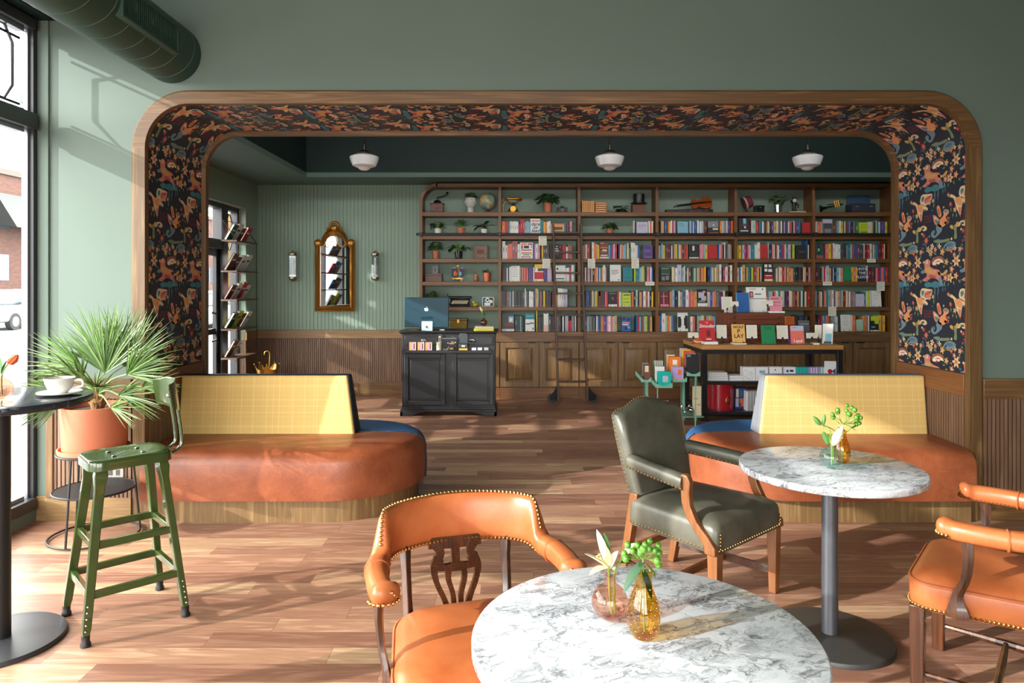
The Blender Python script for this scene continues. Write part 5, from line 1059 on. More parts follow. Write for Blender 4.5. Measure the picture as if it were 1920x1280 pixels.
# ================================================================== CASH DESK
YC0, YC1 = 8.13, 8.62; CXL, CXR, CH = PX(750, YC0), PX(931, YC0), 1.0
t = thing('cash_desk', 'black painted cupboard used as a cash desk', 'cabinet', ((CXL+CXR)/2, YC0, 0)); W2 = (CXR-CXL)/2; D = YC1-YC0
m = MB(); m.box(-W2+.02, W2-.02, .02, D, .09, CH-.035); m.build('body', BLKPAINT, t, bevel=.003)
m = MB(); m.box(-W2-.015, W2+.015, -.015, D+.01, CH-.022, CH); m.box(-W2, W2, 0, D, CH-.04, CH-.022); m.build('top', BLKPAINT, t, bevel=.008, seg=3)
m = MB(); m.box(-W2+.01, W2-.01, .01, D, .075, .1); m.box(-W2, W2, 0, D, .05, .075)
for s in (-1, 1): m.prism([(s*W2, 0), (s*W2, .05), (s*(W2-.3), .05), (s*(W2-.24), .035), (s*(W2-.18), .02), (s*(W2-.12), 0)], 0, .03); m.prism([(0.0, 0), (0.0, .05), (D, .05), (D, 0)], s*W2 - (s > 0)*.03, s*W2 + (s < 0)*.03, 'yz')
m.build('bracket_base', BLKPAINT, t, bevel=.004)
for s in (-1, 1):
    c = s*W2/2; a, b = c-W2/2+.05, c+W2/2-.035
    m = MB(); m.box(a, b, .008, .03, .825, .945); m.box(a+.015, b-.015, .002, .01, .84, .93); d = m.build('drawer', BLKPAINT, t, bevel=.004)
    m = MB(); m.tube([(c-.035, -.0, .875), (c-.03, -.022, .885), (c, -.03, .89), (c+.03, -.022, .885), (c+.035, -.0, .875)], .008, 6); m.sphere((c, -.008, .89), .035, 14, 8, rz=.022, ry=.016); m.build('cup_pull', CHROME, d)
    m = MB(); z0, z1 = .13, .73; q = .05
    m.box(a, a+q, .0, .025, z0, z1); m.box(b-q, b, .0, .025, z0, z1); m.box(a+q, b-q, .0, .025, z0, z0+q); m.box(a+q, b-q, .0, .025, z1-q, z1); m.box(a+q, b-q, .014, .022, z0+q, z1-q); m.box(a+q+.02, b-q-.02, .008, .02, z0+q+.02, z1-q-.02); m.build('door', BLKPAINT, t, bevel=.005)
m = MB(); m.box(-W2+.03, W2-.05, -.09, .02, .755, .77); m.box(-W2+.03, W2-.05, -.098, -.09, .75, .782); m.build('picture_ledge', BLKPAINT, t, bevel=.003)
YL = YC0-.045; ZL_ = .7705
def desk_x(px): return PX(px, YL)
sg = plain(232, 164, 96, rough=.5); pg_ = plain(214, 160, 196, rough=.5)
for i, px in enumerate((774, 789.5, 804)):
    m = MB(); m.box(-.038, .038, -.02, .02, 0, .1); m.cm = 1; m.box(-.038, -.01, -.0208, -.02, .0, .1); m.cm = 2; m.box(-.01, .014, -.0206, -.02, 0, .1); m.cm = 3; m.box(.014, .026, -.0208, -.02, .02, .09)
    tag(m.build('gift_box', [plain(240, 214, 190, rough=.5), sg, pg_, BM['D']], loc=(desk_x(px), YL, ZL_)), ['orange and pink carton at the outer end of the desk ledge', 'orange and pink carton, middle of the three', 'orange and pink carton next to the cream tumbler'][i], 'box', 'pink and orange cartons on the desk ledge')
t = thing('cream_tumbler', 'cream ceramic tumbler with a gold emblem', 'cup', (desk_x(823.5), YL-.0135, ZL_)); m = MB(); m.lathe([(.028, 0), (.03, .01), (.031, .105), (.028, .105), (.027, .02)], n=24); m.build('body', CERW, t); m = MB(); m.tube([(0, -.030, .055), (0, -.0325, .055)], .014, 8); m.build('emblem', BRASS, t)
t = thing('bottle_carton', 'tall carton with a clear window behind the tumbler', 'box', (desk_x(824), YL+.03, ZL_)); m = MB(); m.box(-.032, -.026, -.012, .012, 0, .19); m.box(.026, .032, -.012, .012, 0, .19); m.box(-.026, .026, .008, .012, 0, .19); m.build('carton', BM['H'], t); m = MB(); m.box(-.012, .012, -.01, .007, .001, .17); m.cm = 1; m.box(-.005, .005, -.011, -.01, .11, .15); m.build('bottle', [BM['I'], BM['K']], t)
t = thing('patterned_carton', 'black carton patterned with cream shapes on the ledge', 'box', (desk_x(843), YL+.02, ZL_)); m = MB(); m.box(-.085, .085, -.02, .02, 0, .15); m.cm = 1; r_ = random.Random(2)
for q in range(16): x, z = r_.uniform(-.08, .06), r_.uniform(.005, .095); m.box(x, x+.018, -.0208, -.02, z, z+.012)
m.cm = 2; m.box(-.085, .085, -.021, -.018, .142, .15); m.build('carton', [BM['K'], BM['I'], BM['E']], t)
t = thing('soap_carton', 'small black and tan carton before the patterned one', 'box', (desk_x(847), YL-.028, ZL_)); m = MB(); m.box(-.034, .034, -.012, .012, 0, .1); m.cm = 1; m.box(-.03, .03, -.0128, -.012, .08, .096); m.box(-.02, .02, -.0128, -.012, .02, .04); m.build('carton', [BM['K'], BM['A']], t)
t = thing('candle_tin', 'dark candle tin with gold base and its lid propped behind', 'candle', (desk_x(869), YL-.018, ZL_)); m = MB(); m.box(-.052, .052, -.024, .024, .035, .085); m.build('tin', plain(46, 60, 56, rough=.4), t, bevel=.004); m = MB(); m.box(-.052, .052, -.024, .024, 0, .035); m.build('gold_base', BRASS, t, bevel=.003); m = MB(); m.box(-.02, .02, -.0248, -.024, .05, .068); m.build('label_patch', WHITE, t); m = MB(); m.prism([(-.05, .085), (.05, .085), (.052, .18), (.035, .205), (-.035, .205), (-.052, .18)], .032, .044); m.build('lid', BM['H'], t, bevel=.003)
for i, px in enumerate((889, 900, 912)):
    m = MB(); m.box(-.026, .026, -.02, .02, 0, .038); tag(m.build('mini_carton', [WHITE], loc=(desk_x(px), YL-.005, ZL_), bevel=.002), ['tiny white carton next to the candle tin on the ledge', 'tiny white carton between two others on the ledge', 'tiny white carton at the bookcase end of the ledge'][i], 'box', 'tiny white cartons on the desk ledge')
# all-in-one computer, seen from behind
YP = 8.3; TEAL = plain(6, 62, 80, rough=.5, metal=0, name='teal_aluminium'); t = thing('desktop_computer', 'teal all-in-one computer turned to show its back', 'computer', (PX(799.5, YP), YP, CH)); w = 83*YP/FPX/2
m = MB(); m.box(-w, w, 0, .014, .03, .39); m.build('screen_back', TEAL, t, bevel=.006, seg=3); m = MB(); m.box(-w, w, .0145, .017, .03, .39); m.build('screen_glass', BLKGLZ, t)
m = MB(); m.hexa([(-.07, .02, .006), (.07, .02, .006), (.07, .03, .006), (-.07, .03, .006)], [(-.07, -.006, .16), (.07, -.006, .16), (.07, .002, .16), (-.07, .002, .16)]); m.box(-.07, .07, -.06, .1, 0, .006); m.build('stand', TEAL, t, bevel=.002)
ap_ = [(0, .33), (.25, .42), (.55, .36), (.72, .1), (.7, -.25), (.48, -.62), (.22, -.72), (0, -.64), (-.22, -.72), (-.48, -.62), (-.7, -.25), (-.72, .1), (-.55, .36), (-.25, .42)]
ap_ = spline(ap_, 4, True); s_ = .036; bite = (.78*s_, .06*s_); br = .28*s_
pp = []
for u, v, _ in ap_:
    u, v = u*s_, v*s_; d = math.hypot(u-bite[0], v-bite[1])
    if d < br: u = bite[0] - math.sqrt(max(0, br*br-(v-bite[1])**2))
    pp.append((u, v+.25))
m = MB(); m.prism(pp, -.0012, .0, 'xz'); m.prism([(p[0]*s_, p[1]*s_+.25) for p in spline([(.02, .48), (.06, .72), (.3, .95), (.28, .7), (.1, .5)], 3, True)], -.0012, 0, 'xz'); m.build('logo', plain(176, 216, 222, rough=.25), t)
t = thing('counter_sign', 'pale mint card with a small black drawing before the computer', 'sign', (PX(800.5, 8.16), 8.16, CH), rot=(-.12, 0, 0)); m = MB(); m.box(-.064, .064, 0, .004, 0, .112); m.cm = 1; m.tube([(.0, -.001, .03), (-.012, -.001, .04), (-.006, -.001, .056), (.008, -.001, .05), (.012, -.001, .03), (.02, -.001, .018)], [.003, .006, .006, .003, .002, .001], 6); m.build('card', [plain(196, 230, 228, rough=.6), BM['K']], t)
for i, (c, z, h, a, b, lab) in enumerate((('L', 0, .028, 889, 926, 'yellow hardback lying flat on the cash desk'), ('I', .0285, .024, 891, 925.5, 'cream hardback lying on a yellow book on the cash desk'))):
    x0, x1 = PX(a, 8.2), PX(b, 8.2); t = thing('flat_book', lab, 'book', ((x0+x1)/2, 8.2, CH+z)); w = (x1-x0)/2; cm_ = plain(214, 206, 40, rough=.5) if c == 'L' else BM['I']
    m = MB(); m.box(-w, w, -.08, .08, 0, .003); m.box(-w, w, -.08, .08, h-.003, h); m.box(-w, w, -.08, -.077, .003, h-.003); m.build('cover', cm_, t); m = MB(); m.box(-w+.003, w-.003, -.076, .076, .003, h-.003); m.build('pages', PAGES, t)
t = thing('card_reader', 'small white card reader on the cash desk', 'card reader', (PX(829, 8.24), 8.24, CH)); m = MB(); m.box(-.03, .03, -.03, .03, 0, .012); m.build('body', WHITE, t, bevel=.004)
t = thing('wooden_tray', 'thin wooden tray beside the computer stand', 'tray', (PX(776, 8.22), 8.22, CH)); m = MB(); m.box(-.06, .06, -.04, .04, 0, .008); m.build('board', LOAKX, t, bevel=.002)
# ================================================================== DISPLAY TABLE
TY0, TY1b, TZ = 7.8, 8.67, .86; TXL, TXR = 2.14, 3.73
t = thing('display_table', 'black steel display table with butcher-block top', 'table', (TXL, TY0, 0)); TWD, TDP = TXR-TXL, TY1b-TY0
m = MB(); m.box(0, TWD, 0, TDP, TZ-.05, TZ); m.build('tabletop', BUTCHX, t, bevel=.003)
for x in (.0, TWD-.06):
    for y in (.01, TDP-.07): m = MB(); m.box(x, x+.06, y, y+.06, 0, TZ-.051); m.build('leg', BLK, t, bevel=.003)
m = MB(); m.box(.06, TWD-.06, .015, .055, TZ-.10, TZ-.051); m.box(.06, TWD-.06, TDP-.055, TDP-.015, TZ-.10, TZ-.051); m.box(.01, .05, .07, TDP-.07, TZ-.10, TZ-.051); m.box(TWD-.05, TWD-.01, .07, TDP-.07, TZ-.10, TZ-.051); m.build('apron', BLK, t)
for z in (.11, .452): m = MB(); m.box(.01, TWD-.01, .0, TDP, z-.035, z); m.build('shelf', BLK, t, bevel=.003)
# wooden card chest
t = thing('card_chest', 'reddish wooden chest of small drawers on the display table', 'chest', (PX(1415, 8.2), 8.2, TZ)); cw = 114*8.2/FPX/2; chh = PZ(586.5, 8.2)-TZ
m = MB(); m.box(-cw, cw, .01, .33, 0, chh); m.build('carcass', CHESTX, t, bevel=.003); n = 5; dh = (chh-.03)/n
for q in range(n):
    m = MB(); z = .012+q*dh; m.box(-cw+.055, cw-.02, .0, .02, z+.006, z+dh-.006); d = m.build('drawer', CHESTX, t, bevel=.005)
    for s in (-1, 1): m = MB(); m.sphere((s*(cw-.1)+.015, -.012, z+dh/2), .015, 10, 8); m.build('knob', CHAIRW, d)
ZT2 = TZ+chh
def onpx(px0, px1, py0, y): return (PX(px0, y), (px1-px0)*y/FPX)
def tb(k, px0, px1, py0, py1, y, z, cov, bands, txt, lab, lean=.2, rot=0, easel=True, d=.02):
    x, w = PX(px0, y), (px1-px0)*y/FPX; h = (py1-py0)*y/FPX
    return faceout(k, x, y, z, w, h*1.01, lab, (cov, bands, txt), lean, 'books shown on the display table', easel, d, rot)
def flat(px0, px1, y, z, h, c, lab, d=.15, grp='books lying on the display table'):
    x0, w = PX(px0, y), (px1-px0)*y/FPX; m = MB(); m.box(0, w, 0, d, 0, .003); m.box(0, w, 0, d, h-.003, h); m.box(0, .003, 0, d, .003, h-.003); m.cm = 1; m.box(.003, w-.003, .002, d-.003, .003, h-.003)
    return tag(m.build('flat_book', [BM[c], plain(236, 236, 240, rough=.6)], loc=(x0, y, z+.0003)), lab, 'book', grp)
def card(px0, px1, py0, py1, y, z, lab, lean=.12, rot=0, grp='cards on little stands'):
    x, w = PX((px0+px1)/2, y), (px1-px0)*y/FPX; z1 = PZ(py0, y); z0 = PZ(py1, y); t = thing('card_holder', lab, 'card stand', (x, y, z), rot, grp)
    m = MB(); m.T = Matrix.Translation((0, 0, z0-z)) @ Matrix.Rotation(-lean, 4, 'X'); m.box(-w/2, w/2, 0, .003, 0, z1-z0); m.cm = 1
    for q in range(1, int((z1-z0)/.016)): m.box(-w/2+.012, w/2-.012-.02*(q % 3 == 0), -.0006, 0, z1-z0-.016*q-.002, z1-z0-.016*q)
    m.build('paper_card', [PAPER, BM['E']], t); m = MB(); m.lathe([(.024, 0), (.024, .004), (.006, .008)], n=14); m.cyl((0, .004, .004), (0, .004, max(.02, z0-z)), .004, n=8); m.box(-.01, .01, -.004, .012, z0-z-.004, z0-z+.018); m.build('clip_stand', BLK, t); return t
YA = 8.02
tb('smoder', 1313, 1341, 602, 640, 7.99, TZ+.0305, 'R', [(.84,.93,'S',.4,.6),(.05,.1,'W',.4,.75),(.2,.5,'D',.45,.7)], [('Smoder',.72,.2,.25)], 'red book with white script title on a white stack', d=.024)
flat(1321, 1347, 7.93, TZ, .028, 'W', 'thick white book lying under the red script-titled book')
t = thing('paper_fox', 'orange folded paper ornament behind the red book', 'ornament', (PX(1309, 8.1), 8.12, TZ)); m = MB(); m.hexa([(-.06, -.03, 0), (.05, -.03, 0), (.05, .05, 0), (-.06, .05, 0)], [(-.02, 0, .07), (.03, 0, .13), (.04, .03, .13), (-.01, .03, .07)]); m.build('folded_body', BM['O'], t); m = MB(); m.tube([(-.06, -.035, .03), (-.01, -.04, .012), (.05, -.035, .035)], .007, 6); m.build('ribbon', BM['W'], t)
card(1290, 1310, 623, 633, 8.05, TZ, 'low wide card at the rack end of the display table')
card(1344, 1363, 609, 634, 8.05, TZ, 'upright card between the red book and the WOLF PLAY book')
tb('wolf', 1374, 1398, 610, 644, 7.96, TZ+.0125, 'w', [(0,.03,'K',.75,.95)], [('WOLF',.84,.165,0),('P',.60,.26,0),('LAY',.34,.24,0)], 'tan book lettered WOLF PLAY', easel=True)
flat(1377, 1400, 7.9, TZ, .012, 'W', 'thin white book lying under the WOLF PLAY book')
card(1400, 1420, 609, 634, 7.95, TZ, 'upright card between the WOLF PLAY book and the green book')
tb('green', 1429, 1455, 611, 646, 7.9, TZ, 'G', [(.86,.9,'g',.25,.8),(.78,.82,'g',.25,.8)], [], 'plain emerald green book on the display table', d=.012)
card(1457, 1478, 610, 635, 7.95, TZ, 'upright card between the green book and the orange-purple book')
tb('land', 1485, 1509, 612, 646, 7.9, TZ, 'S', [(.72,1,'l',0,1),(.88,.9,'V',.1,.5)], [('Land',.16,.2,0)], 'orange book with lilac top and white title', d=.03)
tb('purplebk', 1479, 1503, 613, 640, 7.99, TZ, 'V', [], [], 'purple book standing behind the orange one', d=.025, easel=False)
card(1512, 1533, 624, 634, 7.92, TZ, 'low wide card at the arch end of the display table')
tb('greyb', 1498, 1518, 600, 640, 8.3, TZ, 'H', [(.8,.84,'E',.1,.9)], [], 'dark grey book leaning behind the orange one', lean=.3, rot=-.3)
tb('darkred2', 1476, 1498, 608, 640, 8.2, TZ, 'D', [], [], 'dark maroon book half hidden behind others on the table', lean=.2)
card(1528, 1540, 609, 634, 8.14, TZ, 'narrow turned card beside the white leaning book', rot=-.5)
tb('whitel', 1542, 1560, 608, 646, 7.98, TZ, 'W', [(.1,.5,'C',.3,.9),(.0,.1,'H',.2,.9)], [], 'white book leaning back at the end of the display table', lean=.35, rot=-.55)
flat(1527, 1537, 7.86, TZ, .02, 'I', 'small cream book lying at the arch end of the table', d=.1)
# on the chest
tb('bluebk', 1382, 1406, 547, 584, 8.26, ZT2, 'B', [(0,1,'C',.0,.04),(0,1,'B',.04,1)], [], 'bright blue book on top of the wooden chest')
tb('creambk', 1402, 1439, 536, 583, 8.33, ZT2, 'I', [(0,1,'W',.02,.98),(.52,.55,'E',0,1),(.58,.83,'U',.14,.34),(.62,.78,'P',.2,.3),(.7,.74,'H',.42,.75),(.91,.94,'E',.14,.5),(.89,.95,'K',.8,.86)], [], 'large cream book with a small portrait on the wooden chest')
tb('pinkbk', 1445, 1467, 552, 582, 8.24, ZT2, 'P', [(.82,.9,'q',.1,.8),(.62,.66,'q',.2,.9),(.4,.42,'q',.2,.85)], [], 'pink book on top of the wooden chest')
flat(1440, 1472, 8.2, ZT2, .018, 'W', 'white book lying before the pink one on the chest', d=.05)
card(1353, 1374, 556, 580, 8.22, ZT2, 'tilted upright card at the rack end of the chest', rot=.1); card(1370, 1385, 565, 574, 8.2, ZT2, 'small wide card before the bright blue book'); card(1428, 1450, 563, 573, 8.2, ZT2, 'small wide card between the cream and pink books')
m = MB(); m.box(-.045, .045, -.02, .03, 0, .05); tag(m.build('pen_cup', [BM['W']], loc=(PX(1366, 8.3), 8.3, ZT2), bevel=.004), 'little white pen pot behind the cards on the chest', 'pot')
# shelf goods
YG = 7.86; zg = .4525
for q in range(4): flat(1327+.5*q, 1366.5-.8*q, YG, zg+q*.0235, .0225, 'W', ['bottom', 'second', 'third', 'topmost'][q] + ' white book of the four-high stack on the table shelf', d=.2)
for q in range(2): flat(1368, 1395, YG, zg+q*.03, .028, 'W', ['lower', 'upper'][q] + ' white book of the two-high stack on the table shelf', d=.2)
def carton(px0, px1, py0, y, z, col, lab, marks, d=.1, name='stationery_box', grp='stationery boxes on the table shelf'):
    x0, w = PX(px0, y), (px1-px0)*y/FPX; h = PZ(py0, y)-z; m = MB(); m.box(0, w, 0, d, 0, h); mats = [col]
    for i, (a, b, u, v, c) in enumerate(marks):
        if c not in mats: mats.append(c)
        m.cm = mats.index(c); m.box(u*w, v*w, -.0008-.0002*i, 0, a*h, b*h)
    return tag(m.build(name, mats, loc=(x0, y, z+.0003)), lab, 'box', grp)
BW = plain(230, 230, 234, rough=.5)
r_ = random.Random(9); mk = [(a, a+.05, u, u+.04, BM['E']) for a, u in [(r_.uniform(.1,.85), r_.uniform(.1,.85)) for _ in range(14)]]
carton(1393, 1416, 688, YG, zg, BW, 'white box sprinkled with fine grey marks', mk); carton(1417, 1440, 688, YG, zg, BW, 'white box with a blue splash on its front', [(.55,.75,.3,.75,BM['C'])])
carton(1443, 1466, 688, YG, zg, BW, 'white box with one lilac dot', [(.75,.85,.4,.5,BM['V'])]); carton(1470, 1492, 688, YG, zg, BW, 'white box with dark blue writing-like dashes', [(.62,.8,.2,.4,BM['B']),(.65,.8,.5,.8,BM['N'])])
for i, (a, b, c, lab) in enumerate(((1493, 1516, 'T', 'teal'), (1516.3, 1535, 'V', 'lilac'), (1535.3, 1553, 'C', 'grey-blue'))):
    w = (b-a)/4
    carton(a, b, 688.5, YG, zg, plain(*( (44, 176, 166) if c == 'T' else (170, 142, 196) if c == 'V' else (140, 172, 182)), rough=.5), lab + ' pack of notebooks in the striped row on the shelf', [(0, 1, u, u+.06, BW) for u in (.24, .5, .76)] if c != 'T' else [(0, 1, u, u+.04, BM['T']) for u in (.24, .5, .76)], name='notebook_pack')
t = carton(1547, 1568, 677, YG-.03, zg, BW, 'white box with a red circle and blue triangle', [], d=.02)
m = MB(); w = 21*YG/FPX; m.tube([(w*.43, -.001, .11), (w*.43, -.0025, .11)], .026, 24); m.build('red_circle', BM['R'], t); m = MB(); m.prism([(w*.6, .11), (w*.93, .075), (w*.93, .145)], -.0025, -.001); m.build('blue_triangle', BM['V'], t)
t = thing('hat_box', 'round glossy red hat box on the lowest table shelf', 'box', (PX(1350.5, 8.02), 8.02, .1103)); rr_ = 50*7.95/FPX/2; RED = plain(178, 26, 44, rough=.25, coat=.5)
m = MB(); m.lathe([(rr_*.97, 0), (rr_*.97, .27)], n=40); m.build('drum', RED, t); m = MB(); m.lathe([(rr_, .27), (rr_, .292), (rr_*.97, .297), (.001, .298)], n=40); m.build('lid', RED, t)
m = MB(); m.T = Matrix.Rotation(.35, 4, 'Z') @ Matrix.Translation((0, -rr_*.985, .11)); m.tube([(.035*cos(a), 0, .045*sin(a)) for a in [2*pi*k/18 for k in range(18)]], .004, 5, closed=True); m.sphere((-.008, 0, -.012), .016, 10, 6, ry=.005); m.tube([(-.02, 0, .05), (0, 0, .075), (.02, 0, .05)], .003, 5); m.build('crest', BRASS, t)
t = carton(1378, 1401, 727, 7.99, .1103, plain(62, 66, 130, rough=.3), 'blue and orange picture box beside the red hat box', [(.55,.95,.1,.3,BM['I']),(.3,.5,.4,.7,BM['O']),(.12,.35,.5,.75,BM['O']),(.1,.5,.05,.3,BM['l']),(.6,.9,.45,.6,BM['T'])], name='picture_box')
t = carton(1400, 1424, 733, 7.86, .1103, BW, 'black and white striped bag on the lowest table shelf', [(0, 1, u, u+.05, BM['K']) for u in (.1, .22, .34, .46, .58, .7, .82)], name='striped_bag')
# ------------------------------------------------------------------ mint card rack
MINT = plain(124, 176, 154, rough=.45, name='mint_enamel'); t = thing('card_rack', 'mint green metal card rack with two tiers of trays', 'rack', (0, 0, 0))
YR0, YR1, YR2 = 7.35, 7.62, 7.86
def rx(px, y): return PX(px, y)
rb0 = [(1209, YR2), (1287, YR0)]
for i, (px, y, z) in enumerate(((1212, 7.87, PZ(704, 7.87)), (1281, 7.87, PZ(706, 7.87)), (1304, 7.87, PZ(696, 7.87)))):
    m = MB(); x = rx(px, y); m.box(x-.02, x+.02, y, y+.006, 0, z); m.box(x-.02, x-.014, y, y+.03, 0, z)
    o = m.build('post', MINT, t)
    for q in range(1, 7): pass
for px, y, z in ((1233, 7.32, PZ(726, 7.32)), (1304, 7.45, PZ(706, 7.45))):
    m = MB(); x = rx(px, y); m.cyl((x, y, 0), (x, y, z), .006, n=8); m.build('front_rod', MINT, t)
def tray(px0, px1, y0, y1, z, h=.05, slope=.06):
    x0, x1 = rx(px0, y0), rx(px1, y0); m = MB()
    m.hexa([(x0, y0, z), (x1, y0, z), (x1, y1, z+slope), (x0, y1, z+slope)], [(x0, y0, z+.006), (x1, y0, z+.006), (x1, y1, z+slope+.006), (x0, y1, z+slope+.006)])
    c = (x0+x1)/2; m.prism([(x0, z), (x0, z+h), (c-.02, z+h*.45), (c+.02, z+h*.45), (x1, z+h), (x1, z)], y0-.004, y0)
    for xx in (x0, x1-.004): m.hexa([(xx, y0, z), (xx+.004, y0, z), (xx+.004, y1, z+slope), (xx, y1, z+slope)], [(xx, y0, z+h), (xx+.004, y0, z+h), (xx+.004, y1, z+slope+h), (xx, y1, z+slope+h)])
    m.build('tray', MINT, t); return (z+.0075, y0, slope/(y1-y0))
zt1 = tray(1229, 1261, 7.3, 7.85, PZ(727, 7.3), slope=.04); zt2 = tray(1261.5, 1288, 7.36, 7.85, PZ(716, 7.36), slope=.04); zt3 = tray(1287.5, 1313, 7.40, 7.85, PZ(705, 7.4), slope=.05)
zt4 = tray(1202, 1221, 7.5, 7.85, PZ(716, 7.5), slope=.03)
m = MB(); m.box(rx(1208, 7.7), rx(1312, 7.7), 7.52, 7.75, .10, .106); m.build('floor_shelf', MINT, t)
def rbox(px0, px1, py0, y, z, d, c, lab, marks=(), tilt=0):
    if isinstance(z, tuple): z = z[0] + (y+d-z[1])*z[2]
    return carton(px0, px1, py0, y, z, c, lab, marks, d, 'card_box', 'boxed cards on the mint rack')
rbox(1234, 1258, 697, 7.312, zt1, .06, plain(0, 178, 166, rough=.35), 'teal card box at the front of the mint rack', [(.3, .72, .36, .78, BM['l'])])
rbox(1230, 1246, 687, 7.46, zt1, .07, WHITE, 'white card box behind the teal one', [(.3, .5, .3, .5, BM['E'])])
rbox(1228, 1243, 676, 7.62, zt1, .07, BM['m'], 'pale striped card box behind the white one', [(.5, 1, u, u+.08, BM['q']) for u in (.2, .45, .7)])
rbox(1262, 1281.5, 688, 7.374, zt2, .09, plain(186, 160, 212, rough=.4), 'lilac card box with an orange doodle', [(.42, .8, .48, .8, BM['O']), (.1, .2, .1, .9, BM['P'])])
rbox(1263, 1272, 684, 7.49, zt2, .04, BM['Y'], 'yellow card box behind the lilac one')
rbox(1255, 1276, 669, 7.56, zt2, .07, plain(244, 124, 40, rough=.4), 'orange card box with a white patch', [(.6, .85, .3, .7, WHITE)])
rbox(1252, 1265, 665, 7.68, zt2, .06, BM['I'], 'cream card box behind the orange one')
rbox(1288, 1311, 665, 7.412, zt3, .05, BM['K'], 'black card box at the front of the upper tray', [(.9, 1, 0, .3, BM['E'])])
rbox(1286, 1305, 662, 7.49, zt3, .05, BM['E'], 'grey card box behind the black one')
rbox(1284, 1301, 658, 7.56, zt3, .06, plain(238, 74, 40, rough=.4), 'red-orange card box in the upper tray')
rbox(1280, 1295, 655, 7.64, zt3, .05, plain(244, 196, 60, rough=.4), 'golden card box in the upper tray'); rbox(1276, 1289, 653, 7.72, zt3, .05, BM['l'], 'lilac card box at the back of the upper tray')
rbox(1208, 1219.5, 684, 7.515, zt4, .06, BM['U'], 'brown card box at the aisle end of the mint rack', [(.55, .95, .1, .7, BM['I'])]); rbox(1206, 1216, 680, 7.62, zt4, .06, BM['E'], 'grey card box behind the brown one')
rbox(1299, 1315, 724, 7.6, .1065, .02, BM['I'], 'beige card standing on the floor shelf of the rack', [(.55, .6, .1, .6, BM['A']), (.35, .4, .5, .9, BM['A'])])
t = thing('silver_teapot', 'shiny silver pot on the floor shelf of the mint rack', 'pot', (rx(1293, 7.6), 7.6, .1065)); m = MB(); m.lathe([(.03, 0), (.05, .02), (.056, .05), (.04, .085), (.015, .1), (.01, .115), (.001, .118)], n=24); m.build('body', CHROME, t); m = MB(); m.tube(spline([(-.05, 0, .03), (-.08, 0, .06), (-.09, 0, .1), (-.07, 0, .125)], 4), .008, 8); m.build('spout', CHROME, t)

# ================================================================== BENCHES
def bench(s, xj, xtip, label):
    """s=+1: jamb on the street side (bench runs toward +x); mirrored for s=-1"""
    yc, r = 5.02, .6; t = thing('banquette', label, 'bench', (xj + s*.004, yc, 0), 0, 'two-sided banquettes in the arch'); L = abs(xtip-xj)-r-.004
    def outline(i, side, n=16):
        q = [(0, 0), (0, side*(r-i)*1.0), (L*.5, side*(r-i)), (L, side*(r-i))] + [(L+(r-i)*sin(a), side*(r-i)*cos(a)) for a in [pi/2*k/n for k in range(1, n+1)]]
        return [(s*x, y) for x, y in q]
    prof = [(.0, .15), (-.004, .26), (0, .38), (.008, .41), (.026, .436), (.06, .455), (.14, .468), (.28, .474)]
    for side, mat, nm in ((-1, TAN, 'front_seat'), (1, BLUERIB, 'rear_seat')):
        m = MB(); m.loft([[(x, y, z) for x, y in outline(i, side)] for i, z in prof], True, True, True); m.build(nm, mat, t, angle=50)
    m = MB(); full = outline(.05, -1) + outline(.05, 1)[::-1][1:-1]; m.loft([[(x, y, z) for x, y in full] for z in (0, .152)], True, True, True); m.build('plinth', LOAK, t)
    m = MB(); pts = []
    for i, z in prof[:6]: pts.append((s*(L+r-i+.003), 0, z))
    m.tube(pts, .007, 6); m.build('piping', BLUPIPE, t)
    m = MB(); xe, xt, z0, z1 = L+.12, L+.06, .44, .885
    m.hexa([(0, -.07, z0), (s*xe, -.07, z0), (s*xe, .10, z0), (0, .10, z0)], [(0, -.025, z1), (s*xt, -.025, z1), (s*xt, .055, z1), (0, .055, z1)]); m.build('backrest', GREYFELT if s < 0 else BLUPIPE, t, bevel=.015, seg=3)
    m = MB(); g = .012
    m.hexa([(s*.002, -.098, z0), (s*(xe-g*.5), -.098, z0), (s*(xe-g*.5), -.066, z0), (s*.002, -.066, z0)], [(s*.002, -.05, z1-.004), (s*(xt-g), -.05, z1-.004), (s*(xt-g), -.02, z1-.004), (s*.002, -.02, z1-.004)]); m.build('plaid_back_pad', PLAID, t, bevel=.02, seg=4)
    return t
bench(1, AX0+.02, -.63, 'cognac leather banquette with plaid back at the street side of the arch')
bench(-1, AX1-.02, 1.27, 'cognac leather banquette with plaid back behind the green armchair')

# ================================================================== CAPTAIN'S CHAIR
def rounded(front, back, depth, n=8, r=.09):
    """plan outline of a seat, front at -y"""
    c = [(-back/2, depth/2), (-front/2, -depth/2), (front/2, -depth/2), (back/2, depth/2)]; out = []
    for i in range(4):
        p0, p, p1 = Vector(c[i-1]), Vector(c[i]), Vector(c[(i+1) % 4]); a = (p0-p).normalized(); b = (p1-p).normalized()
        s0, s1 = p + a*r, p + b*r
        for k in range(n+1):
            u = k/n; q = s0*(1-u)**2 + p*2*u*(1-u) + s1*u*u; out.append((q.x, q.y))
    # add mid points on the straight sides
    return out
def scale2(o, k, dx=0): return [(x*k, y*k) for x, y in o]
def beads_along(m, pts, step, r):
    acc = 0; last = None
    L = [0]
    for a, b in zip(pts, pts[1:]): L.append(L[-1] + math.dist(a, b))
    n = max(1, int(L[-1]/step)); j = 0
    for i in range(n+1):
        d = L[-1]*i/n
        while j < len(L)-2 and L[j+1] < d: j += 1
        u = (d-L[j])/max(1e-9, L[j+1]-L[j]); p = [pts[j][q] + (pts[j+1][q]-pts[j][q])*u for q in range(3)]
        m.sphere(tuple(p), r, 6, 4)
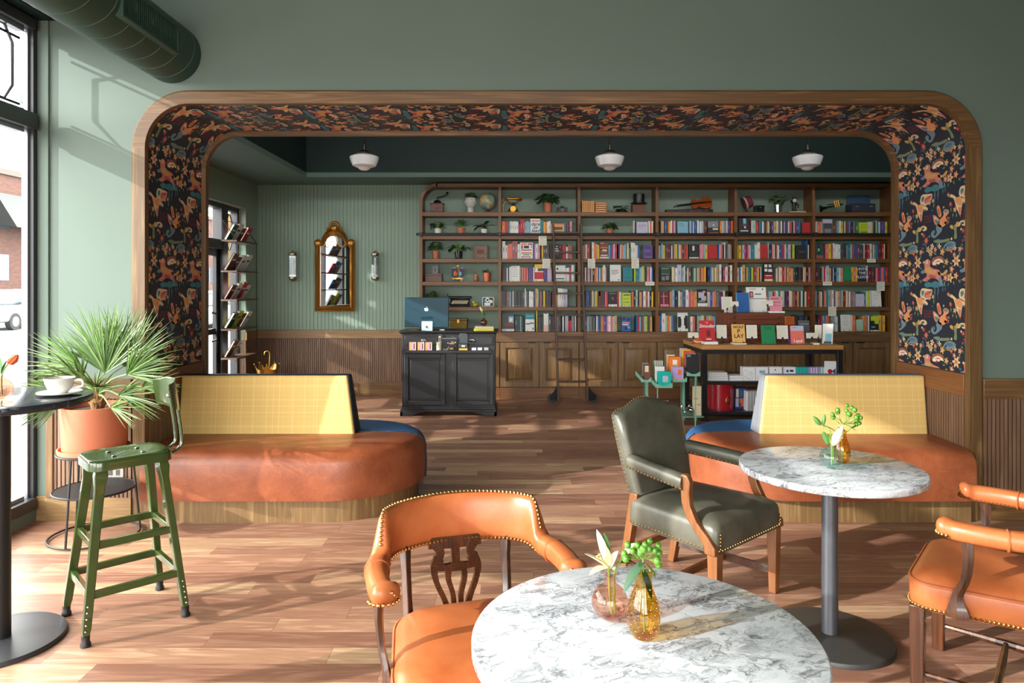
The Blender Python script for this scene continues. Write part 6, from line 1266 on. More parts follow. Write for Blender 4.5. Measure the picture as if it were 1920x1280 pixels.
def captain(label, loc, rotz):
    t = thing('captains_chair', label, 'chair', loc, rotz, 'orange leather captain chairs')
    o = [(x, y-.012) for x, y in rounded(.56, .42, .475, r=.11)]; m = MB(True)
    m.loft([[(x, y, z) for x, y in scale2(o, k)] for k, z in ((.97, .345), (1.0, .36), (1.005, .40), (1.0, .43), (.985, .443))] + [[(x, y, z) for x, y in scale2(o, k)] for k, z in ((.95, .458), (.85, .474), (.6, .487), (.25, .492))], True, True, True); m.build('seat', ORANGE, t, angle=60)
    m = MB(); m.tube([(x, y, .442) for x, y in scale2(o, .995)], .006, 6, closed=True); m.build('seat_piping', ORANGE, t)
    m = MB(); q = scale2(o, 1.006); q = [q[-1]] + q; beads_along(m, [(x, y, .356) for x, y in q], .0135, .0062); m.build('nail_stud_trim', NAIL, t)
    # padded crest rail: plan curve from arm tip round the back to the other tip
    half = [(-.272, -.145), (-.286, -.09), (-.29, -.02), (-.284, .06), (-.258, .145), (-.2, .225), (-.1, .272), (0, .285)]
    path = spline(half + [(-x, y) for x, y in half[::-1][1:]], 6); N = len(path); rings = []; lowpts = []; toppts = []
    for i, p in enumerate(path):
        a = Vector(path[max(0, i-1)]); b = Vector(path[min(N-1, i+1)]); d = (b-a).normalized(); nrm = Vector((-d.y, d.x, 0))  # outward
        u = abs(i/(N-1)*2-1)      # 1 at tips, 0 at back
        sm = lambda e0, e1, x: (lambda q: q*q*(3-2*q))(max(0, min(1, (x-e0)/(e1-e0))))
        k = 1 - sm(.385, .475, u)   # 1 on crest
        knob = sm(.86, .95, u)
        zb = .645 - .005*knob - .015*(1-k)*(1-knob); zt = .696 + .108*k + .004*k*(1-min(1, u/.44)) + .010*knob
        th = .022 + .012*(1-k) + .012*knob
        e_ = min(i, N-1-i)/4.0
        if e_ < 1: f_ = max(.22, math.sqrt(max(0, 1-(1-e_)**2))); th *= f_; zc_ = (zt+zb)/2; zt = zc_+(zt-zc_)*f_; zb = zc_-(zc_-zb)*f_
        ring = []
        for w in range(14):
            g = 2*pi*w/14; cx_, cz_ = cos(g), sin(g); e = .7
            sx = math.copysign(abs(cx_)**e, cx_); sz = math.copysign(abs(cz_)**(e if k > .3 else .85), cz_)
            z = (zb+zt)/2 + sz*(zt-zb)/2; lean = .08*max(0, z-.70)
            v = Vector(p) + nrm*(sx*th*(1 - .25*k*max(0, sz)) + lean); ring.append((v.x, v.y, z))
        rings.append(ring)
        ob = Vector(p) - nrm*th*(1.0 - .3*(1-k)); lowpts.append((ob.x, ob.y, zb+.014)); vt = Vector(p) + nrm*(.08*max(0, zt-.70)); toppts.append((vt.x, vt.y, zt+.002, k))
    m = MB(True); m.loft(rings, True, True, True); m.build('padded_arm_rail', ORANGE, t, angle=60)
    m = MB(); beads_along(m, lowpts, .0135, .006); m.build('nail_stud_trim', NAIL, t); m = MB(); beads_along(m, [(x, y, z) for x, y, z, k in toppts if k > .02], .0135, .006); m.build('nail_stud_trim', NAIL, t)
    for s in (0, -1):
        m = MB(); c = path[4 if s == 0 else -5]; beads_along(m, [(c[0]+.042*cos(a), c[1]+.036*sin(a), .650) for a in [pi + pi*k/10 for k in range(11)]], .0135, .006); m.build('nail_stud_trim', NAIL, t)
    for u in (.56,): 
        for s in (0, 1):
            m = MB()
            i = int((1-u)/2*(N-1)) if s == 0 else N-1-int((1-u)/2*(N-1)); rg = [tuple((Vector(p)-Vector(path[i])-Vector((0, 0, .7)))*1.05+Vector(path[i])+Vector((0, 0, .7))) for p in rings[i]]; m.tube(rg, .004, 5, closed=True); m.build('welt', ORANGE, t)
    for s in (-1, 1):
        m = MB(); m.tube([(s*.165, .205, .38), (s*.17, .212, .5), (s*.172, .235, .60), (s*.175, .245, .70)], [.021, .017, .018, .024], 4); m.build('back_post', CHAIRW, t, bevel=.003)
        m = MB(); m.tube(spline([(s*.266, -.085, .355), (s*.272, -.085, .43), (s*.284, -.06, .50), (s*.29, -.052, .58), (s*.287, -.06, .66)], 4), [.042, .042, .034, .024, .02, .018, .017, .017, .017, .018, .018, .019, .02, .021, .022, .023, .024], 6, flat=.65); m.build('arm_post', CHAIRW, t)
        m = MB(); m.hexa([(s*.235-.021, -.235, 0), (s*.235+.021, -.235, 0), (s*.235+.021, -.193, 0), (s*.235-.021, -.193, 0)], [(s*.235-.024, -.24, .352), (s*.235+.024, -.24, .352), (s*.235+.024, -.19, .352), (s*.235-.024, -.19, .352)]); m.prism([(s*.21, .352), (s*.21, .29), (s*.19, .325), (s*.15, .345), (s*.15, .352)], -.226, -.2); m.build('leg', CHAIRW, t, bevel=.004)
        m = MB(); m.hexa([(s*.2-.02, .27, 0), (s*.2+.02, .27, 0), (s*.2+.02, .31, 0), (s*.2-.02, .31, 0)], [(s*.18-.023, .19, .40), (s*.18+.023, .19, .40), (s*.18+.023, .235, .40), (s*.18-.023, .235, .40)]); m.build('leg', CHAIRW, t, bevel=.004)
        m = MB(); m.tube([(s*.233, -.19, .1), (s*.222, .02, .1), (s*.206, .27, .1)], [.010, .015, .010], 8); m.build('side_stretcher', CHAIRW, t)
    m = MB(); m.tube([(-.222, .02, .1), (0, .02, .1), (.222, .02, .1)], [.010, .015, .010], 8); m.build('cross_stretcher', CHAIRW, t)
    m = MB(); y = .225
    def ribbon(pts, w):
        p = spline(pts, 5); n = len(p); W = [w[0] + (w[-1]-w[0])*i/(n-1) if len(w) == 2 else np.interp(i/(n-1), np.linspace(0, 1, len(w)), w) for i in range(n)]; A = []; B = []
        for i in range(n):
            a = Vector(p[max(0, i-1)]); b = Vector(p[min(n-1, i+1)]); d = (b-a).normalized(); q = Vector((-d.y, d.x, 0)); A.append(Vector(p[i])+q*W[i]); B.append(Vector(p[i])-q*W[i])
        zz = lambda z: .40 + (z-.40)*.86
        for i in range(n-1): yo = .215 + .20*(zz(p[i][1])-.40); m.prism([(A[i].x, zz(A[i].y)), (A[i+1].x, zz(A[i+1].y)), (B[i+1].x, zz(B[i+1].y)), (B[i].x, zz(B[i].y))], yo-.008, yo+.008)
    for s in (-1, 1):
        ribbon([(s*.03, .44), (s*.045, .49), (s*.068, .55), (s*.075, .6), (s*.058, .635)], [.011, .009, .009, .012, .02]); ribbon([(s*.012, .44), (s*.014, .5), (s*.028, .56), (s*.024, .605)], [.009, .008, .009, .012])
        ribbon([(s*.055, .6), (s*.06, .63), (s*.052, .66), (s*.075, .70)], [.018, .014, .014, .02])
    ribbon([(0, .585), (0, .62), (0, .665), (0, .70)], [.022, .014, .014, .02]); ribbon([(-.07, .605), (-.03, .6), (0, .606), (.03, .6), (.07, .605)], [.012, .012]); ribbon([(-.09, .695), (0, .69), (.09, .695)], [.022, .022]); ribbon([(-.062, .44), (0, .435), (.062, .44)], [.018, .018]); ribbon([(-.05, .40), (.05, .40)], [.02, .02])
    m.build('splat', CHAIRW, t); return t
c1 = captain('orange leather captain chair tucked up to the large marble table', (-.118, 2.115, 0), radians(17))
CC2 = (1.81, 2.60)
dup(c1, 'orange leather captain chair cut off by the frame, facing the small marble table', (CC2[0], CC2[1], 0), radians(-129.5))

# ================================================================== GREEN ARMCHAIR
def armchair(loc, rotz):
    t = thing('armchair', 'dark olive leather armchair with a camel back and brass nails', 'chair', loc, rotz)
    o = rounded(.58, .50, .54, r=.045, n=5); m = MB(True)
    m.loft([[(x, y, z) for x, y in scale2(o, k)] for k, z in ((.985, .325), (1.0, .335), (1.005, .38), (1.0, .42), (.985, .437), (.94, .455), (.82, .472), (.55, .484), (.2, .487))], True, True, True); m.build('seat', OLIVE, t, angle=60)
    m = MB(); q = scale2(o, 1.007); q = [q[-1]] + q; beads_along(m, [(x, y, .342) for x, y in q], .021, .0048); 
    for s in (-1, 1):
        for k in range(5): m.sphere((s*.268, -.273, .352+k*.016), .0045, 6, 4)
    m.build('nail_stud_trim', NAIL, t)
    # back slab
    m = MB(True); rings = []; pol = [(-.225, .47), (-.245, .6), (-.255, .75), (-.255, .862), (-.225, .878), (-.15, .888), (-.07, .918), (0, .925), (.07, .918), (.15, .888), (.225, .878), (.255, .862), (.255, .75), (.245, .6), (.225, .47), (0, .465)]
    def bk(x, z, y): return (x, y + .24*(z-.45), z)
    cx_, cz_ = 0, .68
    for k, y in ((.90, .196), (.975, .203), (1., .22), (1., .265), (.99, .275)): rings.append([bk(cx_+(x-cx_)*k, cz_+(z-cz_)*k, y) for x, z in pol])
    m.loft([[bk(cx_+(x-cx_)*.45, cz_+(z-cz_)*.45, .186) for x, z in pol]] + rings, True, True, True); m.build('backrest', OLIVE, t, angle=60)
    m = MB(); beads_along(m, [bk(x*1.004, cz_+(z-cz_)*1.004, .264) for x, z in pol[:15]], .021, .0048); m.build('nail_stud_trim', NAIL, t)
    for s in (-1, 1):
        m = MB(True); pts = [(s*.245, .25, .655), (s*.268, .1, .645), (s*.285, -.04, .635), (s*.288, -.1, .628)]; rg = []
        for p in spline(pts, 4): rg.append([(p[0]+.036*math.copysign(abs(cos(a))**.7, cos(a)), p[1], p[2]-.012+.036*math.copysign(abs(sin(a))**.7, sin(a))) for a in [2*pi*k/12 for k in range(12)]])
        m.loft(rg, True, True, True); m.build('arm_pad', OLIVE, t, angle=60)
        for ss in (-1, 1): m = MB(); beads_along(m, [(p[0]+ss*.0365, p[1], p[2]-.034) for p in spline(pts, 4)], .021, .0045); m.build('nail_stud_trim', NAIL, t)
        m = MB(); prof = [(-.10, .66), (-.125, .655), (-.14, .625), (-.135, .58), (-.14, .52), (-.175, .455), (-.235, .40), (-.268, .36), (-.272, .325), (-.215, .325), (-.212, .36), (-.165, .41), (-.115, .47), (-.093, .53), (-.088, .6), (-.085, .65)]
        m.prism(prof, s*.288-.017 + s*.004, s*.288+.017 + s*.004, 'yz'); m.build('arm_support', CHAIRW2, t, bevel=.006, seg=3)
        m = MB(); x = s*.262; m.hexa([(x-.019, -.262, 0), (x+.019, -.262, 0), (x+.019, -.224, 0), (x-.019, -.224, 0)], [(x-.026, -.268, .328), (x+.026, -.268, .328), (x+.026, -.216, .328), (x-.026, -.216, .328)]); m.build('leg', CHAIRW2, t, bevel=.003)
        m = MB(); x = s*.215; m.hexa([(x-.02, .31, 0), (x+.02, .31, 0), (x+.02, .35, 0), (x-.02, .35, 0)], [(x-.024, .215, .48), (x+.024, .215, .48), (x+.024, .262, .48), (x-.024, .262, .48)]); m.build('leg', CHAIRW2, t, bevel=.003)
        m = MB(); m.hexa([(s*.262-.009, -.226, .09), (s*.262+.009, -.226, .09), (s*.217+.009, .31, .09), (s*.217-.009, .31, .09)], [(s*.262-.009, -.226, .125), (s*.262+.009, -.226, .125), (s*.217+.009, .302, .125), (s*.217-.009, .302, .125)]); m.build('side_stretcher', CHAIRW, t)
    m = MB(); m.box(-.238, .238, .02, .038, .09, .125); m.build('cross_stretcher', CHAIRW2, t); m = MB(); m.box(-.2, .2, .285, .305, .16, .195); m.build('rear_stretcher', CHAIRW2, t); return t
# facing (+x, -y)
fw = Vector((.66, -.75)); mid = Vector(((.916+1.302)/2, (3.109+3.448)/2)); ctr = mid - fw*.245
armchair((ctr.x, ctr.y, 0), math.atan2(fw.x, -fw.y))

# ================================================================== STOOL
def stool(loc, rotz):
    """backrest on local +x side"""
    t = thing('bar_stool', 'green painted steel bar stool with a small curved backrest', 'stool', loc, rotz); SG = plain(54, 72, 32, rough=.22, coat=.6, name='olive_enamel', var=.05); SGL = SG
    o = rounded(.29, .27, .35, r=.075); o = [(y, -x) for x, y in o]; m = MB(True)
    def dish(x, y): return .76 + .006*(1-((x/.16)**2+(y/.135)**2))*-1
    m.loft([[(x, y, z) for x, y in scale2(o, k)] for k, z in ((1.0, .715), (1.0, .748), (.985, .757), (.95, .76), (.7, .757), (.35, .755))], True, True, True); m.build('seat', SG, t, angle=50)
    for x in (-.06, .06):
        for y in (-.05, .05): m = MB(); m.sphere((x, y, .757), .011, 10, 6, rz=.004); m.build('seat_bolt', CHROME, t)
    c = {}
    for i, (sx, sy) in enumerate(((-1, -1), (1, -1), (1, 1), (-1, 1))):
        top = Vector((sx*.122, sy*.1, .725)); bot = Vector((sx*.2, sy*.19, .03)); c[(sx, sy)] = (top, bot); m = MB(); k1 = top.lerp(bot, .12)
        w0, w1 = .026, .017
        def L(p, w): return [(p.x+sx*w*.2-w, p.y-w, p.z), (p.x+w, p.y-w, p.z), (p.x+w, p.y+w, p.z), (p.x-w, p.y+w, p.z)]
        m.loft([L(bot, .011), L(bot.lerp(top, .06), .016), L(k1, .019), L(top.lerp(k1, .4), .026), L(top, .022)], True, True, False); m.build('leg', SG, t, bevel=.004)
        m = MB(); m.lathe([(.02, 0), (.021, .012), (.016, .022), (.017, .045), (.001, .046)], (bot.x, bot.y, 0), 14); m.build('rubber_foot', BLK, t)
        if True:
            m = MB()
            for q in range(5): p = bot.lerp(top, .05+.035*q); m.sphere((p.x - 0, p.y+sy*.0, p.z), .0001, 4, 3); m.sphere((p.x+sx*.006, p.y+sy*.016, p.z), .005, 6, 4)
            m.build('hole_dot', CHROME, t)
    ks = [(-1, -1), (1, -1), (1, 1), (-1, 1)]
    for z in (.2, .4):
        for a, b in zip(ks, ks[1:]+ks[:1]):
            k = (z-.03)/.695; pa = c[a][1].lerp(c[a][0], k); pb = c[b][1].lerp(c[b][0], k); m = MB(); d = (pb-pa).normalized(); q = Vector((-d.y, d.x, 0))*.012; h = Vector((0, 0, .016))
            m.hexa([pa-q-h, pb-q-h, pb+q-h, pa+q-h], [pa-q+h, pb-q+h, pb+q+h, pa+q+h]); m.build('foot_rail', SG, t, bevel=.003)
    for s in (-1, 1): m = MB(); m.tube(spline([(.12, s*.045, .735), (.19, s*.045, .735), (.228, s*.045, .765), (.228, s*.045, .82), (.215, s*.045, .92), (.2, s*.045, 1.03)], 6), .0085, 8); m.build('back_rod', SG, t)
    m = MB(True); rg = []
    for i in range(9):
        a = -.85 + 1.7*i/8; y = .165*sin(a); x = .212 - .165*(1-cos(a))
        e = 1 - .18*abs(i-4)/4*(abs(i-4) > 2); z0, z1 = 1.005-.075*e, 1.005+.075*e
        rg.append([(x+.016, y, z0), (x+.014, y, z0+.02), (x-.002, y, z1-.02), (x-.004, y, z1), (x-.009, y, z1-.004), (x+.006, y, z0+.02), (x+.011, y, z0+.004)])
    m.loft(rg, True, True, True); m.build('backrest', SG, t, angle=40)
    for s in (-1, 1): m = MB(); m.sphere((.197, s*.045, .99), .01, 10, 6); m.build('back_bolt', CHROME, t)
    return t
stool((-1.785, 3.205, 0), radians(43))

# ================================================================== CAFE TABLES
STEEL = plain(92, 94, 100, rough=.35, metal=.55, name='grey_steel'); DKSTEEL = plain(64, 62, 60, rough=.45, metal=.3, name='dark_base')
def cafe_table(label, x, y, r, z, top, br, cr, colm, basem, th=.03, grp=None):
    t = thing('cafe_table', label, 'table', (x, y, 0), 0, grp)
    m = MB(); m.lathe([(r-.004, z-th), (r, z-th+.004), (r, z-.005), (r-.002, z-.0015), (r-.005, z)], n=96); m.build('tabletop', top, t, angle=50)
    m = MB(); m.lathe([(cr+.002, .02), (cr, .03), (cr, z*.42), (cr-.001, z*.42), (cr-.001, z*.425), (cr*.97, z*.425), (cr*.97, z-th)], n=32); m.build('column', colm, t)
    m = MB(); m.lathe([(br, 0), (br, .012), (br-.004, .02), (br-.06, .026), (.001, .028)], n=64); m.build('base', basem, t)
    m = MB(); m.box(-.2, .2, -.03, .03, z-th-.006, z-th); m.box(-.03, .03, -.2, .2, z-th-.006, z-th); m.build('mount_plate', BLK, t)
    return t
ZTAB = .745
T1 = (.293, 1.545); T2 = (1.375, 3.0); T0 = (-2.186, 2.96)
cafe_table('large round white marble cafe table cut off by the frame', T1[0], T1[1], .383, ZTAB, MARBLE, .26, .034, STEEL, DKSTEEL)
cafe_table('round white marble cafe table in front of the banquette', T2[0], T2[1], .374, ZTAB, MARBLE, .255, .034, STEEL, DKSTEEL)
cafe_table('tall round black marble bar table beside the window', T0[0], T0[1], .345, 1.046, BMARBLE, .245, .04, BLK, plain(58, 58, 62, rough=.4, metal=.3))
# ------------------------------------------------------------------ glassware and flowers
def vase(name, label, x, y, z, prof, glass, n=32, knobs=False, water=None, grp=None):
    t = thing(name, label, 'vase', (x, y, z), 0, grp); m = MB(); m.lathe(prof, n=n, caps=False); 
    m.add([(prof[0][0]*cos(2*pi*j/n), prof[0][0]*sin(2*pi*j/n), prof[0][1]) for j in range(n)], [tuple(range(n))], False); m.build('glass_body', glass, t)
    if knobs:
        m = MB()
        for k in range(9):
            z_ = .012 + .0125*k; r_ = np.interp(z_, [p[1] for p in prof], [p[0] for p in prof])
            for q in range(12): a = 2*pi*(q + .5*(k % 2))/12; m.sphere((r_*cos(a), r_*sin(a), z_), .0026, 6, 4)
        m.build('hobnail_dot', glass, t)
    if water:
        zw = water; rw = float(np.interp(zw, [p[1] for p in prof], [p[0] for p in prof]))-.002; m = MB(); m.add([(rw*cos(2*pi*j/n), rw*sin(2*pi*j/n), zw) for j in range(n)], [tuple(range(n))], False); m.build('water', tinted('water_'+name, (.9, .9, .88, 1)), t)
    return t
def globe_prof(R, h, neck=.35): 
    c = R*.97; p = [(R*.35, .001)] + [(R*cos(a), c+R*sin(a)) for a in [radians(-62+12*i) for i in range(12)]]
    zt = p[-1][1]; p += [(R*neck, zt+.006), (R*neck*.95, h-.01), (R*neck*1.1, h-.004), (R*neck*1.45, h)]; return p
GPINK = tinted('pink_glass', (.95, .66, .54, 1), 1.1, 1.5); GAMB = tinted('amber_glass', (.90, .66, .12, 1), 1.2, 1.55); GAQUA = tinted('aqua_glass', (.78, .94, .90, 1), 1.1, 1.5)
BOT = [(.012, .001), (.024, .003), (.031, .015), (.0355, .035), (.037, .05), (.0345, .07), (.029, .088), (.022, .105), (.019, .118), (.0185, .13), (.021, .14), (.022, .143)]
v1 = vase('bud_vase', 'pink glass globe bud vase on the large marble table', .228, 1.617, ZTAB, globe_prof(.0425, .11), GPINK, water=.055)
v2 = vase('bottle_vase', 'amber hobnail glass bottle vase on the large marble table', .291, 1.533, ZTAB, BOT, GAMB, knobs=True, water=.05)
v3 = vase('bud_vase', 'aqua glass globe bud vase on the small marble table', 1.363, 2.963, ZTAB, globe_prof(.046, .112), GAQUA, water=.05)
v4 = vase('bottle_vase', 'amber glass bottle vase behind the aqua one', 1.452, 3.055, ZTAB, BOT, GAMB, knobs=True, water=.05)
v5 = vase('bud_vase', 'pink glass globe bud vase on the black bar table', PX(3, 2.93), 2.93, 1.0465, globe_prof(.043, .098), GPINK, water=.05)
v6 = vase('bud_vase', 'copper-red globe bud vase on stacked books at the cash desk', PX(907, 8.2), 8.2, CH+.053, globe_prof(.042, .098), tinted('copper_glass', (.62, .26, .12, 1), 1.4, 1.6))
PET = plain(212, 200, 166, rough=.5, var=.05, sss=.1, name='cream_petal'); PETY = plain(226, 212, 120, rough=.5, name='yellow_petal_base'); GREENB = plain(82, 132, 38, rough=.3, coat=.3, name='green_berry', sss=.1); TUL = plain(236, 104, 52, rough=.45, var=.2, scale=60, sss=.1, name='tulip_petal')
def lily(name, label, loc, spec, grp=None):
    t = thing(name, label, 'flower', loc, 0, grp); st = MB(); lf = MB(True); pt = MB(True)
    for kind, *a in spec:
        if kind == 'stem': st.tube(spline(a[0], 5), a[1], 6)
        elif kind == 'leaf': lf.cm = a[3] if len(a) > 3 else 0; blade(lf, a[0], a[1], a[2], .15, 6, .35, side=a[4] if len(a) > 4 else None)
        elif kind == 'petal': blade(pt, a[0], a[1], a[2], a[3], 6, .45, side=a[4] if len(a) > 4 else None)
        elif kind == 'bud':
            b, e, r = Vector(a[0]), Vector(a[1]), a[2]; P = [tuple(b.lerp(e, k)) for k in (0, .15, .4, .65, .85, 1)]; (pt if len(a) > 3 else lf).tube(P, [r*.35, r*.8, r, r*.85, r*.45, r*.05], 10)
    st.build('stem', STEM, t)
    if lf.v: lf.build('leaf', [LEAF[1], LEAF[0], LEAF[4]], t)
    if pt.v: pt.build('petal', PET, t)
    return t
# open lily in the pink vase (pixel scale here is ~1.24 mm)
L1 = lily('lily', 'open cream lily standing in the pink vase', (.228, 1.617, ZTAB), [
  ('stem', [(.005, 0, .012), (.0, 0, .06), (-.002, 0, .108), (-.004, -.003, .122)], .003), ('stem', [(.012, 0, .015), (.01, 0, .1), (.022, 0, .13), (.036, .002, .155)], .0025),
  ('petal', (-.004, 0, .118), (-.062, -.012, .165), .024, .1), ('petal', (-.004, 0, .118), (-.052, -.03, .128), .024, .25), ('petal', (-.004, .004, .118), (-.030, .01, .206), .022, .0, 1.2), ('petal', (-.002, 0, .118), (.018, -.012, .166), .022, .05, 1.0), ('petal', (-.003, -.004, .118), (-.016, -.02, .184), .022, .05, .5), ('petal', (0, 0, .118), (.004, -.035, .135), .018, .2),
  ('leaf', (.0, .008, .125), (-.013, .01, .212), .016, 1, 1.3), ('bud', (.036, .002, .153), (.062, .004, .176), .009, 1), ('leaf', (.02, 0, .13), (.058, .01, .128), .018, 0)])
m = MB()
for q in range(6): a = 2*pi*q/6; m.tube([(-.004, 0, .12), (-.018+.012*cos(a), -.008+.012*sin(a), .148)], .0011, 4); m.sphere((-.018+.012*cos(a), -.008+.012*sin(a), .149), .003, 6, 4)
m.build('stamen', PETY, L1)
def berries(name, label, loc, stems, tips, leaves, s=1.0, seed=1):
    t = thing(name, label, 'berry sprig', loc, 0); m = MB()
    for p in stems: m.tube(spline(p, 5), .0023*s, 6)
    b = MB(); bb = random.Random(seed); fl = MB()
    for (c, hub) in tips:
        m.tube([hub, c], .0013*s, 5); r = .0085*s*bb.uniform(.8, 1.1); b.sphere(c, r, 12, 8, rz=r*1.08); d = (Vector(c)-Vector(hub)).normalized(); e = Vector(c)+d*r; b.cyl(tuple(e), tuple(e+d*.003*s), .0012*s, .0003, n=5)
    m.build('stem', STEM, t); b.build('berry', GREENB, t); l = MB(True)
    for i, (a, e, w) in enumerate(leaves): l.cm = i % 2; blade(l, a, e, w, .25, 6, .2)
    l.build('leaf', [LEAF[2], LEAF[0]], t); return t
# px offsets about the amber bottle (x 1207, base y 1197); 1.18 mm per px
def bp(px, py, dy=0): return ((px-1207)*.00118, dy, (1197-py)*.00118 - .012)
hub = bp(1206, 1040); tp = []
for (x, y) in ((1170,1028),(1184,1021),(1178,1016),(1207,1008),(1219,1008),(1233,1014),(1204,1016),(1235,1030),(1229,1038),(1234,1051),(1171,1034),(1214,1016),(1195,1014),(1190,1030),(1225,1020),(1199,1024)):
    tp.append((bp(x, y, random.uniform(-.02, .02)), bp(1206+(x-1206)*.35, 1040, 0)))
B1 = berries('berry_sprig', 'green hypericum berries in the amber vase on the large table', (.291, 1.533, ZTAB), [[(.002, 0, .012), (.0, 0, .08), (-.001, 0, .14), hub]], tp, [(bp(1206, 1046), bp(1166, 1084, -.02), .03), (bp(1208, 1046), bp(1230, 1070, .01), .026), (bp(1206, 1062), bp(1219, 1098, -.02), .02), (bp(1205, 1066), bp(1192, 1078, .02), .02)], 1.0, 4)
def q3(px, py, dy=0): return ((px-1558)*.00228, dy, (877-py)*.00228 - .006)
L2 = lily('lily', 'cream lily bud and green buds in the aqua vase', (1.363, 2.963, ZTAB), [
  ('stem', [(.004, 0, .015), (.002, 0, .11), (-.01, 0, .17), q3(1543, 796)], .0032), ('stem', [(.01, 0, .02), (.008, 0, .11), q3(1563, 830)], .003), ('bud', q3(1539, 794), q3(1524, 777), .011), ('bud', q3(1543, 795), q3(1547, 773), .008), ('bud', q3(1561, 832), q3(1579, 794, -.01), .02, 1),
  ('petal', q3(1563, 830), q3(1585, 802, .01), .03, .05), ('leaf', q3(1553, 830), q3(1541, 800, -.01), .026, 0, .8), ('leaf', q3(1556, 828), q3(1549, 805, .01), .022, 2, .6), ('leaf', q3(1546, 795), q3(1569, 805), .02, 1), ('leaf', q3(1574, 800, .01), q3(1587, 806, .01), .03, 1)])
def q4(px, py, dy=0): return ((px-1578)*.00235, dy, (864-py)*.00235 - .006)
hb = q4(1581, 789); tp = []
for (x, y) in ((1572,764),(1576,769),(1562,772),(1586,764),(1594,757),(1597,761),(1602,761),(1606,773),(1609,776),(1601,775),(1604,781),(1566,778),(1588,769),(1612,788),(1607,790),(1592,771)):
    tp.append((q4(x, y, random.uniform(-.03, .03)), q4(1581+(x-1581)*.4, 789, 0)))
B2 = berries('berry_sprig', 'green hypericum berries in the amber vase behind the aqua one', (1.452, 3.055, ZTAB), [[(.002, 0, .012), (.0, 0, .1), (.002, 0, .15), hb], [(.003, 0, .12), q4(1592, 800), q4(1602, 790)]], tp, [(hb, q4(1569, 773, .01), .02), (hb, q4(1605, 796), .026), (q4(1583, 800), q4(1570, 806, .02), .02), (q4(1592, 800), q4(1612, 787), .016)], 1.25, 6)
t = thing('tulip', 'orange tulip in the pink vase on the bar table', 'flower', (PX(3, 2.93), 2.93, 1.0465), 0)
def q5(px, py, dy=0): return ((px-3)*.00225, dy, (745-py)*.00225)
m = MB(); m.tube(spline([(.002, 0, .015), (0, 0, .09), q5(8, 690), q5(15, 680)], 5), .0032, 6); m.build('stem', STEM, t)
m = MB(True)
for q in range(6):
    a = 2*pi*q/6; ax = (Vector(q5(36, 661))-Vector(q5(15, 680))).normalized(); u = ax.orthogonal().normalized(); w = ax.cross(u); d = u*cos(a)+w*sin(a); b = Vector(q5(15, 680)); P = [b, b+ax*.012+d*.016, b+ax*.032+d*.018, b+ax*.05+d*.009, b+ax*.056+d*.004]; s = ax.cross(d)
    rgs = []
    for i, p in enumerate(P): ww = [.002, .013, .015, .009, .001][i]; rgs += [tuple(p-s*ww-d*ww*.35), tuple(p), tuple(p+s*ww-d*ww*.35)]
    m.add(rgs, [(i*3+j, i*3+j+1, i*3+j+4, i*3+j+3) for i in range(4) for j in (0, 1)], True)
m.build('petal', TUL, t); m = MB(True); blade(m, q5(3, 698), q5(14, 669), .016, .1, 6, .4); blade(m, q5(2, 700), q5(-2, 662), .018, .0, 6, .4, side=1.2); m.build('leaf', LEAF[1], t)
t = thing('flower_sprig', 'pale yellow lily sprig in the copper vase at the cash desk', 'flower', (PX(907, 8.2), 8.2, CH+.053)); m = MB(); m.tube([(0, 0, .01), (0, 0, .1), (-.004, 0, .16)], .003, 6); m.tube([(0, 0, .1), (-.03, 0, .18)], .0025, 6); m.build('stem', STEM, t); m = MB(True)
for d in ((-.055, 0, .235), (-.04, -.01, .24), (-.02, .01, .22)): blade(m, (-.02, 0, .16), d, .02, .05, 4, .4, side=1.1)
m.build('petal', plain(232, 214, 160, rough=.5), t); m = MB(True)
for d in ((.02, 0, .21), (.03, .01, .19), (.005, -.01, .2), (.025, 0, .15)): blade(m, (0, 0, .11), d, .02, .1, 4, .4, side=.8)
m.build('leaf', LEAF[1], t)
# cup and saucer
STW = plain(214, 212, 206, rough=.35, var=.14, scale=50, name='speckled_stoneware'); cx_, cy_ = PX(112, 3.03), 3.03
t = thing('saucer', 'pale stoneware saucer on the black bar table', 'saucer', (cx_, cy_, 1.0465)); m = MB(); m.lathe([(.04, 0), (.05, .002), (.088, .012), (.087, .016), (.05, .007), (.001, .006)], n=40); m.build('dish', STW, t)
t = thing('coffee_cup', 'speckled stoneware coffee cup on its saucer', 'cup', (cx_, cy_, 1.0535)); m = MB(); m.lathe([(.028, 0), (.03, .004), (.045, .02), (.056, .045), (.060, .068), (.0585, .069), (.054, .045), (.043, .022), (.001, .012)], n=40); m.build('bowl', STW, t)
m = MB(); m.lathe([(.0545, .054), (.001, .0545)], n=32, caps=False); m.build('coffee', plain(150, 96, 56, rough=.3), t); m = MB(); m.tube(spline([(.056, .012, .055), (.085, .018, .055), (.088, .018, .03), (.05, .012, .022)], 5), .006, 8); m.build('handle', STW, t)

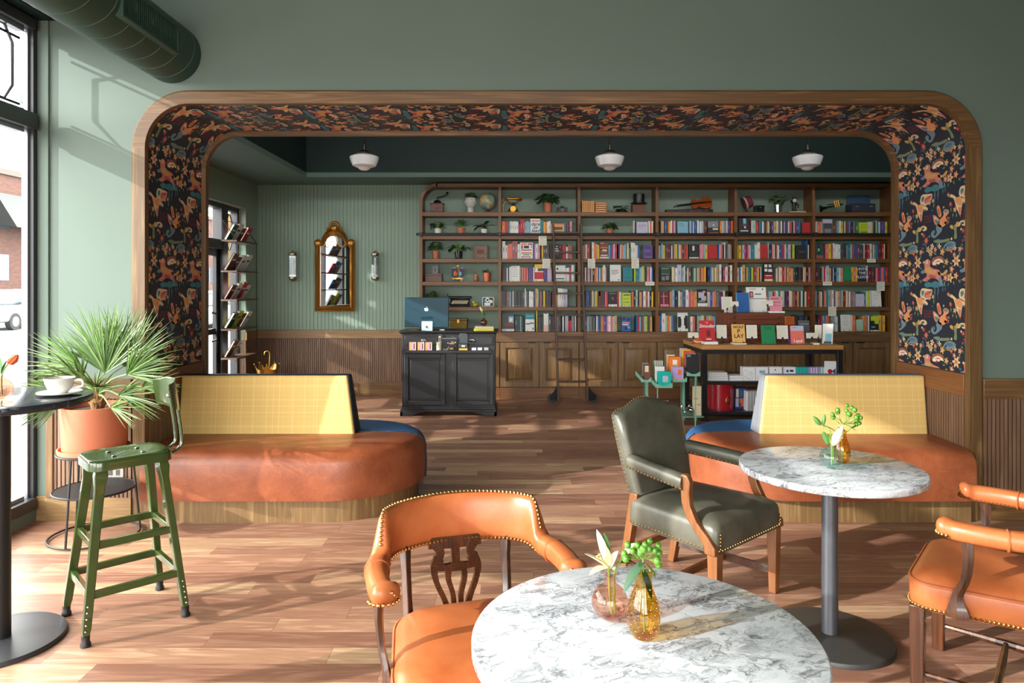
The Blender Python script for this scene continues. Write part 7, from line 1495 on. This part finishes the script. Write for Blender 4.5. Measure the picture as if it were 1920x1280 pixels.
# ================================================================== PALM ON ITS STAND
PXc, PYc = -2.54, 4.22
t = thing('plant_stand', 'black wire plant stand with a mesh shelf beneath the palm', 'plant stand', (PXc, PYc, 0)); 
for z, r in ((.012, .245), (.515, .20), (.29, .222)): m = MB(); m.tube([(r*cos(2*pi*k/40), r*sin(2*pi*k/40), z) for k in range(40)], .0065, 6, closed=True); m.build('ring', BLK, t)
for k in range(3):
    a = radians(25+120*k); m = MB(); m.cyl((.2*cos(a), .2*sin(a), .515), (.245*cos(a), .245*sin(a), .012), .0065, n=8); m.build('leg', BLK, t)
m = MB(); m.lathe([(.001, .288), (.218, .288), (.218, .293), (.001, .293)], n=40); m.build('mesh_shelf', BLK, t)
m = MB(); m.lathe([(.001, .511), (.196, .511), (.196, .516), (.001, .516)], n=40); m.build('top_plate', BLK, t)
t = thing('fan_palm', 'fan palm in a terracotta pot on the wire stand', 'plant', (PXc, PYc, .5165)); t['group'] = 'potted palm'
m = MB(); m.lathe([(.165, 0), (.195, .006), (.198, .03), (.19, .032), (.185, .012), (.001, .01)], n=48); m.build('saucer', TERRA, t)
m = MB(); m.lathe([(.165, .011), (.172, .03), (.182, .275), (.182, .282), (.168, .282), (.166, .25)], n=48); m.build('pot', TERRA, t); m = MB(); m.lathe([(.001, .256), (.167, .254)], n=24, caps=False); m.build('soil', SOIL, t)
m = MB(); m.tube([(.02, 0, .25), (.015, 0, .31), (.0, 0, .36)], [.035, .04, .03], 10); r_ = random.Random(4)
for k in range(24): a = r_.random()*2*pi; z = .26+.08*r_.random(); m.cyl((.02+.03*cos(a), .03*sin(a), z), (.02+.06*cos(a), .06*sin(a), z+.03), .008, .003, n=5)
m.build('trunk', plain(150, 112, 70, rough=.9, var=.3), t)
PALM = [plain(c, rough=.34, var=.18, scale=20, name='palm_leaf') for c in ((88, 122, 58), (112, 146, 78), (136, 162, 104), (68, 100, 46))]
def frond(hubp, axis, spread, ln, nl, seed):
    r = random.Random(seed); m = MB(); h = Vector(hubp); ax = Vector(axis).normalized(); side = ax.cross(Vector((0, 1, .35))).normalized(); nrm = side.cross(ax).normalized()
    base = Vector((.01*r.uniform(-1, 1), .01, .34)); m.cm = 2; m.tube(spline([tuple(base), tuple(base.lerp(h, .5)+Vector((0, 0, .03))), tuple(h)], 5), [.007]*6+[.005]*5, 6)
    for i in range(nl):
        a = spread*(2*(i+.5)/nl-1)*(1+.05*r.uniform(-1, 1)); d = (ax*cos(a)+side*sin(a) + nrm*r.uniform(-.22, .22)).normalized(); L = ln*(1-.25*abs(a)/spread)*r.uniform(.85, 1.1); m.cm = r.choice([0, 0, 1, 1, 2, 3])
        w = .0058; s = d.cross(nrm).normalized(); droop = r.uniform(.02, .14); vs = []; n = 5
        for k in range(n+1):
            u = k/n; p = h + d*L*u + Vector((0, 0, -droop*L*u*u)); ww = w*(.6+.4*min(1, u*5))*(1-u**2.2)+.0004; vs += [tuple(p-s*ww), tuple(p+nrm*ww*.5), tuple(p+s*ww)]
        m.add(vs, [(k*3+j, k*3+j+1, k*3+j+4, k*3+j+3) for k in range(n) for j in (0, 1)], True)
    m.build('frond', PALM, t)
# hub offsets (x, y, z above stand top) chosen from the photo: 3.26 mm per px, stand top at z .5165
def hp(px, py, dy=0): return ((px-181)*.00326, dy, (837-py)*.00326)
FR = [((200, 690), (.05, 0, 1), 1.0, .44, 30, 0), ((190, 668), (-.35, -.2, 1), 1.15, .42, 28, .05), ((165, 680), (-1, -.1, .45), .8, .38, 24, -.04), ((225, 680), (.55, .1, 1), 1.0, .40, 28, .06), ((255, 690), (1, -.15, .55), .8, .30, 24, -.08), ((150, 720), (-1, -.3, .1), .6, .30, 20, -.1), ((240, 728), (1, -.2, .02), .75, .30, 22, -.08), ((205, 712), (.2, -.8, .5), 1.2, .30, 22, -.12), ((175, 700), (-.5, -.7, .6), 1.1, .30, 22, -.1), ((270, 716), (1, .1, .25), .7, .24, 18, .0), ((232, 748), (1, -.3, -.05), .7, .22, 16, -.12), ((150, 735), (-.8, -.6, -.35), .6, .24, 14, -.14), ((120, 690), (-1, .1, .12), .5, .22, 14, .02), ((205, 650), (.1, .25, 1), .9, .34, 22, .1)]
for i, (h, ax, sp, ln, nl, dy) in enumerate(FR): frond(hp(h[0], h[1], dy), ax, sp, ln, int(nl*1.35), 30+i)
# wall outlet
m = MB(); y = YF-.0325; m.box(PX(198, y), PX(232, y), y-.006, y+.002, PZ(894, y), PZ(876, y)); m.cm = 1
for q in (.3, .7):
    x = PX(198, y)+(PX(232, y)-PX(198, y))*q; z = PZ(885, y)
    m.box(x-.012, x+.012, y-.008, y-.006, z-.018, z+.018); m.cm = 2; m.box(x-.006, x-.004, y-.0085, y-.008, z, z+.01); m.box(x+.004, x+.006, y-.0085, y-.008, z, z+.01); m.cm = 1
tag(m.build('wall_outlet', [plain(150, 146, 140, rough=.4), plain(70, 68, 66, rough=.5), BLK], bevel=.001), 'twin power outlet on the slatted wainscot behind the plant stand', 'outlet')

# ================================================================== DUCT
DX, DZ, DR = -2.22, 3.036, .19; DUCTM = plain(40, 66, 54, rough=.5, name='painted_duct', var=.04); t = thing('air_duct', 'dark green round spiral air duct under the ceiling', 'duct', (DX, 0, DZ))
m = MB(); n = 40; rings = []; y = YREAR+.02
m.loft([[(DR*cos(2*pi*j/n), yy, DR*sin(2*pi*j/n)) for j in range(n)] for yy in (YREAR+.02, YF-.003)], True, True, True); m.build('pipe', DUCTM, t)
m = MB(); yy = 1.2
while yy < YF-.1:
    m.tube([((DR+.001)*cos(2*pi*j/n), yy+.17*j/n, (DR+.0005)*sin(2*pi*j/n)) for j in range(n+1)], .0016, 4); yy += .17
m.build('spiral_seam', plain(84, 104, 92, rough=.4), t)
m = MB(); x0 = DR-.05; ya, yb, za, zb_ = 3.62, 4.2, -.095, .05
m.box(x0, DR+.008, ya, yb, za-.014, za); m.box(x0, DR+.008, ya, yb, zb_, zb_+.014); m.box(x0, DR+.008, ya-.016, ya, za-.014, zb_+.014); m.box(x0, DR+.008, yb, yb+.016, za-.014, zb_+.014); o = m.build('register_frame', DUCTM, t, bevel=.002)
m = MB()
for q in range(28): y_ = ya+.01+q*(yb-ya-.02)/27; m.box(x0+.04, DR+.003, y_-.002, y_+.002, za, zb_)
m.build('louver_slat', DUCTM, o); m = MB(); m.box(x0+.03, x0+.038, ya, yb, za, zb_); m.build('register_back', BLK, o)

# ================================================================== STREET
m = MB(); m.quad((-4.4, -60, -.12), (-140, -60, -.12), (-140, 260, -.12), (-4.4, 260, -.12)); o = struct(m, 'street', plain(104, 107, 112, rough=.9, var=.1, scale=1))
m = MB(); m.box(-8.5, -3.75, -40, 200, -.2, -.02); struct(m, 'sidewalk', plain(104, 104, 106, rough=.9, var=.06, scale=2))
BRICK = brick_mat(); t = thing('street_building', 'long red brick building across the street', 'building', (-47, 0, -.12)); m = MB(); m.box(-14, 0, 10, 190, 0, 12); m.build('facade', BRICK, t); m = MB(); m.box(-14.1, .25, 9.9, 190.1, 12, 12.5); m.build('parapet', plain(84, 76, 70, rough=.8), t)
for k in range(20):
    y = 40+k*7.5; m = MB(); m.box(-.1, .05, y, y+2.2, 2.2, 4.6); m.box(-.1, .05, y, y+2.2, 7, 9.4); m.build('window', plain(70, 84, 96, rough=.1), t)
m = MB(); m.hexa([(0, 62.5, 7.3), (2.4, 62.5, 7.0), (2.4, 69, 7.0), (0, 69, 7.3)], [(0, 62.5, 10.2), (.4, 62.5, 10.2), (.4, 69, 10.2), (0, 69, 10.2)]); m.build('awning', plain(30, 34, 36, rough=.5), t)
t = thing('street_building', 'ochre storefront far along the street', 'building', (-46.5, 112, -.12)); m = MB(); m.box(0, 1.5, 0, 14, 0, 13.5); m.build('facade', plain(110, 80, 30, rough=.8), t); m = MB(); m.box(1.5, 1.56, 1, 13, .4, 3.2); m.build('shop_glass', plain(60, 74, 84, rough=.1), t)
def car(loc, rotz, label, col=(128, 131, 135), grp='cars on the street'):
    t = thing('car', label, 'car', loc, rotz, grp); b = [(-2.25, .35), (-2.28, .62), (-2.1, .86), (-1.3, .95), (-.75, 1.38), (-.2, 1.47), (.7, 1.45), (1.5, 1.02), (2.1, .95), (2.25, .7), (2.22, .35)]
    pm = plain(col, rough=.2, coat=.8); m = MB()
    low = [(-2.25, .3), (-2.28, .62), (-2.1, .86), (-1.3, .95), (1.55, 1.0), (2.1, .94), (2.25, .7), (2.22, .3)]; m.prism(low, -.88, .88); m.build('body', pm, t, bevel=.12, seg=3)
    m = MB(); rg = []
    gl = [(-1.35, .94), (-.72, 1.36), (-.2, 1.45), (.7, 1.43), (1.55, .99)]; m.prism(gl, -.78, .78); m.build('cabin_glass', plain(48, 58, 66, rough=.08), t, bevel=.1, seg=3); m = MB(); m.prism([(-.7, 1.385), (-.2, 1.48), (.7, 1.46), (.95, 1.33), (.6, 1.40), (-.2, 1.42)], -.74, .74); m.build('roof', pm, t, bevel=.03)
    for x in (-1.42, 1.42):
        for y in (-.8, .8): m = MB(); m.tube([(x, y-.1, .32), (x, y+.1, .32)], .32, 24); w = m.build('wheel', plain(30, 30, 32, rough=.7), t); m = MB(); m.tube([(x, y-.105, .32), (x, y+.105, .32)], .19, 16); m.build('hubcap', CHROME, w)
    return t
ca = car((PX(10, 43), 43, -.12), radians(90), 'white car parked farther along the street')
dup(ca, 'silver-white car at the kerb closer to the window', (PX(30, 27.5), 27.5, -.12), radians(93))
dup(ca, 'pale car seen through the street door glass', (PX(394, 26), 26, -.12), radians(90))

# ================================================================== LIGHT AND CAMERA
w = bpy.data.worlds.new('sky'); SC.world = w; w.use_nodes = True; nt = w.node_tree; nt.nodes.clear()
out = nt.nodes.new('ShaderNodeOutputWorld'); bg = nt.nodes.new('ShaderNodeBackground'); bg.inputs[0].default_value = (1.0, .985, .94, 1); bg.inputs[1].default_value = SKY; nt.links.new(bg.outputs[0], out.inputs[0])
sd = Vector((1, .42, -.45)); sun = bpy.data.lights.new('sun', 'SUN'); sun.energy = SUN; sun.color = (1, .97, .93); sun.angle = radians(.6); so = bpy.data.objects.new('sun', sun); COL.objects.link(so); so.rotation_euler = sd.to_track_quat('-Z', 'Y').to_euler()
def area(name, loc, rot, sx, sy, e, portal=False, col=(1, 1, 1)):
    l = bpy.data.lights.new(name, 'AREA'); l.shape = 'RECTANGLE'; l.size = sx; l.size_y = sy; l.energy = e; l.color = col; l.cycles.is_portal = portal
    o = bpy.data.objects.new(name, l); COL.objects.link(o); o.location = loc; o.rotation_euler = rot; return o
area('portal_front', (WL-.1, .6, 1.65), (0, radians(-90), 0), 3.1, 7.8, 1, True)
area('portal_back', (WLB-.1, 7.4, 1.3), (0, radians(-90), 0), 2.5, 3.8, 1, True)
area('portal_rear', (-.5, YREAR-.12, 1.8), (radians(90), 0, 0), 4.5, 3.0, 1, True)
cam = bpy.data.cameras.new('camera'); cam.sensor_width = 36; cam.lens = FPX/1920*36; cam.shift_y = -103/1920; cam.clip_start = .05; cam.clip_end = 500
co = bpy.data.objects.new('camera', cam); COL.objects.link(co); co.location = (0, 0, CAMZ); co.rotation_euler = (radians(90), 0, 0); SC.camera = co
vs = SC.view_settings; vs.view_transform = 'Standard'; vs.look = 'None'; vs.exposure = EXPO; vs.gamma = 1; vs.use_curve_mapping = False
SC.cycles.max_bounces = 10; SC.cycles.diffuse_bounces = 5; SC.cycles.glossy_bounces = 4; SC.cycles.transparent_max_bounces = 16; SC.cycles.caustics_reflective = False; SC.cycles.caustics_refractive = False
SC.cycles.use_denoising = True; SC.cycles.sample_clamp_indirect = 6
